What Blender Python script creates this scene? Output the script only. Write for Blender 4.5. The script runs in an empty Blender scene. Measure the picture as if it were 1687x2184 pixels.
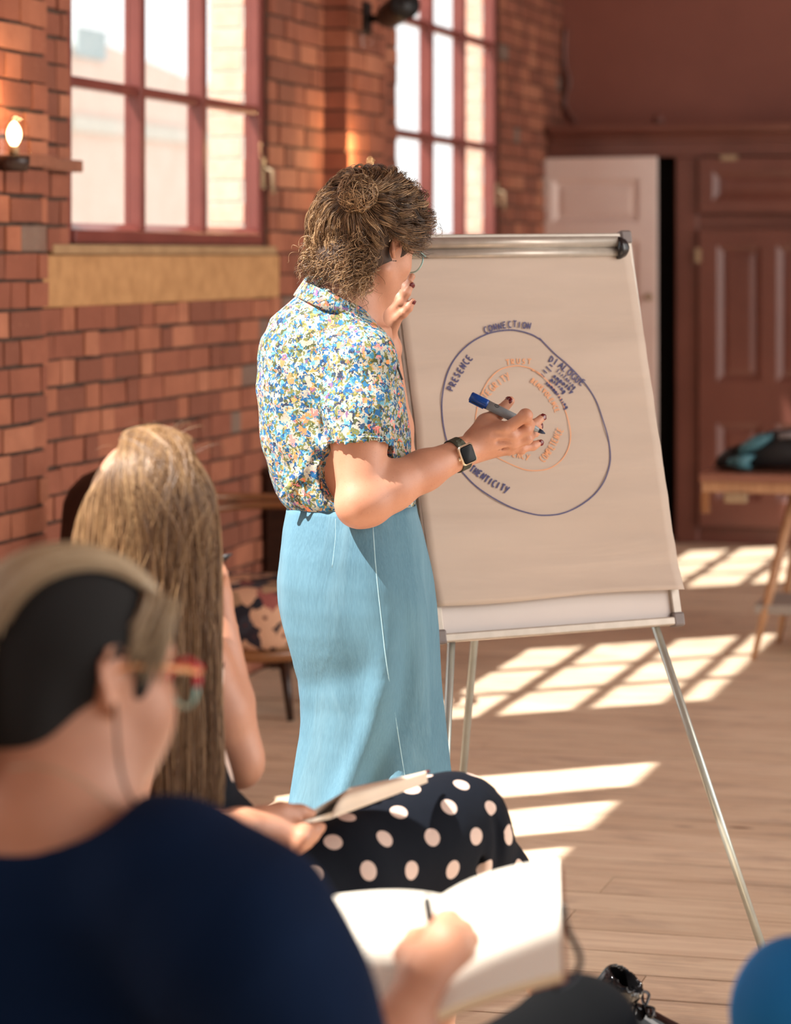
import bpy, bmesh, math, random
import numpy as np
from mathutils import Vector, Matrix

random.seed(7)
RNG = np.random.default_rng(7)
SC = bpy.context.scene
COL = SC.collection

# ------------------------------------------------------------------ camera
# The room: +Y runs along the brick wall towards the cupboards, +X into the room, floor at Z=0.
YAW = math.radians(15.7)
CY, SY = math.cos(YAW), math.sin(YAW)
EYE, FPX, CX0, CY0 = 1.60, 5900.0, 843.5, 545.0
cam_d = bpy.data.cameras.new('camera')
cam = bpy.data.objects.new('camera', cam_d)
COL.objects.link(cam)
cam.location = (0, 0, EYE)
cam.rotation_euler = (math.pi / 2, 0, YAW)
cam_d.sensor_fit = 'HORIZONTAL'
cam_d.sensor_width = 24.0
cam_d.lens = FPX / 1687.0 * 24.0
cam_d.shift_y = -(1092.0 - CY0) / 1687.0
cam_d.clip_end = 200
cam_d.dof.use_dof = True
cam_d.dof.focus_distance = 5.36
cam_d.dof.aperture_fstop = 3.2
cam_d.dof.aperture_blades = 0
SC.camera = cam

# ------------------------------------------------------------------ world, sun, exposure
SC.view_settings.view_transform = 'Standard'
SC.view_settings.look = 'None'
SC.view_settings.gamma = 1.0
SC.view_settings.use_curve_mapping = False
SC.view_settings.exposure = 0.0
wd = bpy.data.worlds.new('sky')
SC.world = wd
wd.use_nodes = True
wd.node_tree.nodes['Background'].inputs['Color'].default_value = (0.86, 0.855, 0.845, 1)
wd.node_tree.nodes['Background'].inputs['Strength'].default_value = 2.1

SUN_DIR = Vector((0.77, 0.64, -1.45)).normalized()
sl = bpy.data.lights.new('sun', 'SUN')
sl.energy = 13.0
sl.angle = math.radians(0.6)
sl.color = (1.0, 0.95, 0.89)
so = bpy.data.objects.new('sun', sl)
COL.objects.link(so)
so.rotation_euler = SUN_DIR.to_track_quat('-Z', 'Y').to_euler()
so.location = (-8, -4, 12)


def area_light(name, loc, aim, sx, sy, power, color):
    l = bpy.data.lights.new(name, 'AREA')
    l.shape = 'RECTANGLE'
    l.size, l.size_y, l.energy, l.color = sx, sy, power, color
    o = bpy.data.objects.new(name, l)
    COL.objects.link(o)
    o.location = loc
    o.rotation_euler = (Vector(aim) - Vector(loc)).to_track_quat('-Z', 'Z').to_euler()
    return o


# daylight from the tall windows of the opposite wall and of the wall behind the camera
area_light('window_daylight', (7.0, 6.0, 3.6), (-1.2, 8.0, 0.5), 10.0, 3.2, 620, (1.0, 0.91, 0.83))
area_light('window_daylight', (1.5, -3.5, 2.8), (-1.0, 6.0, 1.2), 6.0, 3.2, 70, (1.0, 0.92, 0.85))


# ------------------------------------------------------------------ helpers
def at(px, py, d):
    """a point seen at pixel (px, py) of the photograph, d metres in front of the camera"""
    xc = (px - CX0) / FPX * d
    return Vector((CY * xc - SY * d, SY * xc + CY * d, EYE - (py - CY0) / FPX * d))


CR = Vector((CY, SY, 0))      # camera right
CF = Vector((-SY, CY, 0))     # camera forward
UP = Vector((0, 0, 1))
EYEV = Vector((0, 0, EYE))


def cv(x, y, z):
    """direction given as (right, up, away) turned into the world"""
    return CR * x + UP * y + CF * z


def ray(px, py):
    return at(px, py, 1.0) - EYEV


def on_plane(px, py, o, n):
    r = ray(px, py)
    return EYEV + r * ((o - EYEV).dot(n) / r.dot(n))


def on_y(px, py, y):
    return on_plane(px, py, Vector((0, y, 0)), Vector((0, 1, 0)))


def on_x(px, py, x):
    return on_plane(px, py, Vector((x, 0, 0)), Vector((1, 0, 0)))


def to_px(p):
    v = Vector(p) - EYEV
    z = v.dot(CF)
    return CX0 + v.dot(CR) / z * FPX, CY0 - v.z / z * FPX, z


def tag(o, label=None, cat=None, group=None, kind=None):
    if label:
        o['label'] = label
    if cat:
        o['category'] = cat
    if group:
        o['group'] = group
    if kind:
        o['kind'] = kind
    return o


def mesh_np(name, V, F, smooth=True, uv=None):
    """mesh from arrays; F is an (n, 3|4) array"""
    V = np.asarray(V, dtype=np.float32)
    F = np.asarray(F, dtype=np.int32)
    me = bpy.data.meshes.new(name)
    n, k = F.shape
    me.vertices.add(len(V))
    me.vertices.foreach_set('co', V.ravel())
    me.loops.add(n * k)
    me.loops.foreach_set('vertex_index', F.ravel())
    me.polygons.add(n)
    me.polygons.foreach_set('loop_start', np.arange(0, n * k, k, dtype=np.int32))
    me.polygons.foreach_set('loop_total', np.full(n, k, dtype=np.int32))
    me.polygons.foreach_set('use_smooth', np.full(n, smooth, dtype=bool))
    if uv is not None:
        l = me.uv_layers.new(name='UVMap')
        l.data.foreach_set('uv', np.asarray(uv, dtype=np.float32)[F.ravel()].ravel())
    me.update(calc_edges=True)
    return me


def link(name, me, m=None, parent=None):
    o = bpy.data.objects.new(name, me)
    COL.objects.link(o)
    if m is not None:
        if len(me.materials) == 0:
            me.materials.append(m)
    if parent is not None:
        o.parent = parent
        o.matrix_parent_inverse = Matrix.Translation(-parent.location) if parent.type == 'EMPTY' else parent.matrix_basis.inverted()
    return o


def empty(name, loc):
    o = bpy.data.objects.new(name, None)
    COL.objects.link(o)
    o.location = loc
    o.empty_display_size = 0.1
    return o


class MB:
    """collects shapes and links them as one mesh object"""

    def __init__(s):
        s.v, s.f, s.sm = [], [], []

    def add(s, vs, fs, smooth=False):
        b = len(s.v)
        s.v += [tuple(x) for x in vs]
        s.f += [tuple(b + i for i in q) for q in fs]
        s.sm += [smooth] * len(fs)
        return s

    def box(s, lo, hi):
        (x0, y0, z0), (x1, y1, z1) = lo, hi
        v = [(x, y, z) for z in (z0, z1) for y in (y0, y1) for x in (x0, x1)]
        return s.add(v, [(0, 2, 3, 1), (4, 5, 7, 6), (0, 1, 5, 4), (2, 6, 7, 3), (0, 4, 6, 2), (1, 3, 7, 5)])

    def obox(s, c, ax, ay, az):
        """box about c with half axes"""
        c, ax, ay, az = map(Vector, (c, ax, ay, az))
        v = [c + ax * x + ay * y + az * z for z in (-1, 1) for y in (-1, 1) for x in (-1, 1)]
        f = [(0, 2, 3, 1), (4, 5, 7, 6), (0, 1, 5, 4), (2, 6, 7, 3), (0, 4, 6, 2), (1, 3, 7, 5)]
        if ax.cross(ay).dot(az) < 0:
            f = [q[::-1] for q in f]
        return s.add(v, f)

    def beam(s, a, b, w, h, up=UP):
        a, b = Vector(a), Vector(b)
        t = (b - a).normalized()
        sd = t.cross(up)
        if sd.length < 1e-4:
            sd = t.cross(Vector((1, 0, 0)))
        sd.normalize()
        n = sd.cross(t)
        return s.obox((a + b) / 2, t * ((b - a).length / 2), sd * (w / 2), n * (h / 2))

    def tube(s, pts, r, n=8, cap=True, smooth=True):
        pts = [Vector(p) for p in pts]
        k = len(pts)
        rs = r if hasattr(r, '__len__') else [r] * k
        t0 = (pts[1] - pts[0]).normalized()
        ref = Vector((0, 0, 1)) if abs(t0.z) < 0.9 else Vector((1, 0, 0))
        nx = t0.cross(ref).normalized()
        vs, fs = [], []
        for i, p in enumerate(pts):
            t = (pts[min(i + 1, k - 1)] - pts[max(i - 1, 0)]).normalized()
            nx = (nx - t * nx.dot(t)).normalized()
            ny = t.cross(nx)
            for j in range(n):
                a = 2 * math.pi * j / n
                vs.append(p + (nx * math.cos(a) + ny * math.sin(a)) * rs[i])
        for i in range(k - 1):
            for j in range(n):
                j2 = (j + 1) % n
                fs.append((i * n + j, i * n + j2, (i + 1) * n + j2, (i + 1) * n + j))
        if cap:
            fs.append(tuple(range(n))[::-1])
            fs.append(tuple((k - 1) * n + j for j in range(n)))
        return s.add(vs, fs, smooth)

    def loft(s, rings, cap=True, smooth=True, closed=True):
        n = len(rings[0])
        vs = [p for r in rings for p in r]
        fs = []
        for i in range(len(rings) - 1):
            for j in range(n if closed else n - 1):
                j2 = (j + 1) % n
                fs.append((i * n + j, i * n + j2, (i + 1) * n + j2, (i + 1) * n + j))
        if cap and closed:
            fs.append(tuple(range(n))[::-1])
            fs.append(tuple((len(rings) - 1) * n + j for j in range(n)))
        return s.add(vs, fs, smooth)

    def ball(s, c, r, n=12, m=8, axes=None):
        """ellipsoid; r scalar or 3 radii along axes"""
        rr = r if hasattr(r, '__len__') else (r, r, r)
        A = axes or (Vector((1, 0, 0)), Vector((0, 1, 0)), Vector((0, 0, 1)))
        c = Vector(c)
        rings = []
        for i in range(m + 1):
            th = math.pi * (i / m) if 0 < i < m else (0.02 if i == 0 else math.pi - 0.02)
            rings.append([c + A[0] * (rr[0] * math.sin(th) * math.cos(2 * math.pi * j / n)) + A[1] * (rr[1] * math.sin(th) * math.sin(2 * math.pi * j / n)) - A[2] * (rr[2] * math.cos(th)) for j in range(n)])
        return s.loft(rings)

    def mesh(s, name):
        me = bpy.data.meshes.new(name)
        me.from_pydata(s.v, [], s.f)
        me.polygons.foreach_set('use_smooth', s.sm)
        me.update()
        return me

    def build(s, name, m, parent=None, bevel=0.0):
        o = link(name, s.mesh(name), m, parent)
        if bevel:
            b = o.modifiers.new('bevel', 'BEVEL')
            b.width, b.segments, b.limit_method = bevel, 2, 'ANGLE'
        return o


def spline(pts, n):
    """Catmull-Rom through pts"""
    P = [Vector(p) for p in pts]
    out = []
    k = len(P)
    for i in range(k - 1):
        p0, p1, p2, p3 = P[max(i - 1, 0)], P[i], P[i + 1], P[min(i + 2, k - 1)]
        for j in range(n):
            t = j / n
            out.append(0.5 * ((2 * p1) + (p2 - p0) * t + (2 * p0 - 5 * p1 + 4 * p2 - p3) * t * t + (3 * p1 - p0 - 3 * p2 + p3) * t * t * t))
    out.append(P[-1])
    return out


# ------------------------------------------------------------------ signed distance meshes (bodies, clothes)
class SDF:
    def __init__(s, lo, hi, vox):
        s.lo = np.array(lo, dtype=np.float64)
        s.vox = vox
        s.n = np.maximum(np.ceil((np.array(hi) - s.lo) / vox).astype(int) + 1, 4)
        s.g = np.full(s.n, 1.0, dtype=np.float32)
        s.ax = [(s.lo[i] + np.arange(s.n[i]) * vox).astype(np.float32) for i in range(3)]

    def _sl(s, lo, hi):
        a = np.clip(np.floor((np.asarray(lo) - s.lo) / s.vox).astype(int), 0, s.n)
        b = np.clip(np.ceil((np.asarray(hi) - s.lo) / s.vox).astype(int) + 1, 0, s.n)
        return a, b

    def _put(s, fn, lo, hi, k, op):
        m = 2 * k + 4 * s.vox
        a, b = s._sl(np.asarray(lo) - m, np.asarray(hi) + m)
        if np.any(b - a < 1):
            return s
        X = s.ax[0][a[0]:b[0], None, None]
        Y = s.ax[1][None, a[1]:b[1], None]
        Z = s.ax[2][None, None, a[2]:b[2]]
        d = fn(X, Y, Z).astype(np.float32)
        g = s.g[a[0]:b[0], a[1]:b[1], a[2]:b[2]]
        if op == 'sub':
            d = -d
            if k > 0:
                h = np.maximum(k - np.abs(g - d), 0) / k
                g[...] = np.maximum(g, d) + h * h * k * 0.25
            else:
                g[...] = np.maximum(g, d)
        else:
            if k > 0:
                h = np.maximum(k - np.abs(g - d), 0) / k
                g[...] = np.minimum(g, d) - h * h * k * 0.25
            else:
                g[...] = np.minimum(g, d)
        return s

    def cone(s, a, b, ra, rb=None, k=0.01, op='add'):
        rb = ra if rb is None else rb
        a, b = np.array(a, float), np.array(b, float)
        ba = b - a
        L = max(ba.dot(ba), 1e-9)
        R = max(ra, rb)

        def fn(X, Y, Z):
            x, y, z = X - a[0], Y - a[1], Z - a[2]
            t = np.clip((x * ba[0] + y * ba[1] + z * ba[2]) / L, 0, 1)
            return np.sqrt((x - t * ba[0]) ** 2 + (y - t * ba[1]) ** 2 + (z - t * ba[2]) ** 2) - (ra + (rb - ra) * t)
        return s._put(fn, np.minimum(a, b) - R, np.maximum(a, b) + R, k, op)

    def chain(s, pts, rs, k=0.01, op='add'):
        for i in range(len(pts) - 1):
            s.cone(pts[i], pts[i + 1], rs[i], rs[i + 1], k, op)
        return s

    def ell(s, c, axes, r, k=0.01, op='add'):
        c = np.array(c, float)
        A = np.array([list(x) for x in axes], float)
        R = max(r)

        def fn(X, Y, Z):
            x, y, z = X - c[0], Y - c[1], Z - c[2]
            q = [(x * A[i][0] + y * A[i][1] + z * A[i][2]) for i in range(3)]
            k0 = np.sqrt(sum((q[i] / r[i]) ** 2 for i in range(3)))
            k1 = np.sqrt(sum((q[i] / r[i] ** 2) ** 2 for i in range(3))) + 1e-6
            return k0 * (k0 - 1) / k1
        return s._put(fn, c - R, c + R, k, op)

    def stack(s, rows, k=0.02, op='add', axes=None):
        """upright tube; rows of (centre, half width along camera right, half depth along camera forward), any order of height"""
        rows = sorted(rows, key=lambda r: r[0][2])
        zs = np.array([r[0][2] for r in rows])
        cx = np.array([r[0][0] for r in rows])
        cy = np.array([r[0][1] for r in rows])
        aa = np.array([r[1] for r in rows])
        bb = np.array([r[2] for r in rows])
        U, W = axes or (CR, CF)
        R = max(aa.max(), bb.max())

        def fn(X, Y, Z):
            z = Z
            X0, Y0 = np.interp(z, zs, cx), np.interp(z, zs, cy)
            A, B = np.interp(z, zs, aa), np.interp(z, zs, bb)
            x, y = X - X0, Y - Y0
            u, w = x * U[0] + y * U[1], x * W[0] + y * W[1]
            k0 = np.sqrt((u / A) ** 2 + (w / B) ** 2)
            k1 = np.sqrt((u / A ** 2) ** 2 + (w / B ** 2) ** 2) + 1e-6
            d = k0 * (k0 - 1) / k1
            return np.maximum(d, np.maximum(zs[0] - z, z - zs[-1]))
        return s._put(fn, (cx.min() - R, cy.min() - R, zs[0]), (cx.max() + R, cy.max() + R, zs[-1]), k, op)

    def cut(s, o, n, within=None, hollow=None):
        """remove what lies on the side of n beyond o; within = (centre, radius) limits it"""
        o, n = np.array(o, float), np.array(n, float)
        n = n / np.linalg.norm(n)
        if within is None:
            a, b = np.zeros(3, int), s.n
        else:
            c, r = np.array(within[0], float), within[1]
            a, b = s._sl(c - r, c + r)
        X = s.ax[0][a[0]:b[0], None, None]
        Y = s.ax[1][None, a[1]:b[1], None]
        Z = s.ax[2][None, None, a[2]:b[2]]
        d = ((X - o[0]) * n[0] + (Y - o[1]) * n[1] + (Z - o[2]) * n[2]).astype(np.float32)
        g = s.g[a[0]:b[0], a[1]:b[1], a[2]:b[2]]
        if within is not None:
            m = (X - c[0]) ** 2 + (Y - c[1]) ** 2 + (Z - c[2]) ** 2 < r * r
            g[...] = np.where(m, np.maximum(g, d), g)
        else:
            g[...] = np.maximum(g, d)
        return s

    def warp(s, fn):
        """add a displacement field fn(X, Y, Z) to the distances near the surface"""
        X = s.ax[0][:, None, None]
        Y = s.ax[1][None, :, None]
        Z = s.ax[2][None, None, :]
        s.g += fn(X, Y, Z).astype(np.float32)
        return s

    def surface(s):
        g = s.g
        nx, ny, nz = g.shape
        ins = g < 0
        cnt = np.zeros((nx - 1, ny - 1, nz - 1), dtype=np.int8)
        for dx in (0, 1):
            for dy in (0, 1):
                for dz in (0, 1):
                    cnt += ins[dx:nx - 1 + dx, dy:ny - 1 + dy, dz:nz - 1 + dz]
        act = (cnt > 0) & (cnt < 8)
        I = np.argwhere(act)
        idx = np.full(act.shape, -1, dtype=np.int32)
        idx[act] = np.arange(len(I), dtype=np.int32)
        corner = {}
        for dx in (0, 1):
            for dy in (0, 1):
                for dz in (0, 1):
                    corner[(dx, dy, dz)] = g[I[:, 0] + dx, I[:, 1] + dy, I[:, 2] + dz]
        acc = np.zeros((len(I), 3))
        num = np.zeros(len(I))
        for axis in range(3):
            o1, o2 = [i for i in range(3) if i != axis]
            for p in (0, 1):
                for q in (0, 1):
                    c0 = [0, 0, 0]
                    c0[o1], c0[o2] = p, q
                    c1 = list(c0)
                    c1[axis] = 1
                    v0, v1 = corner[tuple(c0)], corner[tuple(c1)]
                    m = (v0 < 0) != (v1 < 0)
                    t = np.where(m, v0 / np.where(v0 - v1 == 0, 1, v0 - v1), 0)
                    pos = np.array(c0, float)[None, :].repeat(len(I), 0)
                    pos[:, axis] = t
                    acc += np.where(m[:, None], pos, 0)
                    num += m
        V = s.lo + (I + acc / num[:, None]) * s.vox
        Q = []
        for axis in range(3):
            o1, o2 = (axis + 1) % 3, (axis + 2) % 3
            sl0, sl1 = [slice(None)] * 3, [slice(None)] * 3
            sl0[axis], sl1[axis] = slice(0, -1), slice(1, None)
            for o in (o1, o2):
                sl0[o] = sl1[o] = slice(1, -1)
            a, b = ins[tuple(sl0)], ins[tuple(sl1)]
            for flip, m in ((False, a & ~b), (True, ~a & b)):
                E = np.argwhere(m)
                if not len(E):
                    continue
                E[:, o1] += 1
                E[:, o2] += 1
                qs = []
                for p, q in ((-1, -1), (0, -1), (0, 0), (-1, 0)):
                    C = E.copy()
                    C[:, o1] += p
                    C[:, o2] += q
                    qs.append(idx[C[:, 0], C[:, 1], C[:, 2]])
                qs = np.stack(qs if not flip else qs[::-1], 1)
                Q.append(qs)
        return V, np.concatenate(Q)

    def build(s, name, m, parent=None, uvf=None, relax=1):
        V, Q = s.surface()
        for _ in range(relax):
            S = np.zeros_like(V)
            N = np.zeros(len(V))
            for i in range(4):
                for j in ((i + 1) % 4, (i + 3) % 4):
                    np.add.at(S, Q[:, i], V[Q[:, j]])
                    np.add.at(N, Q[:, i], 1)
            V = V * 0.5 + S / np.maximum(N, 1)[:, None] * 0.5
        return link(name, mesh_np(name, V, Q, True, None if uvf is None else uvf(V)), m, parent)


def strands_mesh(name, P, r, m, parent=None, sides=3, taper=0.35, tone=None):
    """P: (strands, points, 3) -> one mesh of thin tubes"""
    P = np.asarray(P, dtype=np.float64)
    n, k, _ = P.shape
    T = np.gradient(P, axis=1)
    T /= np.linalg.norm(T, axis=2, keepdims=True) + 1e-9
    ref = RNG.normal(size=(n, 1, 3))
    A = np.cross(T, ref)
    A /= np.linalg.norm(A, axis=2, keepdims=True) + 1e-9
    B = np.cross(T, A)
    rad = (np.asarray(r).reshape(-1, 1) if np.ndim(r) else np.full((n, 1), r)) * (1 - (1 - taper) * np.linspace(0, 1, k)[None, :] ** 2)
    V = np.zeros((n, k, sides, 3))
    for j in range(sides):
        a = 2 * math.pi * j / sides
        V[:, :, j] = P + (A * math.cos(a) + B * math.sin(a)) * rad[:, :, None]
    V = V.reshape(-1, 3)
    base = (np.arange(n) * k * sides)[:, None, None] + (np.arange(k - 1) * sides)[None, :, None]
    F = []
    for j in range(sides):
        j2 = (j + 1) % sides
        f = np.stack([base[..., 0] + j, base[..., 0] + j2, base[..., 0] + sides + j2, base[..., 0] + sides + j], -1)
        F.append(f.reshape(-1, 4))
    F = np.concatenate(F)
    me = mesh_np(name, V, F, True)
    tv = RNG.uniform(0, 1, n) if tone is None else np.asarray(tone)
    at_ = me.attributes.new('tone', 'FLOAT', 'POINT')
    at_.data.foreach_set('value', np.repeat(tv, k * sides).astype(np.float32))
    o = link(name, me, m, parent)
    o['kind'] = 'stuff'
    return o


# ------------------------------------------------------------------ materials
def srgb(r, g, b):
    f = lambda c: (c / 255 / 12.92) if c / 255 <= 0.04045 else ((c / 255 + 0.055) / 1.055) ** 2.4
    return (f(r), f(g), f(b), 1.0)


class NT:
    def __init__(s, name):
        s.m = bpy.data.materials.new(name)
        s.m.use_nodes = True
        s.t = s.m.node_tree
        s.b = s.t.nodes['Principled BSDF']

    def n(s, kind, **kw):
        x = s.t.nodes.new(kind)
        for k, v in kw.items():
            if k.startswith('i_'):
                key = k[2:]
                key = int(key) if key.isdigit() else key.replace('_', ' ')
                x.inputs[key].default_value = v
            else:
                setattr(x, k, v)
        return x

    def l(s, a, b):
        s.t.links.new(a, b)

    def set(s, **kw):
        for k, v in kw.items():
            s.b.inputs[k.replace('_', ' ')].default_value = v
        return s

    def ramp(s, fac, stops, interp='LINEAR'):
        r = s.n('ShaderNodeValToRGB')
        r.color_ramp.interpolation = interp
        e = r.color_ramp.elements
        while len(e) < len(stops):
            e.new(0.5)
        for i, (p, c) in enumerate(stops):
            e[i].position = p
            e[i].color = c
        s.l(fac, r.inputs['Fac'])
        return r

    def coord(s, kind='Object', scale=(1, 1, 1), rot=(0, 0, 0)):
        tc = s.n('ShaderNodeTexCoord')
        mp = s.n('ShaderNodeMapping')
        mp.inputs['Scale'].default_value = scale
        mp.inputs['Rotation'].default_value = rot
        s.l(tc.outputs[kind], mp.inputs['Vector'])
        return mp.outputs['Vector']

    def noise(s, vec, scale, detail=4, rough=0.55, dist=0.0):
        x = s.n('ShaderNodeTexNoise')
        x.inputs['Scale'].default_value = scale
        x.inputs['Detail'].default_value = detail
        x.inputs['Roughness'].default_value = rough
        x.inputs['Distortion'].default_value = dist
        if vec is not None:
            s.l(vec, x.inputs['Vector'])
        return x

    def bump(s, h, strength=0.3, dist=0.01):
        b = s.n('ShaderNodeBump')
        b.inputs['Strength'].default_value = strength
        b.inputs['Distance'].default_value = dist
        s.l(h, b.inputs['Height'])
        s.l(b.outputs['Normal'], s.b.inputs['Normal'])
        return b

    def mix(s, fac, a, b, mode='MIX'):
        x = s.n('ShaderNodeMix', data_type='RGBA', blend_type=mode)
        for sock, v in ((x.inputs[0], fac), (x.inputs[6], a), (x.inputs[7], b)):
            if isinstance(v, (int, float)):
                sock.default_value = v
            elif isinstance(v, tuple):
                sock.default_value = v
            else:
                s.l(v, sock)
        return x.outputs[2]

    def math(s, op, a, b=None, clamp=False):
        x = s.n('ShaderNodeMath', operation=op, use_clamp=clamp)
        for i, v in enumerate((a, b)):
            if v is None:
                continue
            if isinstance(v, (int, float)):
                x.inputs[i].default_value = v
            else:
                s.l(v, x.inputs[i])
        return x.outputs[0]

    def base(s, c):
        if isinstance(c, tuple):
            s.b.inputs['Base Color'].default_value = c
        else:
            s.l(c, s.b.inputs['Base Color'])
        return s


def noisy(name, c1, c2, scale=8, rough=0.5, bump=0.0, metallic=0.0, coords=(1, 1, 1), detail=4, kind='Object', **kw):
    t = NT(name)
    v = t.coord(kind, coords)
    nz = t.noise(v, scale, detail)
    r = t.ramp(nz.outputs['Fac'], [(0.3, c1), (0.7, c2)])
    t.base(r.outputs['Color']).set(Roughness=rough, Metallic=metallic, **kw)
    if bump:
        t.bump(nz.outputs['Fac'], bump, 0.004)
    return t.m


M = {}


def brick_mat(name, per_island):
    t = NT(name)
    v = t.coord('Object')
    if per_island:
        rnd = t.n('ShaderNodeNewGeometry').outputs['Random Per Island']
    else:
        rnd = t.n('ShaderNodeObjectInfo').outputs['Random']
    pal = t.ramp(rnd, [(0.0, srgb(128, 76, 58)), (0.25, srgb(150, 90, 68)), (0.5, srgb(164, 102, 76)), (0.72, srgb(140, 82, 62)), (0.9, srgb(176, 114, 86)), (0.97, srgb(124, 104, 92))], 'CONSTANT')
    geo = t.n('ShaderNodeNewGeometry').outputs['Position']
    n1 = t.noise(geo, 9, 5, 0.6)
    n2 = t.noise(geo, 60, 4, 0.6)
    c = t.mix(t.ramp(n1.outputs['Fac'], [(0.35, (0, 0, 0, 1)), (0.75, (1, 1, 1, 1))]).outputs['Color'], pal.outputs['Color'], srgb(112, 62, 44), 'MIX')
    c = t.mix(0.45, pal.outputs['Color'], c)
    c = t.mix(t.ramp(n2.outputs['Fac'], [(0.62, (0, 0, 0, 1)), (0.8, (0.5, 0.5, 0.5, 1))]).outputs['Color'], c, srgb(190, 140, 112))
    t.base(c).set(Roughness=0.85)
    t.bump(n2.outputs['Fac'], 0.5, 0.004)
    return t.m


M['brick'] = brick_mat('brick', False)
M['brick_joined'] = brick_mat('brick_joined', True)
M['brick_pale'] = noisy('sunlit_pale_brick', srgb(236, 196, 176), srgb(228, 176, 152), 14, 0.9)  # pale tone stands in for strong sunlight on the brick
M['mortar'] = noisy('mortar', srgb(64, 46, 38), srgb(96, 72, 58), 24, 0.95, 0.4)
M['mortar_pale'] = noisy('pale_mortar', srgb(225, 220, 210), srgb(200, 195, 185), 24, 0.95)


def brick_texture():
    t = NT('brick_texture')
    tc = t.n('ShaderNodeNewGeometry').outputs['Position']
    sep = t.n('ShaderNodeSeparateXYZ')
    t.l(tc, sep.inputs[0])
    cmb = t.n('ShaderNodeCombineXYZ')
    t.l(sep.outputs['Y'], cmb.inputs['X'])
    t.l(sep.outputs['Z'], cmb.inputs['Y'])
    b = t.n('ShaderNodeTexBrick')
    b.inputs['Scale'].default_value = 1.0
    b.inputs['Brick Width'].default_value = 0.235
    b.inputs['Row Height'].default_value = 0.085
    b.inputs['Mortar Size'].default_value = 0.006
    b.inputs['Color1'].default_value = srgb(150, 78, 52)
    b.inputs['Color2'].default_value = srgb(172, 98, 64)
    b.inputs['Mortar'].default_value = srgb(80, 60, 48)
    t.l(cmb.outputs[0], b.inputs['Vector'])
    t.base(b.outputs['Color']).set(Roughness=0.9)
    return t.m


M['brick_texture'] = brick_texture()
M['stone'] = noisy('yellow_stone', srgb(168, 124, 80), srgb(192, 146, 98), 16, 0.9, 0.5, detail=6)
M['stone_dressed'] = noisy('dressed_stone', srgb(150, 118, 84), srgb(172, 140, 102), 12, 0.9, 0.3)
M['window_red'] = noisy('red_window_paint', srgb(112, 56, 50), srgb(126, 66, 58), 6, 0.35)
M['maroon'] = noisy('maroon_paint', srgb(100, 58, 48), srgb(116, 70, 58), 3, 0.38)
M['maroon_wall'] = noisy('maroon_plaster', srgb(116, 66, 54), srgb(132, 78, 64), 1.5, 0.6, 0.05)
M['door_pale'] = noisy('sunlit_door_paint', srgb(226, 204, 194), srgb(234, 214, 204), 4, 0.3)  # pale tone stands in for sun and glare on maroon paint
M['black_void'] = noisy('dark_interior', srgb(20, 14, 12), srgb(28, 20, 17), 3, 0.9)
M['brass'] = noisy('aged_brass', srgb(150, 126, 98), srgb(170, 146, 116), 30, 0.5, metallic=0.2)
M['black_metal'] = noisy('black_metal', srgb(18, 16, 16), srgb(30, 27, 26), 20, 0.45, metallic=0.3)


def glass(name, tint=(1, 1, 1, 1), rough=0.0):
    t = NT(name)
    t.t.nodes.remove(t.b)
    out = t.t.nodes['Material Output']
    tr = t.n('ShaderNodeBsdfTransparent')
    tr.inputs['Color'].default_value = tint
    gl = t.n('ShaderNodeBsdfGlossy')
    gl.inputs['Roughness'].default_value = rough
    fr = t.n('ShaderNodeFresnel')
    fr.inputs['IOR'].default_value = 1.45
    mx = t.n('ShaderNodeMixShader')
    sc = t.math('MULTIPLY', fr.outputs[0], 0.22)
    t.l(sc, mx.inputs[0])
    t.l(tr.outputs[0], mx.inputs[1])
    t.l(gl.outputs[0], mx.inputs[2])
    t.l(mx.outputs[0], out.inputs['Surface'])
    return t.m


M['glass'] = glass('window_glass', (0.97, 0.98, 0.98, 1))
M['lens'] = glass('spectacle_lens', (0.92, 0.97, 0.97, 1))
M['lamp_glass'] = glass('lamp_glass', (0.98, 0.96, 0.93, 1))


def emis(name, col, st):
    t = NT(name)
    t.set(**{'Emission_Color': col, 'Emission_Strength': st})
    t.base(col)
    return t.m


M['filament'] = emis('lit_filament', (1.0, 0.72, 0.40, 1), 9.0)


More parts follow.
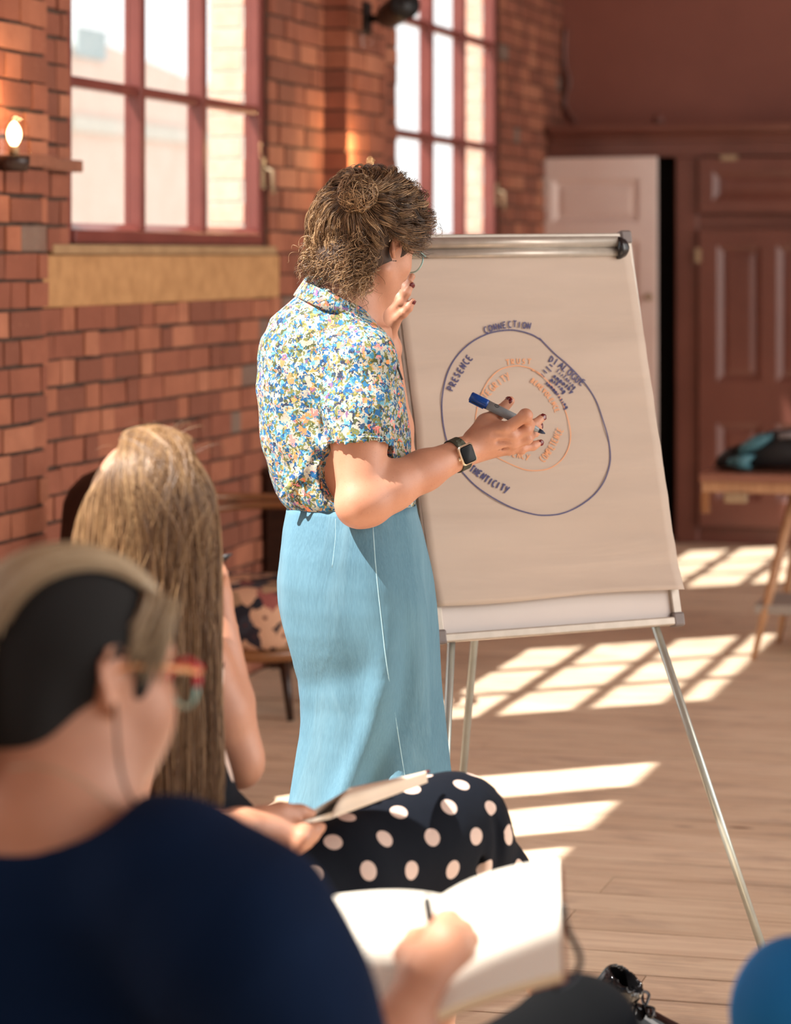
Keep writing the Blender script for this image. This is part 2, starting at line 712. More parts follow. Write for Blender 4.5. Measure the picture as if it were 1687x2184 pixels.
def wood_floor():
    t = NT('worn_floorboards')
    geo = t.n('ShaderNodeNewGeometry')
    rnd = t.n('ShaderNodeObjectInfo').outputs['Random']
    off = t.n('ShaderNodeCombineXYZ')
    t.l(t.math('MULTIPLY', rnd, 40.0), off.inputs['Z'])
    add = t.n('ShaderNodeVectorMath', operation='ADD')
    t.l(geo.outputs['Position'], add.inputs[0])
    t.l(off.outputs[0], add.inputs[1])
    mp = t.n('ShaderNodeMapping')
    mp.inputs['Scale'].default_value = (0.9, 11, 1)
    t.l(add.outputs[0], mp.inputs['Vector'])
    grain = t.noise(mp.outputs[0], 3.2, 8, 0.66, 0.7)
    mp2 = t.n('ShaderNodeMapping')
    mp2.inputs['Scale'].default_value = (1.3, 3.0, 1)
    t.l(add.outputs[0], mp2.inputs['Vector'])
    wear = t.noise(mp2.outputs[0], 2.0, 6, 0.6, 0.4)
    mp3 = t.n('ShaderNodeMapping')
    mp3.inputs['Scale'].default_value = (3.0, 30, 1)
    t.l(add.outputs[0], mp3.inputs['Vector'])
    scr = t.noise(mp3.outputs[0], 4, 5, 0.7)
    tone = t.ramp(rnd, [(0, srgb(230, 206, 178)), (0.35, srgb(240, 217, 189)), (0.7, srgb(224, 200, 172)), (1, srgb(244, 223, 194))])
    c = t.mix(t.ramp(grain.outputs['Fac'], [(0.38, (0, 0, 0, 1)), (0.66, (1, 1, 1, 1))]).outputs['Color'], tone.outputs['Color'], srgb(190, 156, 124))
    c = t.mix(0.55, tone.outputs['Color'], c)
    c = t.mix(t.ramp(wear.outputs['Fac'], [(0.5, (0, 0, 0, 1)), (0.72, (0.75, 0.75, 0.75, 1))]).outputs['Color'], c, srgb(172, 148, 128))
    c = t.mix(t.ramp(scr.outputs['Fac'], [(0.66, (0, 0, 0, 1)), (0.74, (0.6, 0.6, 0.6, 1))]).outputs['Color'], c, srgb(140, 112, 90))
    vor = t.n('ShaderNodeTexVoronoi')
    vor.inputs['Scale'].default_value = 2.6
    mpk = t.n('ShaderNodeMapping')
    mpk.inputs['Scale'].default_value = (0.6, 1.6, 1)
    t.l(add.outputs[0], mpk.inputs['Vector'])
    t.l(mpk.outputs[0], vor.inputs['Vector'])
    c = t.mix(t.ramp(vor.outputs['Distance'], [(0.03, (1, 1, 1, 1)), (0.075, (0, 0, 0, 1))]).outputs['Color'], c, srgb(112, 72, 50))
    t.base(c).set(Roughness=0.6)
    t.bump(grain.outputs['Fac'], 0.25, 0.003)
    return t.m


M['floorboard'] = wood_floor()
M['floor_gap'] = noisy('floor_gap', srgb(52, 38, 30), srgb(66, 50, 40), 8, 0.95)
M['light_wood'] = noisy('light_oak', srgb(164, 120, 86), srgb(190, 146, 108), 5, 0.45, coords=(12, 12, 1))
M['table_wood'] = noisy('brown_table_wood', srgb(126, 82, 64), srgb(150, 100, 80), 4, 0.4, coords=(2, 12, 12))
M['dark_wood'] = noisy('dark_wood', srgb(38, 24, 18), srgb(60, 38, 28), 5, 0.4, coords=(2, 2, 12))
M['bent_wood'] = noisy('bent_beech', srgb(120, 78, 48), srgb(150, 100, 62), 5, 0.3)
M['grey_board'] = noisy('grey_footboard', srgb(150, 140, 130), srgb(166, 156, 146), 6, 0.6)
M['ceiling'] = noisy('ceiling_plaster', srgb(120, 80, 62), srgb(132, 90, 70), 2, 0.9)
M['aluminium'] = noisy('brushed_aluminium', srgb(172, 162, 150), srgb(184, 174, 162), 40, 0.35, metallic=0.3)
M['leg_metal'] = noisy('painted_steel_tube', srgb(176, 184, 176), srgb(190, 196, 188), 20, 0.3, metallic=0.55)
M['grey_plastic'] = noisy('grey_plastic', srgb(104, 94, 92), srgb(118, 108, 104), 30, 0.5)
M['black_plastic'] = noisy('black_plastic', srgb(24, 24, 26), srgb(36, 36, 38), 30, 0.25)
M['whiteboard'] = noisy('whiteboard', srgb(198, 188, 182), srgb(204, 195, 189), 3, 0.12)


def paper_mat():
    t = NT('flipchart_paper')
    v = t.coord('Object', (1, 1, 6))
    nz = t.noise(v, 2.2, 3, 0.5, 0.4)
    r = t.ramp(nz.outputs['Fac'], [(0.3, srgb(182, 165, 150)), (0.7, srgb(190, 173, 158))])
    t.base(r.outputs['Color']).set(Roughness=0.75)
    t.bump(nz.outputs['Fac'], 0.35, 0.02)
    return t.m


M['paper'] = paper_mat()
M['ink_blue'] = noisy('navy_marker_ink', srgb(46, 44, 92), srgb(62, 60, 108), 60, 0.6)
M['ink_orange'] = noisy('orange_marker_ink', srgb(222, 150, 100), srgb(226, 160, 112), 60, 0.6)


def skin_mat(name, c1, c2, c3):
    t = NT(name)
    v = t.coord('Object')
    n1 = t.noise(v, 14, 4, 0.55)
    n2 = t.noise(v, 240, 3, 0.6)
    c = t.ramp(n1.outputs['Fac'], [(0.3, c1), (0.7, c2)]).outputs['Color']
    c = t.mix(t.ramp(n2.outputs['Fac'], [(0.62, (0, 0, 0, 1)), (0.78, (0.45, 0.45, 0.45, 1))]).outputs['Color'], c, c3)
    t.base(c).set(Roughness=0.48, Subsurface_Weight=0.12, Subsurface_Scale=0.012)
    t.b.inputs['Subsurface Radius'].default_value = (1.0, 0.35, 0.2)
    t.bump(n2.outputs['Fac'], 0.12, 0.002)
    return t.m


M['skin'] = skin_mat('freckled_skin', srgb(184, 130, 103), srgb(198, 145, 118), srgb(140, 86, 62))
M['skin_pale'] = skin_mat('fair_skin', srgb(188, 134, 106), srgb(200, 147, 119), srgb(168, 112, 86))
M['skin_lip'] = noisy('lip', srgb(170, 92, 84), srgb(180, 100, 92), 30, 0.4)
M['nail'] = noisy('dark_red_nail_varnish', srgb(96, 30, 34), srgb(112, 38, 42), 20, 0.15)
M['nail_dark'] = noisy('navy_nail_varnish', srgb(22, 24, 44), srgb(30, 32, 54), 20, 0.15)


def hair_mat(name, c1, c2, c3, rough=0.42, stripe=60):
    t = NT(name)
    rnd = t.n('ShaderNodeAttribute', attribute_name='tone').outputs['Fac']
    v = t.coord('Object', (1, 1, 0.08))
    nz = t.noise(v, stripe, 4, 0.6)
    f = t.math('ADD', t.math('MULTIPLY', rnd, 0.65), t.math('MULTIPLY', nz.outputs['Fac'], 0.4))
    r = t.ramp(f, [(0.15, c1), (0.5, c2), (0.9, c3)])
    t.base(r.outputs['Color']).set(Roughness=rough, Specular_IOR_Level=0.6)
    return t.m


M['hair_curly'] = hair_mat('curly_brown_hair', srgb(44, 29, 19), srgb(120, 88, 57), srgb(214, 178, 134))
M['hair_curly_core'] = hair_mat('curly_brown_hair_core', srgb(52, 35, 23), srgb(80, 56, 37), srgb(106, 78, 52), 0.7)
M['hair_blonde'] = hair_mat('long_blonde_hair', srgb(88, 62, 40), srgb(130, 97, 64), srgb(184, 150, 108))
M['hair_blonde_core'] = hair_mat('long_blonde_hair_core', srgb(84, 58, 36), srgb(116, 84, 54), srgb(150, 114, 76), 0.6, 120)
M['hair_black'] = hair_mat('shaved_black_hair', srgb(6, 6, 6), srgb(8, 8, 8), srgb(12, 11, 11), 0.9)
M['hair_top'] = hair_mat('ash_blonde_hair', srgb(128, 106, 78), srgb(178, 154, 120), srgb(218, 198, 164))


def floral():
    t = NT('floral_cotton')
    v = t.coord('Object')
    w = t.noise(v, 110, 2, 0.5)
    sub = t.n('ShaderNodeVectorMath', operation='SUBTRACT')
    sub.inputs[1].default_value = (0.5, 0.5, 0.5)
    t.l(w.outputs['Color'], sub.inputs[0])
    scl = t.n('ShaderNodeVectorMath', operation='SCALE')
    scl.inputs['Scale'].default_value = 0.026
    t.l(sub.outputs[0], scl.inputs[0])
    add = t.n('ShaderNodeVectorMath', operation='ADD')
    t.l(v, add.inputs[0])
    t.l(scl.outputs[0], add.inputs[1])

    def vor(sc, feature='F1'):
        x = t.n('ShaderNodeTexVoronoi')
        x.feature = feature
        x.inputs['Scale'].default_value = sc
        t.l(add.outputs[0], x.inputs['Vector'])
        return x

    def chan(x, i):
        sp = t.n('ShaderNodeSeparateColor')
        t.l(x.outputs['Color'], sp.inputs[0])
        return sp.outputs[i]

    a = vor(150)
    W = srgb(176, 173, 160)
    pal = t.ramp(chan(a, 0), [(0.0, W), (0.20, srgb(176, 188, 178)), (0.27, srgb(112, 116, 62)), (0.42, srgb(74, 82, 46)), (0.52, srgb(96, 160, 182)), (0.60, srgb(24, 80, 132)), (0.71, srgb(48, 122, 156)), (0.78, srgb(178, 175, 162)), (0.88, srgb(184, 146, 82)), (0.93, srgb(44, 50, 72))], 'CONSTANT')
    b = vor(85)
    big = t.ramp(chan(b, 1), [(0.0, srgb(20, 92, 150)), (0.1, srgb(226, 116, 88)), (0.17, srgb(224, 138, 140)), (0.23, srgb(124, 88, 132)), (0.27, srgb(226, 150, 84)), (0.31, srgb(30, 106, 150)), (0.4, srgb(44, 70, 100))], 'CONSTANT')
    inb = t.math('LESS_THAN', b.outputs['Distance'], 0.40)
    sel = t.math('LESS_THAN', chan(b, 1), 0.43)
    c = t.mix(t.math('MULTIPLY', inb, sel), pal.outputs['Color'], big.outputs['Color'])
    # large scattered blossoms
    e = vor(38)
    ine = t.math('LESS_THAN', e.outputs['Distance'], 0.36)
    sele = t.math('LESS_THAN', chan(e, 0), 0.34)
    bloom = t.ramp(chan(e, 2), [(0.0, srgb(222, 130, 124)), (0.33, srgb(22, 98, 156)), (0.66, srgb(230, 140, 92))], 'CONSTANT')
    petal = t.mix(t.math('LESS_THAN', e.outputs['Distance'], 0.1), bloom.outputs['Color'], srgb(236, 214, 190))
    c = t.mix(t.math('MULTIPLY', t.math('MULTIPLY', ine, sele), t.math('GREATER_THAN', chan(a, 1), 0.35)), c, petal)
    t.base(c).set(Roughness=0.8)
    fine = t.noise(v, 16, 3, 0.5)
    t.bump(fine.outputs['Fac'], 0.35, 0.012)
    return t.m


M['floral'] = floral()


def denim():
    t = NT('light_denim')
    v = t.coord('Object')
    n1 = t.noise(v, 5, 4, 0.55)
    wv = t.coord('Object', (1, 1, 0.12))
    n2 = t.noise(wv, 420, 2, 0.6)
    n3 = t.noise(t.coord('Object', (1, 1, 0.35)), 9, 5, 0.6, 0.6)
    c = t.ramp(n1.outputs['Fac'], [(0.3, srgb(70, 110, 130)), (0.7, srgb(86, 126, 144))]).outputs['Color']
    c = t.mix(t.ramp(n2.outputs['Fac'], [(0.35, (0, 0, 0, 1)), (0.75, (0.6, 0.6, 0.6, 1))]).outputs['Color'], c, srgb(94, 136, 154))
    c = t.mix(t.ramp(n3.outputs['Fac'], [(0.5, (0, 0, 0, 1)), (0.7, (0.55, 0.55, 0.55, 1))]).outputs['Color'], c, srgb(116, 154, 170))
    t.base(c).set(Roughness=0.85)
    t.bump(n3.outputs['Fac'], 0.4, 0.02)
    return t.m


M['denim'] = denim()
M['denim_pale'] = noisy('pale_denim_stitching', srgb(150, 190, 202), srgb(168, 204, 214), 80, 0.85)


def dotted():
    t = NT('navy_polka_dot_cloth')
    tc = t.n('ShaderNodeTexCoord')
    mp = t.n('ShaderNodeMapping')
    mp.inputs['Rotation'].default_value = (0, 0, 0.30)
    t.l(tc.outputs['UV'], mp.inputs['Vector'])
    sep = t.n('ShaderNodeSeparateXYZ')
    t.l(mp.outputs[0], sep.inputs[0])
    U, V = sep.outputs['X'], sep.outputs['Y']
    P = 0.090

    def lattice(ou, ovv):
        fu = t.math('SUBTRACT', t.math('FRACT', t.math('ADD', t.math('DIVIDE', U, P), ou)), 0.5)
        fv = t.math('SUBTRACT', t.math('FRACT', t.math('ADD', t.math('DIVIDE', V, P * 1.12), ovv)), 0.5)
        du = t.math('MULTIPLY', fu, P)
        dv = t.math('MULTIPLY', fv, P * 1.12)
        return t.math('SQRT', t.math('ADD', t.math('MULTIPLY', du, du), t.math('MULTIPLY', dv, dv)))

    d = t.math('MINIMUM', lattice(0.0, 0.0), lattice(0.5, 0.5))
    m = t.math('LESS_THAN', d, 0.0142)
    c = t.mix(m, srgb(6, 13, 24), srgb(216, 192, 178))
    t.base(c).set(Roughness=0.85, Specular_IOR_Level=0.2)
    v = t.coord('Object')
    t.bump(t.noise(v, 12, 3, 0.5).outputs['Fac'], 0.3, 0.015)
    return t.m


M['dotted'] = dotted()
M['navy'] = noisy('navy_jersey', srgb(2, 20, 46), srgb(3, 26, 56), 6, 0.9, 0.1, Specular_IOR_Level=0.15)
M['blue_cloth'] = noisy('bright_blue_cloth', srgb(0, 112, 178), srgb(4, 126, 194), 6, 0.8, 0.3)
M['black_cloth'] = noisy('black_trousers', srgb(6, 8, 10), srgb(10, 12, 15), 8, 0.95, 0.2, Specular_IOR_Level=0.15)
M['patent'] = noisy('black_patent_leather', srgb(8, 8, 9), srgb(14, 13, 14), 10, 0.06)
M['page'] = noisy('cream_page', srgb(238, 230, 214), srgb(244, 237, 222), 6, 0.8)
M['page_edge'] = noisy('page_edges', srgb(222, 200, 162), srgb(236, 216, 182), 300, 0.8, coords=(1, 1, 8))
M['ruling'] = noisy('faint_ruling', srgb(206, 200, 192), srgb(212, 206, 198), 10, 0.9)
M['script'] = noisy('grey_handwriting', srgb(150, 148, 152), srgb(168, 166, 168), 10, 0.9)
M['tan_cover'] = noisy('tan_notebook_cover', srgb(150, 96, 76), srgb(170, 112, 90), 20, 0.55)
M['kraft'] = noisy('pale_notebook_cover', srgb(224, 204, 180), srgb(232, 214, 192), 10, 0.7)
M['book_dark'] = noisy('dark_book_gap', srgb(14, 14, 18), srgb(20, 20, 26), 10, 0.8)
M['gold'] = noisy('gold_pen_barrel', srgb(206, 156, 84), srgb(222, 176, 104), 20, 0.3, metallic=0.8)
M['pen_grey'] = noisy('grey_marker_barrel', srgb(128, 136, 140), srgb(138, 146, 150), 20, 0.35)
M['pen_blue'] = noisy('blue_marker_cap', srgb(4, 62, 138), srgb(8, 70, 150), 20, 0.3)
M['pen_tip'] = noisy('dark_blue_felt_tip', srgb(24, 40, 66), srgb(30, 48, 78), 20, 0.6)
M['print_black'] = noisy('black_print', srgb(34, 36, 38), srgb(44, 46, 48), 20, 0.5)
M['watch_gold'] = noisy('pale_gold_case', srgb(222, 204, 178), srgb(232, 216, 192), 20, 0.25, metallic=0.8)
M['watch_glass'] = noisy('black_watch_screen', srgb(4, 4, 5), srgb(6, 6, 7), 20, 0.3, Specular_IOR_Level=0.15)
M['watch_strap'] = noisy('dark_olive_strap', srgb(50, 52, 40), srgb(62, 64, 50), 60, 0.7)
M['steel'] = noisy('polished_steel', srgb(206, 214, 210), srgb(222, 228, 224), 20, 0.15, metallic=0.9)
M['specs_green'] = noisy('pale_green_spectacle_frame', srgb(150, 190, 186), srgb(170, 206, 202), 20, 0.2)
M['specs_red'] = noisy('red_spectacle_frame', srgb(190, 28, 52), srgb(206, 40, 64), 20, 0.2)
M['specs_amber'] = noisy('amber_spectacle_arm', srgb(226, 150, 92), srgb(236, 170, 112), 20, 0.2)
M['specs_teal'] = noisy('teal_spectacle_rim', srgb(150, 214, 206), srgb(176, 226, 218), 20, 0.2)
M['teal_cloth'] = noisy('teal_nylon', srgb(58, 104, 116), srgb(80, 132, 142), 8, 0.6, 0.3)
M['black_nylon'] = noisy('black_nylon', srgb(20, 20, 22), srgb(30, 30, 32), 8, 0.6, 0.3)
M['grey_strap'] = noisy('grey_webbing', srgb(120, 118, 122), srgb(140, 138, 142), 30, 0.7)
M['dark_leather'] = noisy('dark_brown_leather', srgb(36, 22, 18), srgb(54, 32, 26), 12, 0.4)


def tapestry():
    t = NT('floral_tapestry')
    v = t.coord('Object')
    w = t.noise(v, 12, 3, 0.6, 1.0)
    x = t.n('ShaderNodeTexVoronoi')
    x.inputs['Scale'].default_value = 17
    add = t.n('ShaderNodeVectorMath', operation='MULTIPLY_ADD')
    add.inputs[1].default_value = (0.06, 0.06, 0.06)
    t.l(w.outputs['Color'], add.inputs[0])
    t.l(v, add.inputs[2])
    t.l(add.outputs[0], x.inputs['Vector'])
    sp = t.n('ShaderNodeSeparateColor')
    t.l(x.outputs['Color'], sp.inputs[0])
    c = t.ramp(sp.outputs[0], [(0.0, srgb(30, 30, 42)), (0.3, srgb(52, 54, 66)), (0.42, srgb(214, 170, 140)), (0.62, srgb(172, 140, 110)), (0.72, srgb(98, 110, 130)), (0.8, srgb(150, 84, 78)), (0.88, srgb(222, 190, 166)), (0.95, srgb(40, 36, 48))], 'CONSTANT').outputs['Color']
    c = t.mix(t.math('LESS_THAN', x.outputs['Distance'], 0.12), c, srgb(90, 48, 44))
    t.base(c).set(Roughness=0.85)
    return t.m


M['tapestry'] = tapestry()
M['render_pale'] = noisy('pale_brick_render', srgb(232, 210, 198), srgb(226, 200, 186), 3, 0.9)
M['roof_slate'] = noisy('pale_slate', srgb(170, 186, 190), srgb(186, 198, 200), 6, 0.8)
M['yard'] = noisy('pale_paving', srgb(190, 182, 170), srgb(204, 196, 184), 3, 0.9)
# ------------------------------------------------------------------ the room
WX = -3.40          # face of the brick wall
YF = 15.25          # face of the cupboards
YU = 15.65          # plaster above and behind them
WIN = [(8.25, 10.27), (12.12, 14.14)]
WZ0, WZ1 = 1.64, 3.77
PIERS = [(7.20, 7.83), (11.00, 11.60)]
PX = WX + 0.10
SILLZ = (1.435, 1.60)
SILLS = [(7.99, 10.40), (11.86, 14.27)]


def structure(o):
    o['kind'] = 'structure'
    return o


# floor: a dark bed and separate boards running along X
fl = structure(MB().box((-3.4, -4, -0.25), (8.0, YU, -0.03)).build('floor', M['floor_gap']))
unit = MB().box((0, 0, -1), (1, 1, 0)).mesh('floor_plank')
unit.materials.append(M['floorboard'])
BW = 0.19
y = 4.55
row = 0
rs = random.Random(3)
while y < YU:
    x = -3.4 - rs.uniform(0, 1.8)
    while x < 5.0:
        ln = rs.uniform(2.4, 4.6)
        x1 = min(x + ln, 5.4)
        xa = max(x, -3.39)
        if x1 - xa > 0.3:
            p = bpy.data.objects.new('floor_plank', unit)
            COL.objects.link(p)
            p.parent = fl
            p.location = (xa + 0.002, y + 0.0042, rs.uniform(-0.0018, 0.0))
            p.scale = (x1 - xa - 0.004, min(BW, YU - y) - 0.0084, 0.028)
        x = x1
    y += BW
    row += 1
sb = MB()
y = 4.55 - BW
while y > -4:
    x = -3.39
    while x < 8:
        x1 = min(x + rs.uniform(2.4, 4.6), 8)
        sb.box((x + 0.002, y + 0.003, -0.028), (x1 - 0.002, y + BW - 0.003, 0))
        x = x1
    y -= BW
y = 4.55
while y < YU:
    sb.box((5.402, y + 0.003, -0.028), (8.0, min(y + BW, YU) - 0.003, 0))
    y += BW
tag(sb.build('floor_boards', M['floorboard'], fl), kind='stuff')

# brick wall: mortar body with openings
wb = MB()
T = 0.22
X0, X1 = WX - T, WX - 0.012


def wall_block(y0, y1, z0, z1, x0=X0, x1=X1, mb=wb):
    mb.box((x0, y0, z0), (x1, y1, z1))


ZT = 6.9
wall_block(7.15, WIN[0][0], -0.2, ZT)
wall_block(WIN[0][0], WIN[0][1], -0.2, WZ0)
wall_block(WIN[0][0], WIN[0][1], WZ1, ZT)
wall_block(WIN[0][1], WIN[1][0], -0.2, ZT)
wall_block(WIN[1][0], WIN[1][1], -0.2, WZ0)
wall_block(WIN[1][0], WIN[1][1], WZ1, ZT)
wall_block(WIN[1][1], YU + 0.2, -0.2, ZT)
for a, b in PIERS:
    wall_block(a + 0.012, b - 0.012, 0, ZT, X1, PX - 0.012)
wl = structure(wb.build('wall_left', M['mortar']))
# unseen stretch of the same wall, its openings and blocks shaped to steer sunlight
nb = MB()
for y0, y1, z0, z1 in ((3.90, 5.2, -0.2, ZT), (5.2, 7.15, -0.2, 0.5), (5.2, 7.15, 3.85, ZT), (5.82, 5.88, 0.5, 3.85), (6.48, 6.54, 0.5, 3.85), (5.2, 7.15, 2.12, 2.2), (0.70, 3.90, -0.2, 0.9), (2.9, 3.90, 5.50, ZT), (-4.0, 0.45, -0.2, ZT), (0.45, 0.70, -0.2, 5.80)):
    wall_block(y0, y1, z0, z1, X0, WX, nb)
nb.build('sun_shaping_wall', M['brick_texture'], wl)
up = MB()
for y0, y1, z0 in ((7.16, WIN[0][0], 3.06), (WIN[0][0], WIN[0][1], 3.9), (WIN[0][1], WIN[1][0], 3.06), (WIN[1][0], WIN[1][1], 3.9), (WIN[1][1], YU, 3.06)):
    wall_block(y0, y1, z0, ZT, X1 - 0.01, WX, up)
for a, b in PIERS:
    wall_block(a, b, 3.06, ZT, X1, PX, up)
up.build('upper_brickwork', M['brick_texture'], wl)

# the bricks, one by one
CH, BH = 0.085, 0.074
rb = random.Random(11)
bricks = []      # (x0, x1, y0, y1, z0)


def fill_row(z, y0, y1, xa, xb, odd):
    y = y0
    seq = 0 if odd else 1
    first = True
    while y < y1 - 0.02:
        ln = (0.236 if seq % 2 == 0 else 0.120) * rb.uniform(0.95, 1.05)
        if first:
            ln *= rb.uniform(0.55, 1.0)
            first = False
        e = min(y + ln, y1)
        if y1 - e < 0.05:
            e = y1
        bricks.append((xa, xb, y + 0.005, e - 0.005, z))
        y = e
        seq += 1


for r in range(36):
    z = r * CH
    zm = z + CH / 2
    segs = [(PIERS[0][1], PIERS[1][0]), (PIERS[1][1], YU)]
    holes = []
    for (a, b), (sa, sb_) in zip(WIN, SILLS):
        if WZ0 < zm < WZ1:
            holes.append((a - 0.004, b + 0.004))
        elif SILLZ[0] - 0.02 < zm <= WZ0:
            holes.append((sa, sb_))
    for a, b in segs:
        cuts = [a] + [v for h in holes if h[0] >= a and h[1] <= b for v in h] + [b]
        for i in range(0, len(cuts), 2):
            if cuts[i + 1] - cuts[i] > 0.03:
                fill_row(z, cuts[i], cuts[i + 1], WX - 0.06, WX, r % 2)
    for a, b in PIERS:
        fill_row(z, a, b, WX - 0.05, PX, (r + 1) % 2)

scored = []
for b in bricks:
    xa, xb, y0, y1, z = b
    px0, py0, _ = to_px((xb, y0, z + BH))
    px1, py1, _ = to_px((xb, y1, z))
    if px1 < -10 or px0 > 1180 or py1 < -5 or py0 > 1260:
        s = 0
    else:
        s = abs(px1 - px0) * abs(py1 - py0)
    scored.append((s, b))
scored.sort(key=lambda t: -t[0])
vis = [b for s, b in scored[:300]]
rest = [b for s, b in scored[300:]]
protos = []
for k in range(6):
    j = lambda: rb.uniform(-0.035, 0.035)
    mb = MB()
    c = [(sx, sy + j() * 0.6, sz + j()) for sz in (0, 1) for sy in (0, 1) for sx in (0, 1)]
    mb.add(c, [(0, 2, 3, 1), (4, 5, 7, 6), (0, 1, 5, 4), (2, 6, 7, 3), (0, 4, 6, 2), (1, 3, 7, 5)])
    me = mb.mesh('brick')
    me.materials.append(M['brick'])
    protos.append(me)
for (xa, xb, y0, y1, z) in vis:
    o = bpy.data.objects.new('brick', rb.choice(protos))
    COL.objects.link(o)
    o.parent = wl
    pr = rb.uniform(-0.004, 0.004)
    o.location = (xa, y0, z)
    o.scale = (xb - xa + pr, y1 - y0, BH + rb.uniform(-0.004, 0.003))
jb = MB()
for (xa, xb, y0, y1, z) in rest:
    jb.box((xa, y0, z), (xb + rb.uniform(-0.004, 0.004), y1, z + BH))
tag(jb.build('brickwork', M['brick_joined'], wl), kind='stuff')
# stone below each window
for a, b in SILLS:
    s = MB().box((WX - 0.1, a + 0.012, SILLZ[0]), (WX + 0.006, b - 0.012, SILLZ[1] + 0.002)).build('sill_stone', M['stone'], wl, 0.008)
    MB().box((WX - 0.1, a + 0.10, SILLZ[1] + 0.004), (WX + 0.010, b - 0.06, WZ0 - 0.004)).build('sill_ledge', M['stone_dressed'], wl, 0.006)
# outer far reveals of the windows, the sunlight on brick and mortar put into pale colours
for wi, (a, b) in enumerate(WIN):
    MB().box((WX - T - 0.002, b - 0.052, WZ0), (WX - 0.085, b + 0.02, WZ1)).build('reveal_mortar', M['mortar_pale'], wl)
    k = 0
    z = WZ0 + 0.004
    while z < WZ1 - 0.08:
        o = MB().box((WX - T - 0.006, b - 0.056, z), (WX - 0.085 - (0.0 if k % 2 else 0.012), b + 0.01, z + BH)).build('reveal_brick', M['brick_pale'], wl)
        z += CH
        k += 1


# windows
def window(n, y0, y1):
    root = structure(empty('window_%d' % n, (WX - 0.045, (y0 + y1) / 2, WZ0)))
    xa, xb = WX - 0.080, WX - 0.020
    m = M['window_red']
    f = 0.062
    fr = MB()
    fr.box((xa, y0, WZ0), (xb, y0 + f, WZ1)).box((xa, y1 - f, WZ0), (xb, y1, WZ1))
    fr.box((xa, y0 + f, WZ1 - f), (xb, y1 - f, WZ1)).box((xa, y0 + f, WZ0), (xb + 0.012, y1 - f, WZ0 + 0.045))
    fr.build('window_frame', m, root, 0.006)
    ws = (y1 - y0 - 2 * f) / 3
    zs = [WZ0 + 0.045, 2.165, 2.70, 3.23, WZ1 - f]
    for i in (1, 2):
        yc = y0 + f + ws * i
        MB().box((xa, yc - 0.024, WZ0 + 0.045), (xb + 0.004, yc + 0.024, WZ1 - f)).build('mullion', m, root, 0.006)
    for c in range(3):
        ya = y0 + f + ws * c + (0.024 if c else 0)
        yb = y0 + f + ws * (c + 1) - (0.024 if c < 2 else 0)
        for zc in zs[1:-1]:
            MB().box((xa + 0.006, ya, zc - 0.018), (xb - 0.004, yb, zc + 0.018)).build('glazing_bar', m, root, 0.008)
        # sloping bead along the bottom of the lowest light
        MB().add([(xa, ya, zs[0]), (xa, yb, zs[0]), (xb, ya, zs[0]), (xb, yb, zs[0]), (xa + 0.02, ya, zs[0] + 0.022), (xa + 0.02, yb, zs[0] + 0.022)],
                 [(0, 1, 3, 2), (4, 2, 3, 5), (0, 4, 5, 1), (0, 2, 4), (1, 5, 3)]).build('bead', m, root)
        for i in range(4):
            za = zs[i] + (0.0 if i == 0 else 0.018)
            zb = zs[i + 1] - (0.018 if i < 3 else 0)
            MB().box((xa + 0.016, ya, za), (xa + 0.020, yb, zb)).build('pane', M['glass'], root)
    la = MB()
    la.box((xb, y1 - 0.048, 1.86), (xb + 0.012, y1 - 0.018, 1.98))
    la.tube([(xb + 0.012, y1 - 0.033, 1.94), (xb + 0.045, y1 - 0.035, 1.93), (xb + 0.05, y1 - 0.04, 1.84)], 0.008, 8)
    la.build('latch', M['brass'], root)
    return root


window(1, *WIN[0])
window(2, *WIN[1])

# ---------------------------------------------------------------- far end
structure(MB().box((WX, YU, 0), (8.0, YU + 0.2, ZT)).build('wall_far', M['maroon_wall']))
structure(MB().box((WX - T, -4.2, -0.2), (8.0, -4.0, ZT)).build('wall_back', M['brick_texture']))
structure(MB().box((WX - T, -4.0, ZT), (8.0, YU + 0.2, ZT + 0.2)).build('ceiling', M['ceiling']))


def fx(px):
    return on_y(px, 700, YF).x


def fz(py, px=1500):
    return on_y(px, py, YF).z


ZC1, ZC0, ZD = fz(266), fz(302), fz(333)
XR = 5.2
xs0, xd0, xd1, xs1, xr0 = WX, fx(1149), fx(1440), fx(1490), fx(1500)
pan = structure(empty('trim_1', (WX, YF, 0)))
cb = MB()
prof = [(0.0, ZC0), (-0.025, ZC0 + 0.004), (-0.03, ZC0 + 0.03), (-0.07, ZC0 + 0.05), (-0.085, ZC1 - 0.02), (-0.09, ZC1), (0.42, ZC1)]
cb.loft([[(x, YF + a, z) for a, z in prof] for x in (WX + 0.02, XR)], cap=True, smooth=False, closed=True)
cb.build('cornice', M['maroon'], pan)
MB().box((WX + 0.01, YF, ZD), (XR, YF + 0.05, ZC0)).build('frieze', M['maroon'], pan)
MB().box((WX + 0.01, YF, 0), (xd0, YF + 0.05, ZD)).build('stile', M['maroon'], pan)
MB().box((xd1, YF, 0), (xs1, YF + 0.05, ZD)).build('stile', M['maroon'], pan, 0.01)
MB().box((xs1, YF + 0.001, fz(487)), (XR, YF + 0.05, fz(458))).build('rail', M['maroon'], pan)
MB().box((xs1, YF + 0.02, 0), (XR, YF + 0.05, 0.09)).build('plinth', M['maroon'], pan)
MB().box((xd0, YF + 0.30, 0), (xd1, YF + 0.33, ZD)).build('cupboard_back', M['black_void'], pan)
MB().box((xd1 + 0.0, YF + 0.05, 0), (xd1 + 0.02, YF + 0.33, ZD)).build('cupboard_side', M['black_void'], pan)


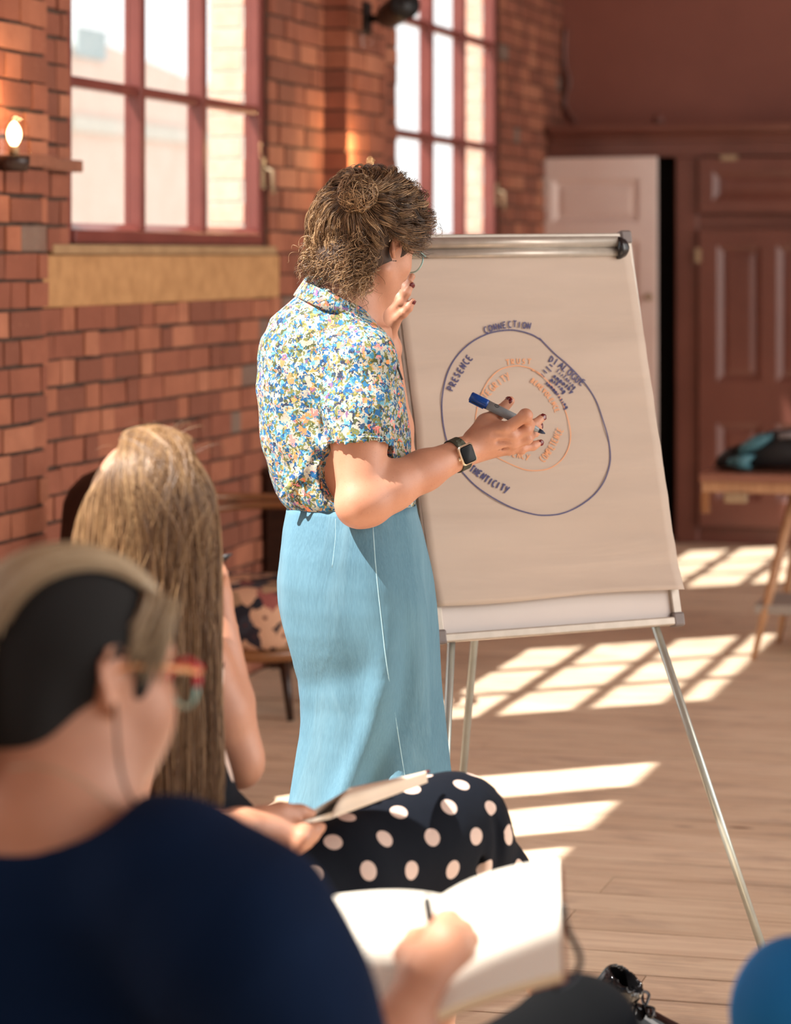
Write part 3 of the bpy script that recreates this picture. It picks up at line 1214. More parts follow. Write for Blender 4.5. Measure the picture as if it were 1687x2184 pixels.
def panelled(name, x0, x1, z0, z1, panels, m, th=0.04, loc=None, rot=0.0):
    """a framed door in its own X/Z plane, front towards -Y, hinged at x0"""
    root = structure(empty(name, (x0, YF, z0)))
    w, h = x1 - x0, z1 - z0
    # stiles and rails left over around the panels: cut a grid
    xsn = sorted({0, w} | {p[0] for p in panels} | {p[1] for p in panels})
    zsn = sorted({0, h} | {p[2] for p in panels} | {p[3] for p in panels})
    sb = MB()
    for i in range(len(xsn) - 1):
        for j in range(len(zsn) - 1):
            cxm, czm = (xsn[i] + xsn[i + 1]) / 2, (zsn[j] + zsn[j + 1]) / 2
            if any(p[0] < cxm < p[1] and p[2] < czm < p[3] for p in panels):
                continue
            sb.box((xsn[i], -th, zsn[j]), (xsn[i + 1], 0, zsn[j + 1]))
    kids = [sb.build('door_frame', m)]
    for (a, b, c, d) in panels:
        pb = MB()
        e = 0.035
        o = [(a, -th, c), (b, -th, c), (b, -th, d), (a, -th, d)]
        i = [(a + e, -th + 0.022, c + e), (b - e, -th + 0.022, c + e), (b - e, -th + 0.022, d - e), (a + e, -th + 0.022, d - e)]
        i2 = [(a + e + 0.03, -th + 0.012, c + e + 0.03), (b - e - 0.03, -th + 0.012, c + e + 0.03), (b - e - 0.03, -th + 0.012, d - e - 0.03), (a + e + 0.03, -th + 0.012, d - e - 0.03)]
        pb.loft([o, i, i2], cap=False, smooth=False)
        pb.add(i2, [(0, 1, 2, 3)])
        kids.append(pb.build('door_panel', m))
    for k in kids:
        k.parent = root
    root.rotation_euler = (0, 0, rot)
    return root


# the door standing ajar, its sunlight put into a pale colour
dw = fx(1414) - xd0
d1 = panelled('door_1', xd0 + 0.004, xd0 + dw, 0.02, ZD - 0.006,
              [(0.09, dw - 0.10, fz(476) - 0.02, fz(380) - 0.02), (0.09, dw / 2 - 0.04, fz(812), fz(520)), (dw / 2 + 0.04, dw - 0.10, fz(812), fz(520)),
               (0.09, dw / 2 - 0.04, fz(1068), fz(900)), (dw / 2 + 0.04, dw - 0.10, fz(1068), fz(900))], M['door_pale'], rot=-0.16)
hg = MB()
for zz in (fz(440), fz(960)):
    hg.box((-0.012, -0.052, zz - 0.05), (0.03, -0.038, zz + 0.05))
h_ = hg.build('hinge', M['brass'])
h_.parent = d1
kn = MB().tube([(dw - 0.03, -0.04, fz(640)), (dw - 0.03, -0.07, fz(640))], 0.012, 10).ball((dw - 0.03, -0.085, fz(640)), 0.022).build('door_knob', M['brass'])
kn.parent = d1
# dark doors to the right
xw = fx(1687) + 0.62 - xs1 - 0.02
panelled('door_2', xs1 + 0.008, xs1 + xw, fz(455), ZD - 0.012, [(0.075, xw - 0.1, 0.07, ZD - fz(455) - 0.085)], M['maroon'])
z0 = 0.10
hb = fz(489) - z0
pl = [(0.10, 0.345, fz(812) - z0, hb - 0.09), (0.43, 0.675, fz(812) - z0, hb - 0.09), (0.10, 0.345, fz(1066) - z0, fz(900) - z0), (0.43, 0.675, fz(1066) - z0, fz(900) - z0)]
panelled('door_3', xs1 + 0.008, xs1 + xw, z0, fz(489), pl, M['maroon'])
x2 = xs1 + xw + 0.01
n = 4
while x2 < XR - 0.5:
    panelled('door_%d' % n, x2, x2 + xw, fz(455), ZD - 0.012, [(0.075, xw - 0.1, 0.07, ZD - fz(455) - 0.085)], M['maroon'])
    panelled('door_%d' % (n + 1), x2, x2 + xw, z0, fz(489), pl, M['maroon'])
    x2 += xw + 0.01
    n += 2
hb_ = MB()
hb_.box((xs1 - 0.012, YF - 0.048, fz(560)), (xs1 + 0.02, YF - 0.036, fz(530)))
hb_.box((fx(1540), YF - 0.048, fz(343)), (fx(1575), YF - 0.036, fz(332)))
hb_.build('hinge', M['brass'], pan)
# a painted cable run down the plaster
MB().tube(spline([on_y(1206, 60, YU - 0.02), on_y(1204, 130, YU - 0.02), on_y(1214, 175, YU - 0.02), on_y(1204, 220, YU - 0.02), on_y(1228, 262, YU - 0.02)], 6), 0.012, 8).build('cable', M['maroon'], pan)
for px in (1405, 1508, 1560, 1625):
    pass
MB().ball(on_y(1404, 256, YF + 0.06), 0.035, 10, 6).build('plaster_lump', M['maroon'], pan)

# ---------------------------------------------------------------- outside the windows
structure(MB().box((-40, -20, -1.2), (WX - T, 60, -1.0)).build('yard_ground', M['yard']))
ob = MB()
OX = -11.0
pts = [on_x(px, py, OX) for px, py in ((-260, 60), (-60, 30), (170, 98), (228, 96), (300, 124), (400, 166), (620, 240))]
poly = [(p.y, p.z) for p in pts] + [(pts[-1].y, -1.0), (pts[0].y, -1.0)]
ob.loft([[(OX, yy, zz) for yy, zz in poly], [(OX - 6, yy, zz) for yy, zz in poly]], smooth=False)
nbld = tag(ob.build('neighbouring_building', M['render_pale']), 'pale brick building with a sloping roofline outside the first window', 'building')
p0, p1 = on_x(160, 98, OX + 0.03), on_x(224, 68, OX + 0.03)
MB().box((OX - 1.5, p0.y, p0.z - 0.1), (OX + 0.05, p1.y, p1.z)).build('roof_lantern', M['roof_slate'], nbld)
p0, p1 = on_x(150, 278, OX + 0.03), on_x(640, 252, OX + 0.03)
MB().box((OX - 0.2, p0.y, p0.z), (OX + 0.06, p1.y, p0.z + 0.16)).build('string_course', M['mortar_pale'], nbld)
# ------------------------------------------------------------------ lamps and fittings on the brick wall
def sconce(px, py_base, py_top, label):
    """glass jar lamp with a lit filament bulb on a dark wall bracket"""
    b = on_x(px, py_base, PX + 0.085)
    t = on_x(px, py_top, PX + 0.085)
    H = t.z - b.z
    root = tag(empty('wall_lamp', b), label, 'lamp', 'filament lamps along the brick wall')
    R = 0.047
    MB().tube([b + Vector((0, 0, -0.045)), b + Vector((0, 0, -0.02)), b], [0.038, 0.046, 0.046], 18).tube([b + Vector((-0.085, 0, -0.03)), b + Vector((0, 0, -0.03))], 0.014, 10).build('lamp_base', M['dark_wood'], root)
    MB().tube([Vector((PX, b.y, b.z - 0.03)), Vector((PX + 0.014, b.y, b.z - 0.03))], 0.05, 18).build('wall_plate', M['black_metal'], root)
    rings = []
    for k in range(13):
        f = k / 12
        z = H * f
        r = R if f < 0.62 else R * math.sqrt(max(0.0008, 1 - ((f - 0.62) / 0.38) ** 2))
        rings.append([b + Vector((r * math.cos(a * math.pi / 10), r * math.sin(a * math.pi / 10), z)) for a in range(20)])
    MB().loft(rings, cap=False).build('glass_jar', M['lamp_glass'], root)
    MB().tube([b, b + Vector((0, 0, 0.028))], 0.014, 12).build('lamp_holder', M['brass'], root)
    bb = []
    for k in range(11):
        f = k / 10
        r = 0.004 + 0.017 * math.sin(math.pi * min(1, f * 0.98 + 0.02)) ** 0.8
        bb.append([b + Vector((r * math.cos(a * math.pi / 6), r * math.sin(a * math.pi / 6), 0.026 + f * H * 0.62)) for a in range(12)])
    MB().loft(bb).build('bulb', M['filament'], root)
    l = bpy.data.lights.new('lamp_glow', 'POINT')
    l.energy, l.color, l.shadow_soft_size = 5.0, (1.0, 0.62, 0.28), 0.03
    lo = bpy.data.objects.new('lamp_glow', l)
    COL.objects.link(lo)
    lo.parent = root
    lo.location = (0.02, 0, H + 0.03)
    return root


sconce(30, 332, 246, 'glass jar wall lamp glowing on the brick pier beside the first window')
sconce(785, 424, 338, "glass jar wall lamp glowing just above the standing woman's hair bun")

# ledge beside the first lamp
a, b = on_x(-40, 345, PX), on_x(168, 355, WX)
lg = MB()
lg.box((WX, 7.83, b.z - 0.022), (WX + 0.05, 8.235, b.z + 0.016)).box((PX, 7.1, b.z - 0.022), (PX + 0.03, 7.83, b.z + 0.016))
tag(lg.build('wall_ledge', M['table_wood'], None, 0.004), 'narrow wooden ledge on the brick wall between lamp and first window', 'ledge')

# black spotlight bracket high on the second pier
p = on_x(778, 40, PX)
root = tag(empty('wall_spotlight', p), 'black wall spotlight bracket high between the two windows', 'spotlight')
MB().box((PX, p.y - 0.045, p.z - 0.06), (PX + 0.02, p.y + 0.045, p.z + 0.07)).build('wall_plate', M['black_metal'], root, 0.004)
q = on_x(830, 33, PX + 0.17)
MB().tube([p + Vector((0.01, 0, 0)), p + Vector((0.1, 0.03, 0.0)), q], 0.018, 10).build('arm', M['black_metal'], root)
q2 = on_x(858, 14, PX + 0.26)
MB().tube([q + (q - q2) * 0.45, q, q2, q2 + (q2 - q) * 0.3], [0.03, 0.055, 0.06, 0.062], 16).build('lamp_head', M['black_metal'], root)
g = on_x(785, 58, PX + 0.06)
MB().tube([g, g + Vector((0, 0, -0.03)), g + Vector((0, 0, -0.08))], [0.02, 0.034, 0.03], 14, cap=False).build('glass_shade', M['lamp_glass'], root)
# ------------------------------------------------------------------ flip chart
BLp, BRp = at(928, 1372, 5.80), at(1455, 1332, 6.05)
E_ = (BRp - BLp)
CWID = E_.length
E_.normalize()
nh = E_.cross(UP).normalized()
if nh.dot(CF) > 0:
    nh = -nh
LEAN = math.radians(14.4)
T_ = (UP * math.cos(LEAN) - nh * math.sin(LEAN))
T_ = (T_ - E_ * T_.dot(E_)).normalized()
N_ = E_.cross(T_).normalized()
if N_.dot(CF) > 0:
    N_ = -N_
CLEN = 0.885


def cp(s, t, n=0.0):
    return BLp + E_ * s + T_ * t + N_ * n


def chart_px(px, py, n=0.0):
    return on_plane(px, py, BLp + N_ * n, N_)


chart = tag(empty('flip_chart', Vector((cp(CWID / 2, 0).x, cp(CWID / 2, 0).y, 0))), 'flip chart easel with a large paper pad showing hand-drawn circles', 'flip chart')
bd = MB()
bd.obox(cp(CWID / 2, CLEN / 2, -0.008), E_ * (CWID / 2 - 0.004), T_ * (CLEN / 2 - 0.004), N_ * 0.006)
bd.build('whiteboard', M['whiteboard'], chart)
for s0 in (0.011, CWID - 0.011):
    MB().obox(cp(s0, CLEN / 2, -0.004), E_ * 0.011, T_ * (CLEN / 2), N_ * 0.011).build('frame_rail', M['aluminium'], chart, 0.003)
MB().obox(cp(CWID / 2, 0.009, -0.002), E_ * (CWID / 2 - 0.014), T_ * 0.009, N_ * 0.012).build('frame_rail', M['aluminium'], chart, 0.003)
MB().obox(cp(CWID / 2, CLEN - 0.011, -0.004), E_ * (CWID / 2 - 0.014), T_ * 0.011, N_ * 0.011).build('frame_rail', M['aluminium'], chart, 0.003)
for s0, t0 in ((0.011, 0.012), (CWID - 0.011, 0.012), (0.013, CLEN - 0.010), (CWID - 0.013, CLEN - 0.010)):
    MB().obox(cp(s0, t0, -0.003), E_ * 0.0145, T_ * 0.0155, N_ * 0.014).build('corner_cap', M['grey_plastic'], chart, 0.005)
# clamp bar with its rounded profile
prof = []
for k in range(15):
    a = math.pi * (k / 14)
    prof.append((0.016 - 0.0135 * math.cos(a) + 0.0, 0.014 + 0.017 * math.sin(a)))
prof = [(-0.017, 0.010), (-0.016, 0.021), (-0.008, 0.0235), (0.0005, 0.021)] + prof + [(0.0295, 0.006), (-0.017, 0.006)]
t0 = CLEN - 0.040
cl = MB()
cl.loft([[cp(s, t0 + a, b) for a, b in prof] for s in (0.012, CWID - 0.045)], cap=True)
cl.build('clamp_bar', M['aluminium'], chart)
for sa, sb_ in ((CWID - 0.048, CWID - 0.018), (-0.012, 0.016)):
    cm = MB()
    rr = [cp(sa + (sb_ - sa) * f, t0 + 0.003, 0.012) for f in (0, 0.3, 0.75, 1)]
    cm.tube(rr, [0.026, 0.0265, 0.021, 0.012], 16)
    cm.build('clamp_end', M['black_plastic'], chart)
# paper
LQ = [(836, 522), (859, 701), (884, 890), (897, 1062), (914, 1190), (930, 1294)]
RQ = [(1341, 522), (1374, 718), (1412, 972), (1434, 1127), (1450, 1225), (1452, 1257)]


def along(Q, f):
    ys = [q[1] for q in Q]
    yy = ys[0] + (ys[-1] - ys[0]) * f
    return float(np.interp(yy, ys, [q[0] for q in Q])), yy


NU, NV = 28, 60
pg = []
for j in range(NV + 1):
    f = j / NV
    lx, ly = along(LQ, f)
    rx, ry = along(RQ, f)
    rowp = []
    for i in range(NU + 1):
        u = i / NU
        rip = 0.0011 * math.sin(f * 41 + u * 3) * min(1, f * 3) * (0.4 + 0.6 * f) + 0.0005 * math.sin(f * 87 - u * 5)
        curl = 0.016 * max(0, f - 0.93) / 0.07 * (0.4 + 0.6 * u)
        rowp.append(chart_px(lx + (rx - lx) * u, ly + (ry - ly) * u + 3 * math.sin(u * 7) * (f ** 8), 0.012) + N_ * (rip + curl))
    pg.append(rowp)
mbp = MB()
for j in range(NV):
    for i in range(NU):
        pass
vs = [p for r in pg for p in r]
fs = [(j * (NU + 1) + i, (j + 1) * (NU + 1) + i, (j + 1) * (NU + 1) + i + 1, j * (NU + 1) + i + 1) for j in range(NV) for i in range(NU)]
mbp.add(vs, fs, True)
sheet = mbp.build('paper_sheet', M['paper'], chart)
so_ = sheet.modifiers.new('thick', 'SOLIDIFY')
so_.thickness = 0.0004
so_.offset = -1
pd = MB()
pd.obox((chart_px(845, 530, 0.004) + chart_px(1440, 1250, 0.004)) / 2, E_ * (CWID / 2 - 0.02), T_ * (CLEN / 2 - 0.075), N_ * 0.005)
pd.build('paper_pad', M['paper'], chart)


# marker lines lying on the paper
def ribbon(mb, pxs, w, n=0.0140):
    P = [chart_px(x, y, n) for x, y in pxs]
    vs = []
    for i, p in enumerate(P):
        t = (P[min(i + 1, len(P) - 1)] - P[max(i - 1, 0)])
        if t.length < 1e-9:
            t = E_
        sd = N_.cross(t.normalized()) * (w / 2)
        vs += [p - sd, p + sd]
    fs = [(2 * i, 2 * i + 1, 2 * i + 3, 2 * i + 2) for i in range(len(P) - 1)]
    mb.add(vs, fs)


def smooth2(pts, n=5):
    return [(p.x, p.y) for p in spline([(x, y, 0) for x, y in pts], n)]


z6 = lambda L: [(900 + x / 3.834, 650 + y / 3.834) for x, y in L]
OUT = z6([(980, 292), (900, 245), (800, 215), (700, 207), (560, 230), (430, 290), (330, 370), (250, 470), (195, 600), (165, 760), (165, 900), (185, 1040), (215, 1150), (265, 1280), (345, 1385), (450, 1490), (600, 1590), (750, 1665), (900, 1710), (1000, 1722), (1130, 1710), (1260, 1660), (1390, 1570), (1480, 1460), (1530, 1330), (1540, 1220), (1520, 1080), (1475, 930), (1430, 800), (1360, 680), (1270, 570), (1180, 480), (1080, 395), (960, 272)])
mb = MB()
ribbon(mb, smooth2(OUT), 0.0030)
mb.build('circle_line', M['ink_blue'], chart)
INN = z6([(980, 580), (900, 525), (820, 503), (750, 500), (640, 530), (560, 600), (510, 680), (470, 780), (445, 880), (440, 950), (450, 1080), (520, 1180), (620, 1250), (740, 1310), (850, 1350), (950, 1355), (1050, 1335), (1140, 1270), (1195, 1180), (1215, 1080), (1205, 980), (1170, 860), (1130, 760), (1060, 660), (960, 560), (900, 535)])
mb = MB()
ribbon(mb, smooth2(INN), 0.0021)
mb.build('circle_line', M['ink_orange'], chart)

ARC = lambda cx, cy, rx, ry, a0, a1, n=9: [(cx + rx * math.cos(math.radians(a0 + (a1 - a0) * i / n)), cy + ry * math.sin(math.radians(a0 + (a1 - a0) * i / n))) for i in range(n + 1)]
GL = {
    'A': [[(0, 0), (0.45, 1), (0.85, 0)], [(0.15, 0.35), (0.75, 0.4)]],
    'B': [[(0, 0), (0, 1), (0.5, 0.9), (0.5, 0.6), (0.05, 0.5), (0.6, 0.4), (0.55, 0.05), (0, 0)]],
    'C': [ARC(0.5, 0.5, 0.45, 0.5, 60, 300)],
    'D': [[(0.05, 0), (0, 1), (0.6, 0.75), (0.65, 0.3), (0.05, 0)]],
    'E': [[(0.65, 1), (0.05, 0.95), (0, 0.05), (0.65, 0)], [(0.02, 0.5), (0.55, 0.55)]],
    'F': [[(0.7, 1), (0.05, 0.95), (0, 0)], [(0.02, 0.5), (0.5, 0.52)]],
    'G': [ARC(0.5, 0.5, 0.45, 0.5, 60, 330), [(0.9, 0.3), (0.55, 0.4)]],
    'H': [[(0, 0), (0.05, 1)], [(0.6, 0), (0.65, 1)], [(0, 0.45), (0.65, 0.55)]],
    'I': [[(0.25, 0), (0.3, 1)]],
    'K': [[(0, 0), (0, 1)], [(0.6, 1), (0.05, 0.45), (0.65, 0)]],
    'L': [[(0.05, 1), (0, 0), (0.6, 0.02)]],
    'M': [[(0, 0), (0.1, 1), (0.4, 0.35), (0.75, 1), (0.85, 0)]],
    'N': [[(0, 0), (0.05, 1), (0.65, 0), (0.75, 1.05)]],
    'O': [ARC(0.42, 0.5, 0.4, 0.48, 0, 360, 12)],
    'P': [[(0.05, 0), (0, 1), (0.6, 0.85), (0.55, 0.5), (0.05, 0.45)]],
    'R': [[(0.05, 0), (0, 1), (0.6, 0.85), (0.5, 0.5), (0.05, 0.45), (0.65, 0)]],
    'S': [[(0.6, 0.95), (0.15, 0.9), (0.1, 0.6), (0.55, 0.45), (0.5, 0.05), (0, 0.05)]],
    'T': [[(0, 1), (0.8, 1.02)], [(0.4, 1), (0.38, 0)]],
    'U': [[(0, 1), (0.05, 0.15), (0.35, 0), (0.6, 0.2), (0.65, 1)]],
    'V': [[(0, 1), (0.35, 0), (0.7, 1)]],
    'Y': [[(0, 1), (0.35, 0.5)], [(0.8, 1.05), (0.1, -0.15)]],
    'a': [ARC(0.35, 0.3, 0.3, 0.3, 20, 380, 8), [(0.65, 0.6), (0.7, 0)]],
    'd': [ARC(0.35, 0.3, 0.3, 0.3, 20, 380, 8), [(0.65, 1.1), (0.68, 0)]],
    'e': [[(0.1, 0.3), (0.6, 0.35), (0.4, 0.62), (0.1, 0.4), (0.2, 0.02), (0.65, 0.1)]],
    'g': [ARC(0.35, 0.3, 0.3, 0.3, 20, 380, 8), [(0.65, 0.6), (0.6, -0.4), (0.1, -0.4)]],
    'h': [[(0.05, 1.1), (0.05, 0)], [(0.05, 0.4), (0.4, 0.6), (0.6, 0)]],
    'i': [[(0.3, 0.6), (0.3, 0)]],
    'k': [[(0.05, 1.1), (0.05, 0)], [(0.5, 0.6), (0.05, 0.25), (0.55, 0)]],
    'l': [[(0.2, 1.1), (0.2, 0)]],
    'm': [[(0, 0), (0.05, 0.6), (0.25, 0.55), (0.35, 0), (0.4, 0.55), (0.65, 0.55), (0.7, 0)]],
    'n': [[(0, 0), (0.05, 0.6), (0.4, 0.6), (0.6, 0)]],
    'p': [[(0.05, 0.6), (0.05, -0.4)], ARC(0.35, 0.3, 0.3, 0.3, 180, -180, 8)],
    'r': [[(0.05, 0), (0.08, 0.6), (0.5, 0.6)]],
    's': [[(0.55, 0.6), (0.15, 0.55), (0.5, 0.2), (0.05, 0.02)]],
    't': [[(0.3, 1), (0.3, 0.05), (0.5, 0)], [(0.05, 0.65), (0.6, 0.68)]],
    'u': [[(0, 0.6), (0.1, 0.05), (0.5, 0.1), (0.55, 0.6), (0.6, 0)]],
    'y': [[(0, 0.6), (0.3, 0.05)], [(0.65, 0.6), (0.1, -0.45)]],
}


def write(word, base, h, ink, w, aspect=0.85):
    bl = smooth2(base, 8)
    d = [0.0]
    for i in range(1, len(bl)):
        d.append(d[-1] + math.hypot(bl[i][0] - bl[i - 1][0], bl[i][1] - bl[i - 1][1]))
    L = d[-1]
    mb = MB()
    n = len(word)
    adv = L / n
    for k, ch in enumerate(word):
        if ch == ' ':
            continue
        s = adv * (k + 0.08)
        bx, by = np.interp(s, d, [p[0] for p in bl]), np.interp(s, d, [p[1] for p in bl])
        s2 = min(s + adv * 0.7, L)
        ex, ey = np.interp(s2, d, [p[0] for p in bl]), np.interp(s2, d, [p[1] for p in bl])
        l_ = math.hypot(ex - bx, ey - by) + 1e-6
        ux, uy = (ex - bx) / l_, (ey - by) / l_
        vx, vy = uy, -ux
        jx, jy = RNG.normal(0, 0.03 * h, 2)
        cwid = adv * aspect
        for st in GL[ch]:
            pts = []
            for (a, b) in st:
                pts.append((bx + jx + ux * a * cwid + vx * b * h, by + jy + uy * a * cwid + vy * b * h))
            dense = []
            for i in range(len(pts) - 1):
                for q in range(3):
                    f = q / 3
                    dense.append((pts[i][0] + (pts[i + 1][0] - pts[i][0]) * f, pts[i][1] + (pts[i + 1][1] - pts[i][1]) * f))
            dense.append(pts[-1])
            ribbon(mb, dense, w, 0.0141)
    return mb.build('lettering', M[ink], chart)


write('CONNECTION', [(1034, 711), (1062, 703), (1095, 698), (1134, 703)], 13, 'ink_blue', 0.0028)
write('PRESENCE', [(966, 835), (984, 800), (1010, 762)], 14, 'ink_blue', 0.0030)
write('DIALOGUE', [(1169, 770), (1195, 786), (1220, 808), (1243, 826)], 14, 'ink_blue', 0.0028)
write('listening', [(1186, 793), (1204, 808), (1226, 831)], 8, 'ink_blue', 0.0022)
write('empathy', [(1179, 804), (1198, 818), (1221, 841)], 8, 'ink_blue', 0.0032)
write('asking', [(1173, 812), (1188, 823), (1204, 840)], 8, 'ink_blue', 0.0032)
write('summarising', [(1163, 818), (1180, 834), (1196, 856), (1208, 874)], 8, 'ink_blue', 0.0030)
mb = MB()
for a, b in (((1172.6, 777), (1179, 782)), ((1165, 781.6), (1176, 792.5)), ((1158.5, 788.7), (1166.8, 796)), ((1154, 797), (1161, 804.5))):
    ribbon(mb, [a, b], 0.0028)
mb.build('tally_marks', M['ink_blue'], chart)
write('TRUST', [(1079, 779), (1105, 776), (1136, 777)], 11, 'ink_orange', 0.0022)
write('INTEGRITY', [(1026, 868), (1040, 848), (1062, 826), (1092, 806)], 14, 'ink_orange', 0.0022)
write('BENEVOLENCE', [(1131, 814), (1152, 831), (1172, 855), (1186, 882)], 10, 'ink_orange', 0.0022)
write('COMPETENCE', [(1160, 987), (1180, 962), (1203, 915)], 14, 'ink_orange', 0.0022)
write('CONSISTENCY', [(1030, 950), (1060, 966), (1095, 974), (1130, 982)], 11, 'ink_orange', 0.0022)
write('AUTHENTICITY', [(984, 992), (1010, 1010), (1045, 1034), (1083, 1053)], 14, 'ink_blue', 0.0034)

# legs
def leg(a, b, name='leg', r=0.0092):
    d = (b - a).normalized()
    MB().tube([a, b], r, 12).build(name, M['leg_metal'], chart)
    o = MB().tube([b - d * 0.035, b], r * 1.35, 12).build('rubber_foot', M['black_plastic'], chart)
    return o


fr = at(1622, 2010, 5.90)
la = chart_px(1398, 1338, -0.02)
dirl = (fr - la)
leg(la - dirl * 0.2, la + dirl * ((0.004 - la.z) / dirl.z))
lb = chart_px(972, 1372, -0.02)
fb = at(956, 1655, lb.dot(CF) - 0.065)
dirl = fb - lb
leg(lb + T_ * 0.06, lb + dirl * ((0.004 - lb.z) / dirl.z))
lc = chart_px(1080, 560, -0.032)
fc = at(987, 1655, 6.46)
dirl = fc - lc
leg(lc, lc + dirl * ((0.004 - lc.z) / dirl.z))
# the side tube running up the left edge behind the pad
MB().tube([cp(-0.006, 0.05, -0.012), cp(-0.006, CLEN - 0.02, -0.012)], 0.008, 10).build('side_tube', M['leg_metal'], chart)
# ------------------------------------------------------------------ side table with a backpack
TD = 11.0
tl = at(1490, 1010, TD)
TZ = tl.z
ex = Vector((1, 0, 0))
tl = Vector((tl.x, tl.y, 0))
TW, TDp = 1.5, 0.62
table = tag(empty('side_table', (tl.x + TW / 2, tl.y + TDp / 2, 0)), 'brown trestle table with splayed light legs near the dark cupboards', 'table')
MB().box((tl.x, tl.y, TZ - 0.032), (tl.x + TW, tl.y + TDp, TZ)).build('tabletop', M['table_wood'], table, 0.006)
MB().box((tl.x + 0.01, tl.y + 0.02, TZ - 0.075), (tl.x + TW - 0.01, tl.y + 0.045, TZ - 0.032)).build('apron', M['light_wood'], table)
MB().box((tl.x + 0.005, tl.y + 0.02, TZ - 0.16), (tl.x + 0.04, tl.y + 0.05, TZ - 0.075)).build('bracket', M['bent_wood'], table, 0.004)
MB().box((tl.x + 0.10, tl.y + 0.005, TZ - 0.115), (tl.x + 0.19, tl.y + 0.05, TZ - 0.076)).build('drawer_pull', M['brass'], table, 0.006)
t1, f1 = at(1700, 1030, TD + 0.05), at(1606, 1405, 10.94)
t2, f2 = at(1722, 1030, TD + 0.5), at(1660, 1366, 11.42)
for a, b in ((t1, f1), (t2, f2)):
    b = Vector((b.x, b.y, 0))
    MB().tube([a, a + (b - a) * 0.6, b], [0.022, 0.02, 0.011], 10).build('leg', M['light_wood'], table)
    sx = 0.95
    m_ = lambda p: Vector((2 * (tl.x + TW * 0.62) - p.x, p.y, p.z))
    MB().tube([m_(a), m_(a + (b - a) * 0.6), m_(b)], [0.022, 0.02, 0.011], 10).build('leg', M['light_wood'], table)
g0 = at(1608, 1300, 10.97)
MB().box((g0.x, g0.y, g0.z - 0.018), (tl.x + TW * 1.2, g0.y + 0.42, g0.z + 0.02)).build('foot_shelf', M['grey_board'], table, 0.004)

# backpack lying on the table
bk = tag(empty('backpack', (tl.x + 0.45, tl.y + 0.3, TZ)), 'teal and black backpack lying on the side table', 'bag')


def lump(name, pts, mat, dy0=0.12, dy1=0.5):
    """soft cushion over a px outline"""
    rings = []
    for k, f in enumerate((0, 0.12, 0.5, 0.88, 1)):
        sc = (0.72, 0.94, 1.0, 0.94, 0.72)[k]
        yy = tl.y + dy0 + (dy1 - dy0) * f
        P = [on_y(px, py, tl.y + 0.2) for px, py in pts]
        cx_ = sum(p.x for p in P) / len(P)
        cz_ = sum(p.z for p in P) / len(P)
        rings.append([Vector((cx_ + (p.x - cx_) * sc, yy, max(TZ + 0.002, cz_ + (p.z - cz_) * sc))) for p in P])
    return MB().loft(rings).build(name, mat, bk)


lump('pack_body', [(1562, 998), (1566, 968), (1590, 940), (1630, 923), (1690, 918), (1780, 922), (1800, 960), (1800, 998)], M['black_nylon'], 0.14, 0.5)
lump('lid', [(1572, 966), (1585, 945), (1612, 928), (1650, 922), (1656, 932), (1625, 955), (1590, 968)], M['teal_cloth'], 0.10, 0.42)
lump('side_pocket', [(1572, 996), (1570, 972), (1590, 965), (1618, 968), (1604, 984), (1606, 998)], M['teal_cloth'], 0.08, 0.3)
lump('mesh_pocket', [(1522, 997), (1528, 975), (1548, 958), (1570, 950), (1578, 975), (1572, 997)], M['black_nylon'], 0.16, 0.42)
lump('zip_pull', [(1556, 988), (1560, 976), (1572, 972), (1578, 984), (1572, 992)], M['teal_cloth'], 0.10, 0.2)
MB().tube([on_y(1662, 930, tl.y + 0.1), on_y(1700, 927, tl.y + 0.1), on_y(1740, 930, tl.y + 0.1)], 0.014, 8).build('strap', M['grey_strap'], bk)

# ------------------------------------------------------------------ floral tub chair by the wall
SD = 9.45
c0 = at(545, 1300, SD + 0.30)
SX, SY_ = c0.x, c0.y
sz1, sz0 = 0.455, 0.26
tub = tag(empty('tub_chair', (SX, SY_, 0)), 'bentwood tub armchair with a dark floral padded seat', 'chair')
rx, ry = 0.275, 0.27
rings = []
for z, f in ((0.245, 0.93), (0.27, 0.99), (0.36, 1.01), (0.41, 1.0), (0.44, 0.95), (0.458, 0.8), (0.464, 0.4)):
    rings.append([Vector((SX + rx * f * (abs(math.cos(a)) ** 0.8) * math.copysign(1, math.cos(a)), SY_ + ry * f * (abs(math.sin(a)) ** 0.8) * math.copysign(1, math.sin(a)), z)) for a in [2 * math.pi * i / 36 for i in range(36)]])
MB().loft(rings).build('padded_seat', M['tapestry'], tub)
MB().loft([[Vector((SX + 0.25 * math.cos(a), SY_ + 0.245 * math.sin(a), z)) for a in [2 * math.pi * i / 28 for i in range(28)]] for z in (0.2, 0.246)]).build('seat_rail', M['bent_wood'], tub)
for a in (0.75, 2.4, 3.9, 5.5):
    p = Vector((SX + 0.22 * math.cos(a), SY_ + 0.22 * math.sin(a), 0.21))
    MB().tube([p, Vector((SX + 0.27 * math.cos(a), SY_ + 0.27 * math.sin(a), 0.0))], [0.02, 0.012], 10).build('leg', M['dark_wood'], tub)


def hoop(zc, dz, r0, name):
    pts = []
    for i in range(33):
        a = math.radians(-48 + 276 * i / 32) + 0.35
        e = abs(i - 16) / 16
        drop = (0.24 if e > 0.82 else 0) * ((e - 0.82) / 0.18) ** 1.3 if e > 0.82 else 0
        pts.append(Vector((SX + r0 * math.cos(a), SY_ + r0 * math.sin(a), zc + dz * math.sin(a) - drop)))
    return MB().tube(pts, 0.014, 10).build(name, M['bent_wood'], tub)


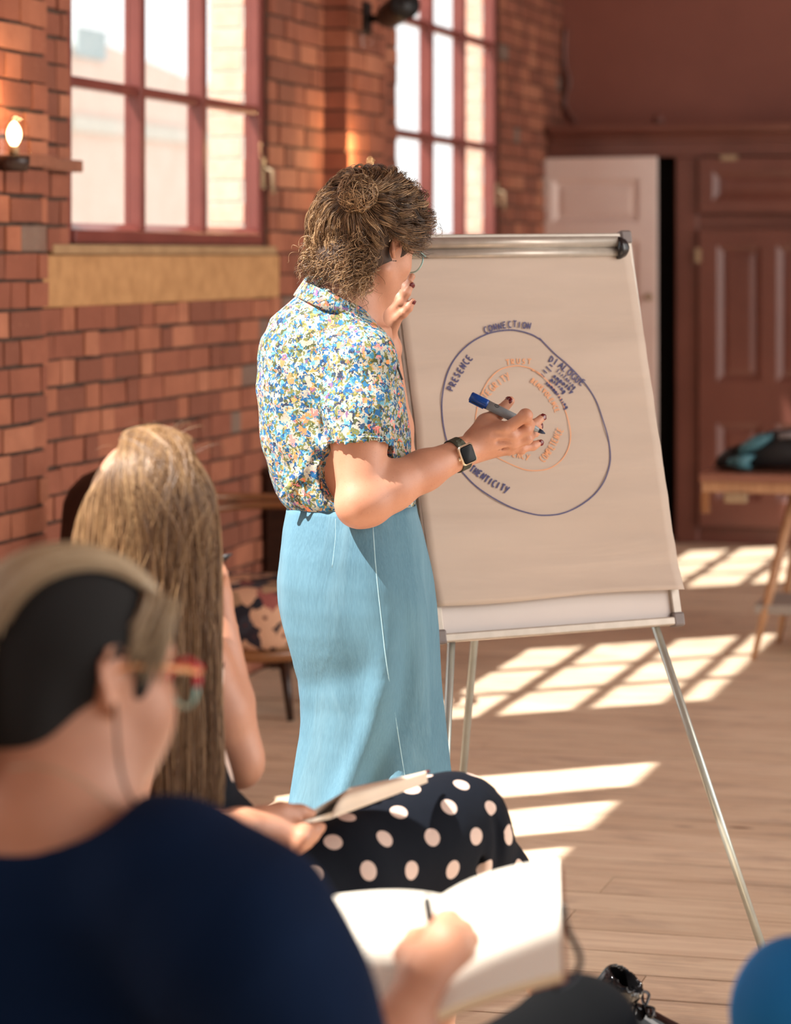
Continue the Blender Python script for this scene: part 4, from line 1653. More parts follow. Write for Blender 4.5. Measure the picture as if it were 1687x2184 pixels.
hoop(0.735, -0.015, 0.315, 'back_rail')
hoop(0.665, 0.03, 0.290, 'arm_rail')
bp = MB()
rings = []
for i in range(25):
    a = math.radians(20 + 150 * i / 24)
    rings.append([Vector((SX + r * math.cos(a), SY_ + r * math.sin(a), z)) for r, z in ((0.272, 0.42), (0.292, 0.42), (0.306, 0.68), (0.286, 0.68))])


# dark chair by the first pier, mostly behind the blonde woman
p = at(112, 990, 8.2)
bx, by, bz = p.x, p.y, p.z
dk = tag(empty('leather_chair', (bx, by, 0)), 'dark brown leather chair by the wall behind the blonde woman', 'chair')
ring = []
rb_ = []
for k in range(15):
    z = 0.42 + (bz - 0.42) * k / 14
    f = k / 14
    w = 0.27 * (1 if f < 0.75 else math.sqrt(max(0.02, 1 - ((f - 0.75) / 0.25) ** 2 * 0.9)))
    q = [Vector((bx + 0.215 + w * 0.8 * math.cos(a), by + 0.07 * math.sin(a) + 0.10 * f, z)) for a in [2 * math.pi * i / 20 for i in range(20)]]
    ring.append(q)
MB().loft(ring).build('backrest', M['dark_leather'], dk)
MB().loft([[Vector((bx + 0.215 + 0.22 * f * math.copysign(abs(math.cos(a)) ** 0.5, math.cos(a)), by - 0.26 + 0.28 * f * math.copysign(abs(math.sin(a)) ** 0.5, math.sin(a)), z)) for a in [2 * math.pi * i / 24 for i in range(24)]] for z, f in ((0.34, 0.9), (0.36, 1), (0.44, 1), (0.47, 0.86))]).build('seat', M['dark_leather'], dk)
for sx in (0.04, 0.39):
    for sy in (-0.46, 0.02):
        MB().tube([Vector((bx + sx, by + sy, 0.36)), Vector((bx + sx * 1.0, by + sy, 0))], [0.022, 0.014], 10).build('leg', M['dark_wood'], dk)

# dark cabinet against the wall behind the standing woman
q0 = on_x(566, 985, WX + 0.02)
kb = tag(empty('low_cabinet', (WX + 0.25, q0.y + 0.4, 0)), 'dark wooden low cabinet against the brick wall behind the tub chair', 'cabinet')
MB().box((WX + 0.02, q0.y, 0.08), (WX + 0.40, q0.y + 0.66, 0.75)).build('carcass', M['dark_wood'], kb, 0.006)
MB().box((WX + 0.012, q0.y - 0.015, 0.75), (WX + 0.42, q0.y + 0.675, 0.78)).build('cabinet_top', M['dark_wood'], kb, 0.006)
MB().box((WX + 0.401, q0.y + 0.02, 0.11), (WX + 0.418, q0.y + 0.64, 0.73)).build('cabinet_door', M['dark_wood'], kb, 0.004)
for yy in (q0.y + 0.04, q0.y + 0.62):
    for xx in (WX + 0.06, WX + 0.36):
        MB().box((xx - 0.02, yy - 0.02, 0), (xx + 0.02, yy + 0.02, 0.08)).build('foot', M['dark_wood'], kb)
# ------------------------------------------------------------------ people: shared pieces
def frame_from(f, up=(0, 1, 0)):
    """forward, up, right of a head from a facing direction given in camera terms"""
    F_ = cv(*f).normalized()
    U0 = cv(*up)
    U_ = (U0 - F_ * U0.dot(F_)).normalized()
    R_ = F_.cross(U_).normalized()
    return F_, U_, R_


def head_sdf(S, C, F_, U_, R_, s=1.0, k=0.02):
    """skull, face, nose, brow, cheeks, jaw, ears; C is the centre of the skull"""
    P = lambda f, u, r: C + F_ * (f * s) + U_ * (u * s) + R_ * (r * s)
    ax = (F_, U_, R_)
    S.ell(P(-0.012, 0.028, 0), ax, (0.098 * s, 0.088 * s, 0.076 * s), k)
    S.ell(P(0.028, -0.015, 0), ax, (0.066 * s, 0.088 * s, 0.066 * s), 0.03 * s)
    S.ell(P(0.040, -0.068, 0), ax, (0.050 * s, 0.048 * s, 0.050 * s), 0.03 * s)
    S.ell(P(0.074, -0.098, 0), ax, (0.020 * s, 0.016 * s, 0.020 * s), 0.02 * s)
    for r in (-1, 1):
        S.ell(P(0.058, -0.030, 0.038 * r), ax, (0.026 * s, 0.022 * s, 0.024 * s), 0.02 * s)
        S.cone(P(0.066, -0.098, 0.008 * r), P(0.005, -0.060, 0.054 * r), 0.014 * s, 0.017 * s, 0.02 * s)
        S.ell(P(0.084, 0.004, 0.031 * r), ax, (0.014 * s, 0.013 * s, 0.018 * s), 0.006 * s, 'sub')
        S.ell(P(0.072, 0.003, 0.031 * r), ax, (0.0125 * s, 0.011 * s, 0.0125 * s), 0.003 * s)
        S.cone(P(0.090, 0.022, 0.012 * r), P(0.076, 0.026, 0.046 * r), 0.008 * s, 0.006 * s, 0.012 * s)
        # ear
        e0 = P(-0.006, 0.0, 0.071 * r)
        EA = (F_ * 0.97 + R_ * (-0.24 * r), U_, R_ * 0.97 * r + F_ * 0.24)
        ring = []
        for i in range(11):
            a = math.radians(-75 + 255 * i / 10)
            ring.append(e0 + EA[1] * (0.030 * s * math.sin(a) + 0.002) - EA[0] * (0.013 * s - 0.018 * s * (1 - math.cos(a)) * 0.0 - 0.016 * s * -math.cos(a)) * 1.0 + EA[2] * 0.012 * s)
        rimpts = []
        for u, f in ((-0.030, 0.006), (-0.022, -0.007), (-0.006, -0.014), (0.012, -0.018), (0.026, -0.012), (0.032, 0.0), (0.028, 0.010), (0.016, 0.014)):
            rimpts.append(e0 + U_ * (u * s) + F_ * (f * s) + R_ * (r * (0.016 if f < 0 else 0.008) * s))
        S.ell(e0 + R_ * (0.006 * r * s), EA, (0.014 * s, 0.026 * s, 0.006 * s), 0.004 * s)
        S.chain(rimpts, [0.0062 * s, 0.005 * s, 0.0042 * s, 0.0042 * s, 0.0042 * s, 0.0042 * s, 0.004 * s, 0.0035 * s], 0.003 * s)
        S.ell(e0 + R_ * (0.014 * r * s) + F_ * (0.004 * s) - U_ * (0.004 * s), EA, (0.006 * s, 0.011 * s, 0.006 * s), 0.003 * s, 'sub')
        S.ell(e0 + R_ * (0.010 * r * s) + F_ * (0.012 * s) - U_ * (0.006 * s), EA, (0.004 * s, 0.007 * s, 0.004 * s), 0.003 * s)
    S.chain([P(0.088, 0.016, 0), P(0.104, -0.022, 0), P(0.107, -0.034, 0)], [0.008 * s, 0.011 * s, 0.012 * s], 0.012 * s)
    for r in (-1, 1):
        S.ell(P(0.097, -0.036, 0.011 * r), ax, (0.009 * s, 0.008 * s, 0.008 * s), 0.006 * s)
    S.cone(P(0.091, -0.062, -0.016), P(0.091, -0.062, 0.016), 0.0075 * s, 0.0075 * s, 0.008 * s)
    S.cone(P(0.089, -0.074, -0.013), P(0.089, -0.074, 0.013), 0.008 * s, 0.008 * s, 0.008 * s)
    S.cone(P(0.101, -0.0675, -0.018), P(0.101, -0.0675, 0.018), 0.0022 * s, 0.0022 * s, 0.003 * s, 'sub')
    return P


def finger(S, pts, r0, r1, k=0.004):
    n = len(pts)
    rs = [r0 + (r1 - r0) * i / (n - 1) for i in range(n)]
    S.chain(pts, rs, k)
    # knuckles
    for i in range(1, n - 1):
        S.cone(pts[i], pts[i], rs[i] * 1.10, None, 0.005)


def nail(tip, prev, nrm, r, m, parent, ln=0.011):
    """a small curved nail lying on the fingertip, facing nrm"""
    d = (Vector(tip) - Vector(prev)).normalized()
    n = (Vector(nrm) - d * Vector(nrm).dot(d)).normalized()
    sd = d.cross(n)
    c = Vector(tip) + n * (r * 0.80) - d * (ln * 0.15)
    rings = []
    for i in range(6):
        f = i / 5
        w = r * 0.78 * (0.8 + 0.35 * math.sin(math.pi * f)) * (0.75 if i in (0, 5) else 1)
        row = []
        for j in range(7):
            g = -1 + 2 * j / 6
            row.append(c + d * (ln * (f - 0.45)) + sd * (w * g) + n * (r * 0.28 * (1 - g * g) - r * 0.1))
        rings.append(row)
    mb = MB()
    mb.loft(rings, cap=False, closed=False)
    o = mb.build('fingernail', m, parent)
    so = o.modifiers.new('t', 'SOLIDIFY')
    so.thickness = 0.0012
    return o


# ------------------------------------------------------------------ the woman at the flip chart
W = tag(empty('person', at(770, 2261, 5.5)), 'standing woman in floral shirt and denim skirt pointing a pen at the flip chart', 'person')
WD = 5.5
# head
HF, HU, HR = frame_from((0.68, -0.40, 0.62))
HC = at(797, 520, WD)
SB = SDF(at(520, 2290, 5.5) + Vector((-0.05, -0.25, -0.02)), at(1190, 360, 5.5) + Vector((0.12, 0.34, 0.02)), 0.0036)
HP = head_sdf(SB, HC, HF, HU, HR, 0.90)
nb_ = at(742, 660, 5.50)
SB.cone(HC + HF * -0.040 + HU * -0.050, nb_, 0.043, 0.054, 0.020)
SB.cone(nb_, at(716, 725, 5.5), 0.060, 0.10, 0.04)
# torso under the shirt, hips, legs and feet
SB.stack([(at(705, 700, 5.5), 0.12, 0.09), (at(712, 800, 5.5), 0.128, 0.105), (at(718, 950, 5.5), 0.13, 0.105), (at(745, 1085, 5.5), 0.118, 0.10), (at(758, 1250, 5.5), 0.132, 0.118), (at(764, 1350, 5.5), 0.118, 0.10)], 0.04)
for (hx, hd, fx_, fd) in ((735, 5.44, 725, 5.40), (790, 5.58, 800, 5.62)):
    SB.chain([at(hx, 1330, hd), at(hx + 4, 1780, hd), at(fx_, 2215, fd)], [0.074, 0.050, 0.034], 0.03)
    a_ = at(fx_, 2238, fd)
    SB.chain([a_, a_ + cv(0.09, -0.004, 0.10), a_ + cv(0.12, -0.012, 0.13)], [0.034, 0.034, 0.022], 0.02)
# right arm: shoulder, elbow, wrist
rs_, re_, rw_ = at(762, 790, 5.40), at(770, 1066, 5.34), at(985, 966, 5.47)
SB.chain([rs_, rs_.lerp(re_, 0.45), re_], [0.060, 0.0575, 0.045], 0.02)
SB.cone(at(760, 1082, 5.335), at(790, 1074, 5.345), 0.036, 0.040, 0.025)
SB.chain([re_ + cv(0.004, -0.003, 0), re_.lerp(rw_, 0.28), re_.lerp(rw_, 0.62), rw_], [0.046, 0.0475, 0.038, 0.0285], 0.02)
# right hand: back of the hand towards the camera
hd = 5.50
kn = {'i': at(1078, 915, 5.475), 'm': at(1092, 930, 5.482), 'r': at(1094, 946, 5.492), 'p': at(1086, 958, 5.506)}
SB.chain([rw_, at(1010, 957, 5.482)], [0.0285, 0.027], 0.015)
for q, r0, r1 in (('i', 0.020, 0.0135), ('m', 0.020, 0.0130), ('r', 0.0195, 0.0120), ('p', 0.0185, 0.0110)):
    off = {'i': (1016, 938, 5.484), 'm': (1014, 950, 5.486), 'r': (1012, 960, 5.49), 'p': (1010, 968, 5.498)}[q]
    SB.cone(at(*off), kn[q], r0, r1, 0.012)
# tendons
for q in 'mr':
    SB.cone(at(1030, 950 + (0 if q == 'm' else 8), 5.474), kn[q] + cv(0, 0, -0.008), 0.004, 0.006, 0.010)
SB.cone(at(1030, 940, 5.472), kn['i'] + cv(-0.004, 0, -0.010), 0.0035, 0.006, 0.008)
for p_, q_ in (('i', 'm'), ('m', 'r'), ('r', 'p')):
    g_ = (kn[p_] + kn[q_]) / 2
    SB.cone(g_ + cv(-0.004, 0, -0.016), g_ + cv(-0.030, -0.002, -0.017), 0.0045, 0.003, 0.008, 'sub')
for q in 'imrp':
    SB.cone(kn[q] + cv(0, 0, -0.006), kn[q] + cv(0, 0, -0.006), 0.0105, None, 0.008)
# thumb, its web and ball
th = [at(1010, 935, 5.495), at(1034, 902, 5.515), at(1062, 882, 5.525), at(1088, 855, 5.528)]
SB.chain(th, [0.020, 0.0165, 0.0125, 0.0098], 0.010)
SB.cone(at(1040, 898, 5.505), at(1068, 910, 5.49), 0.011, 0.012, 0.014)
# fingers
fi = [kn['i'], at(1121, 887, 5.462), at(1128, 905, 5.50), at(1118, 915, 5.522)]
finger(SB, fi, 0.0128, 0.0088)
SB.cone(at(1121, 886, 5.462), at(1121, 886, 5.462), 0.0135, None, 0.006)
fm = [kn['m'], at(1122, 917, 5.490), at(1140, 905, 5.520), at(1157, 890, 5.537)]
finger(SB, fm, 0.0122, 0.0080)
fr_ = [kn['r'], at(1124, 936, 5.495), at(1140, 922, 5.525), at(1150, 909, 5.545)]
finger(SB, fr_, 0.0118, 0.0078)
fp = [kn['p'], at(1112, 957, 5.51), at(1137, 951, 5.525), at(1152, 944, 5.535)]
finger(SB, fp, 0.0108, 0.0072)
# left arm: raised, back of the hand against the chin
le_, lw_ = at(838, 985, 5.80), at(823, 742, 5.70)
SB.chain([at(735, 770, 5.66), at(790, 900, 5.74), le_], [0.056, 0.054, 0.046], 0.02)
SB.chain([le_, le_.lerp(lw_, 0.3), lw_], [0.045, 0.044, 0.028], 0.02)
lk = {'p': at(846, 680, 5.655), 'r': at(840, 664, 5.662), 'm': at(832, 655, 5.672), 'i': at(822, 649, 5.684)}
for q, b in (('p', at(826, 716, 5.69)), ('r', at(820, 712, 5.69)), ('m', at(814, 708, 5.695)), ('i', at(808, 706, 5.70))):
    SB.cone(lw_, b, 0.027, 0.019, 0.012)
    SB.cone(b, lk[q], 0.0175, 0.0115, 0.010)
finger(SB, [lk['p'], at(860, 668, 5.645), at(871, 657, 5.642), at(880, 643, 5.642)], 0.0100, 0.0070)
finger(SB, [lk['r'], at(856, 645, 5.648), at(866, 625, 5.645), at(877, 607, 5.648)], 0.0108, 0.0076)
finger(SB, [lk['m'], at(848, 634, 5.658), at(862, 612, 5.658), at(878, 590, 5.662)], 0.0110, 0.0078)
finger(SB, [lk['i'], at(838, 632, 5.675), at(852, 612, 5.678), at(866, 594, 5.682)], 0.0108, 0.0076)
SB.chain([at(806, 712, 5.705), at(800, 682, 5.715), at(808, 660, 5.72), at(818, 640, 5.725)], [0.018, 0.015, 0.0115, 0.009], 0.010)
body = SB.build('body', M['skin'], W)

nail(fm[3], fm[2], cv(0.5, 0.35, -0.6), 0.0080, M['nail'], W)
nail(fr_[3], fr_[2], cv(0.5, 0.2, -0.7), 0.0078, M['nail'], W)
nail(fp[3], fp[2], cv(0.55, 0.1, -0.7), 0.0072, M['nail'], W)
nail(th[3], th[2], cv(-0.35, 0.35, -0.8), 0.0098, M['nail'], W, 0.013)
nail(at(877, 607, 5.648), at(866, 625, 5.645), cv(0.5, 0.3, -0.4), 0.0076, M['nail'], W)
nail(at(880, 643, 5.642), at(871, 657, 5.642), cv(0.7, 0.1, -0.3), 0.0070, M['nail'], W)
# eyes and mouth (turned away from the camera)
for r in (-1, 1):
    MB().ball(HP(0.0745, 0.003, 0.031 * r), 0.0115, 14, 10).build('eye', M['page'], W)
    MB().ball(HP(0.0825, 0.003, 0.031 * r), 0.0055, 12, 8).build('iris', M['hair_curly_core'], W)
MB().tube([HP(0.094, -0.066, -0.02), HP(0.1, -0.065, 0), HP(0.094, -0.066, 0.02)], [0.003, 0.006, 0.003], 8).build('lips', M['skin_lip'], W)

# ---- shirt
SH = SDF(at(520, 1110, 5.5) + Vector((-0.05, -0.22, 0)), at(905, 585, 5.5) + Vector((0.06, 0.24, 0)), 0.0040)
rows = [(616, 648, 752, .060), (632, 636, 764, .070), (650, 610, 775, .090), (680, 577, 802, .112), (720, 556, 826, .126), (770, 549, 846, .134), (830, 547, 862, .136), (900, 552, 872, .134), (960, 561, 878, .132), (1010, 573, 885, .130), (1050, 590, 888, .128), (1072, 603, 886, .124), (1086, 616, 882, .118), (1094, 620, 880, .115)]
SH.stack([(at((l + r) / 2, y, 5.5), (r - l) / 2 / FPX * 5.5, b) for y, l, r, b in rows], 0.0)
# shoulders and sleeves
SH.cone(at(690, 690, 5.46), at(776, 765, 5.40), 0.055, 0.062, 0.05)
cuff = rs_.lerp(re_, 0.580)
SH.chain([rs_ + cv(0.004, 0.016, 0), rs_.lerp(re_, 0.3), cuff + (re_ - rs_) * 0.1], [0.068, 0.0675, 0.0675], 0.03)
SH.cone(at(690, 700, 5.60), at(775, 790, 5.67), 0.055, 0.062, 0.05)
SH.chain([at(765, 780, 5.66), at(800, 880, 5.74)], [0.064, 0.060], 0.03)
# folds
fold = lambda a, b, r, k=0.012, op='sub': SH.cone(a, b, r, r * 0.6, k, op)
for (x0_, y0_, x1_, y1_, d) in ((690, 960, 650, 1000, 5.375), (705, 1000, 640, 1060, 5.375), (600, 900, 640, 1040, 5.39), (640, 860, 690, 930, 5.365), (565, 960, 600, 1050, 5.44), (700, 830, 690, 930, 5.368), (845, 900, 862, 1000, 5.42), (860, 850, 840, 960, 5.40), (620, 760, 690, 860, 5.36)):
    fold(at(x0_, y0_, d), at(x1_, y1_, d), 0.006)
for (x0_, y0_, x1_, y1_, d) in ((660, 980, 620, 1050, 5.385), (590, 860, 610, 980, 5.41), (680, 1020, 690, 1075, 5.385), (640, 1000, 600, 1060, 5.40)):
    fold(at(x0_, y0_, d), at(x1_, y1_, d), 0.007, 0.014, 'add')
SH.warp(lambda X, Y, Z: 0.0016 * np.sin(X * 55 + Z * 70 + 2 * np.sin(Y * 40)) + 0.0012 * np.sin(Y * 90 - Z * 50))
# open neck, cuff plane, hem
SH.cone(at(725, 650, 5.49), at(775, 560, 5.5), 0.058, 0.075, 0.006, 'sub')
arm_dir = (re_ - rs_).normalized()
SH.cut(cuff + arm_dir * -0.001, arm_dir + cv(0.02, 0.02, 0), (cuff + arm_dir * 0.06, 0.085))
SH.chain([cuff + arm_dir * 0.05, cuff - arm_dir * 0.05], [0.0625, 0.0625], 0.0, 'sub')
SH.cut(at(800, 1088, 5.5), cv(0.0, -1, 0))
shirt = SH.build('shirt', M['floral'], W)
# collar: a standing band folded outward round the back of the neck
col_ring = [(648, 614, 5.50), (655, 603, 5.56), (690, 606, 5.60), (735, 626, 5.60), (778, 668, 5.57), (792, 700, 5.50), (772, 684, 5.44), (735, 656, 5.405), (690, 634, 5.405), (660, 620, 5.44)]
cpts = spline([at(*c) for c in col_ring] + [at(*col_ring[0])], 6)
cc = sum((p for p in cpts[:-1]), Vector()) / (len(cpts) - 1)
cup = cv(0.30, 1, 0.05).normalized()
rings = []
for p in cpts[:-1]:
    o = (p - cc)
    o = (o - cup * o.dot(cup)).normalized()
    rings.append([p + cup * 0.012 - o * 0.004, p + cup * 0.013 + o * 0.004, p - cup * 0.020 + o * 0.016, p - cup * 0.022 + o * 0.010])
rings.append(rings[0])
MB().loft(rings, cap=False, closed=True).build('collar', M['floral'], W)
# yoke and sleeve seams
MB().tube(spline([at(806, 712, 5.385), at(835, 752, 5.375), at(858, 810, 5.385)], 6), 0.0022, 6).build('placket_edge', M['print_black'], W)
# cuff stitching ring
ring = []
sd1 = arm_dir.cross(CF).normalized()
sd2 = arm_dir.cross(sd1)
for i in range(25):
    a = 2 * math.pi * i / 24
    ring.append(cuff - arm_dir * 0.004 + (sd1 * math.cos(a) + sd2 * math.sin(a)) * 0.0668)
MB().tube(ring, 0.0018, 6, cap=False).build('sleeve_hem', M['floral'], W)

# ---- skirt
SKR = [(1078, 616, 884, .116), (1092, 613, 887, .122), (1130, 604, 896, .134), (1180, 596, 905, .145), (1240, 591, 917, .152), (1290, 594, 924, .154), (1340, 602, 927, .152), (1400, 624, 929, .148), (1450, 634, 931, .145), (1500, 640, 934, .144), (1560, 638, 939, .146), (1620, 630, 945, .150), (1680, 621, 951, .156), (1730, 612, 957, .162), (1800, 602, 965, .168), (1880, 594, 972, .174), (1960, 588, 978, .178), (1975, 590, 976, .177)]
NS = 120
rings = []
rows_y = np.linspace(1078, 1975, 110)
ky = [k_[0] for k_ in SKR]
for y in rows_y:
    l, r, b = (float(np.interp(y, ky, [k_[i] for k_ in SKR])) for i in (1, 2, 3))
    c = at((l + r) / 2, y, 5.5)
    a = (r - l) / 2 / FPX * 5.5
    f = (y - 1078) / 900
    row = []
    for i in range(NS):
        t = 2 * math.pi * i / NS
        # deep folds grow towards the hem; soft drag lines at the seat
        w = (0.014 * f * math.sin(5 * t + 1.2 + f) + 0.008 * f * math.sin(9 * t + 0.4) + 0.0022 * math.sin(26 * f + 3 * t) * math.exp(-((f - 0.42) / 0.16) ** 2) * (1 if math.cos(t) < 0.2 else 0.3)
             + 0.003 * math.sin(14 * f - 5 * t) * math.exp(-((f - 0.15) / 0.1) ** 2)
             + 0.0032 * math.sin(40 * f + 2 * t) * math.exp(-((f - 0.40) / 0.05) ** 2) * max(0, -math.cos(t - 0.9)))
        # one standing crease falling to the lower left, a hollow beside it
        cr = -1.05 - 1.9 * max(0, f - 0.22)
        dt = math.atan2(math.sin(t - cr), math.cos(t - cr))
        w += 0.050 * min(0.5, max(0, f - 0.22)) * math.exp(-(dt / 0.15) ** 2) - 0.085 * min(0.5, max(0, f - 0.22)) * math.exp(-((dt - 0.40) / 0.24) ** 2)
        row.append(c + CR * ((a + w) * math.cos(t)) + CF * ((b + w) * math.sin(t)))
    rings.append(row)
skirt = MB().loft(rings, cap=False).build('skirt', M['denim'], W)
sm = skirt.modifiers.new('t', 'SOLIDIFY')
sm.thickness = 0.003
sm.offset = -1


def on_skirt(px, y, out=0.0015):
    """point of the skirt's camera side at pixel (px, y)"""
    j = int(np.argmin(abs(rows_y - y)))
    best = min(rings[j], key=lambda p: (abs(to_px(p)[0] - px) if (p - at((px), y, 5.5)).dot(CF) < 0 else 1e6))
    return best - CF * out


wbn = [[p + (p - at(750, 1085, 5.5)).normalized() * 0.002 for p in rings[0]], [p + (p - at(750, 1092, 5.5)).normalized() * 0.004 for p in rings[0]], [p + Vector((0, 0, -0.0)) + (p - at(750, 1095, 5.5)).normalized() * 0.003 for p in rings[2]]]
MB().loft(wbn, cap=False).build('waistband', M['denim'], W)
SEAM = [(795, 1110), (800, 1180), (806, 1240), (813, 1300), (820, 1360), (828, 1420), (838, 1480), (848, 1540), (858, 1600), (866, 1650), (874, 1720), (884, 1800), (896, 1900)]


def seam_pt(x, y):
    j = int(np.argmin(abs(rows_y - y)))
    best = None
    for i in range(NS):
        p_, q_ = rings[j][i], rings[j][(i + 1) % NS]
        if (p_ - at(760, rows_y[j], 5.5)).dot(CF) > 0.02:
            continue
        xa, xb = to_px(p_)[0], to_px(q_)[0]
        if min(xa, xb) <= x <= max(xa, xb) and xa != xb:
            r_ = p_.lerp(q_, (x - xa) / (xb - xa))
            if best is None or (r_ - best).dot(CF) < 0:
                best = r_
    return (best if best is not None else at(x, y, 5.36)) - CF * 0.002


sp_ = [seam_pt(float(np.interp(y, [q[1] for q in SEAM], [q[0] for q in SEAM])), y) for y in rows_y[4:-3:2]]
MB().tube(sp_, 0.0017, 6).build('side_seam', M['denim_pale'], W)
MB().tube([seam_pt(716 - max(0, y - 1130) * 0.12, y) for y in rows_y[2:15]], 0.0013, 6).build('dart_seam', M['denim_pale'], W)

# ---- spectacles: only the arm and the near rim show
gl = MB()
lensC = HP(0.104, 0.000, 0.034)
gl.tube([HP(0.098, 0.012, 0.066), HP(0.03, 0.012, 0.079), HP(-0.008, 0.016, 0.080), HP(-0.026, 0.002, 0.080)], 0.0018, 8)
gl.build('spectacle_arm', M['specs_green'], W)
for r in (-1, 1):
    rim = []
    c_ = HP(0.100, -0.004, 0.035 * r)
    for i in range(25):
        a = 2 * math.pi * i / 24
        rim.append(c_ + HR * (0.027 * math.cos(a)) + HU * (0.020 * math.sin(a)) - HF * (0.004 * abs(math.cos(a)) ** 2))
    MB().tube(rim, 0.0017, 8, cap=False).build('spectacle_rim', M['specs_green'], W)
    MB().add(rim[:24] + [c_], [(i, (i + 1) % 24, 24) for i in range(24)], True).build('spectacle_lens', M['lens'], W)
MB().tube([HP(0.102, 0.004, -0.009), HP(0.106, 0.007, 0), HP(0.102, 0.004, 0.009)], 0.0016, 8).build('spectacle_bridge', M['specs_green'], W)
MB().ball(HP(-0.03, -0.004, 0.082), 0.0042, 10, 6).build('ear_stud', M['kraft'], W)

# ---- hair: a fitted core, then thousands of curls drawn towards the bun
def ellpt(d, off=0.0):
    """hair surface in direction d (head coordinates f, u, r)"""
    return None


HRAD = np.array([0.116, 0.112, 0.098])
HOFF = np.array([-0.014, 0.022, 0.0])


def hair_world(q):
    q = np.asarray(q)
    return np.array(HC)[None, :] + q[:, 0:1] * np.array(HF) + q[:, 1:2] * np.array(HU) + q[:, 2:3] * np.array(HR)


SHH = SDF(HC - Vector((0.2, 0.2, 0.22)), HC + Vector((0.2, 0.2, 0.2)), 0.004)
SHH.ell(HC + HF * -0.020 + HU * 0.026, (HF, HU, HR), (0.104, 0.100, 0.087), 0.01)
SHH.ell(HC + HF * -0.066 + HU * -0.050, (HF, HU, HR), (0.052, 0.062, 0.066), 0.03)
SHH.ell(HC + HF * 0.045 + HU * 0.062, (HF, HU, HR), (0.052, 0.046, 0.064), 0.02)
# free the face, the ears and the neck
SHH.ell(HC + HF * 0.100 + HU * -0.045, (HF, HU, HR), (0.085, 0.088, 0.12), 0.01, 'sub')
for r in (-1, 1):
    SHH.ell(HC + HF * 0.004 + HU * -0.022 + HR * (0.095 * r), (HF, HU, HR), (0.040, 0.044, 0.035), 0.008, 'sub')
hair = SHH.build('hair', M['hair_curly_core'], W)

# the bun sits where the view of it meets the hair, a little proud of it
_bn = None
for d_ in np.linspace(5.30, 5.60, 400):
    v_ = at(765, 420, d_) - HC
    q_ = (np.array([v_.dot(HF), v_.dot(HU), v_.dot(HR)]) - HOFF) / HRAD
    if np.linalg.norm(q_) < 1:
        _bn = q_
        break
bd_ = _bn / np.linalg.norm(_bn)
_bl = bd_ * HRAD * 1.08 + HOFF
BUN = HC + HF * float(_bl[0]) + HU * float(_bl[1]) + HR * float(_bl[2])


def locks(n, per, npts, seed):
    """wavy locks running over the head from the bun; each lock is a sheaf of strands"""
    g = np.random.default_rng(seed)
    out, rad, ton = [], [], []
    e1 = np.cross(bd_, [0, 0, 1.0])
    e1 /= np.linalg.norm(e1)
    e2 = np.cross(bd_, e1)
    k = 0
    while k < n:
        th = g.uniform(0, 2 * math.pi)
        t = e1 * math.cos(th) + e2 * math.sin(th)
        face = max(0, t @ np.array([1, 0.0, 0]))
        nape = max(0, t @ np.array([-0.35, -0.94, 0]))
        lmax = 1.5 + 0.25 * face + 0.75 * nape
        s0 = 0.16 if g.random() < 0.35 else g.uniform(0.16, lmax * 0.8)
        s1 = min(s0 + g.uniform(0.5, 1.15), lmax * g.uniform(0.92, 1.06))
        if s1 - s0 < 0.25:
            continue
        s = np.linspace(s0, s1, npts)
        d = np.cos(s)[:, None] * bd_ + np.sin(s)[:, None] * t
        # stop short of the face and the ear
        mq = (d * HRAD + HOFF)
        bad = ((mq[:, 0] > 0.070) & (mq[:, 1] < 0.042)) | ((np.abs(mq[:, 2]) > 0.040) & (mq[:, 1] < -0.004) & (mq[:, 0] > -0.048)) | ((mq[:, 0] > 0.025) & (mq[:, 1] < 0.004))
        if bad.any():
            j = int(np.argmax(bad))
            if j < 7:
                k += 0.2
                continue
            s = np.linspace(s0, s[j - 1], npts)
            d = np.cos(s)[:, None] * bd_ + np.sin(s)[:, None] * t
        frac = np.clip((s - 0.25) / 1.2, 0, 1)
        base_l = g.uniform(-0.07, 0.06)
        lift = 1 + base_l + 0.09 * frac
        A = (0.0010 + 0.0092 * frac) * g.uniform(0.5, 1.5)
        w0 = g.uniform(8, 15)
        p0 = g.uniform(0, 6.28)
        nrm = d / np.linalg.norm(d, axis=1, keepdims=True)
        tt = -np.sin(s)[:, None] * bd_ + np.cos(s)[:, None] * t
        bb = np.cross(nrm, tt)
        tone0 = np.clip(g.beta(1.6, 2.0) - 0.22 * face + 0.12 * nape, 0, 1)  # darker towards the face, lighter at the nape: shade and sun painted in
        wid = g.uniform(0.0016, 0.0036)
        for _ in range(per):
            ph = p0 + s * w0 * (1 + g.normal(0, 0.03)) + g.normal(0, 0.25)
            o1, o2 = g.normal(0, 1, 2)
            sp = wid * (0.7 + 0.5 * frac)
            q = d * HRAD * lift[:, None] + HOFF
            q = q + nrm * (A * np.cos(ph) + o1 * sp * 0.7)[:, None] + bb * (A * 1.25 * np.sin(ph) + o2 * sp)[:, None]
            out.append(q)
            rad.append(g.uniform(0.00045, 0.00095))
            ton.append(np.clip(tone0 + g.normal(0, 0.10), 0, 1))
        k += 1
    return np.array(out), np.array(rad), np.array(ton)


q, rad, ton = locks(640, 9, 26, 5)
P3 = np.stack([hair_world(x) for x in q])
strands_mesh('curls', P3, rad, M['hair_curly'], W, 3, 0.35, ton)
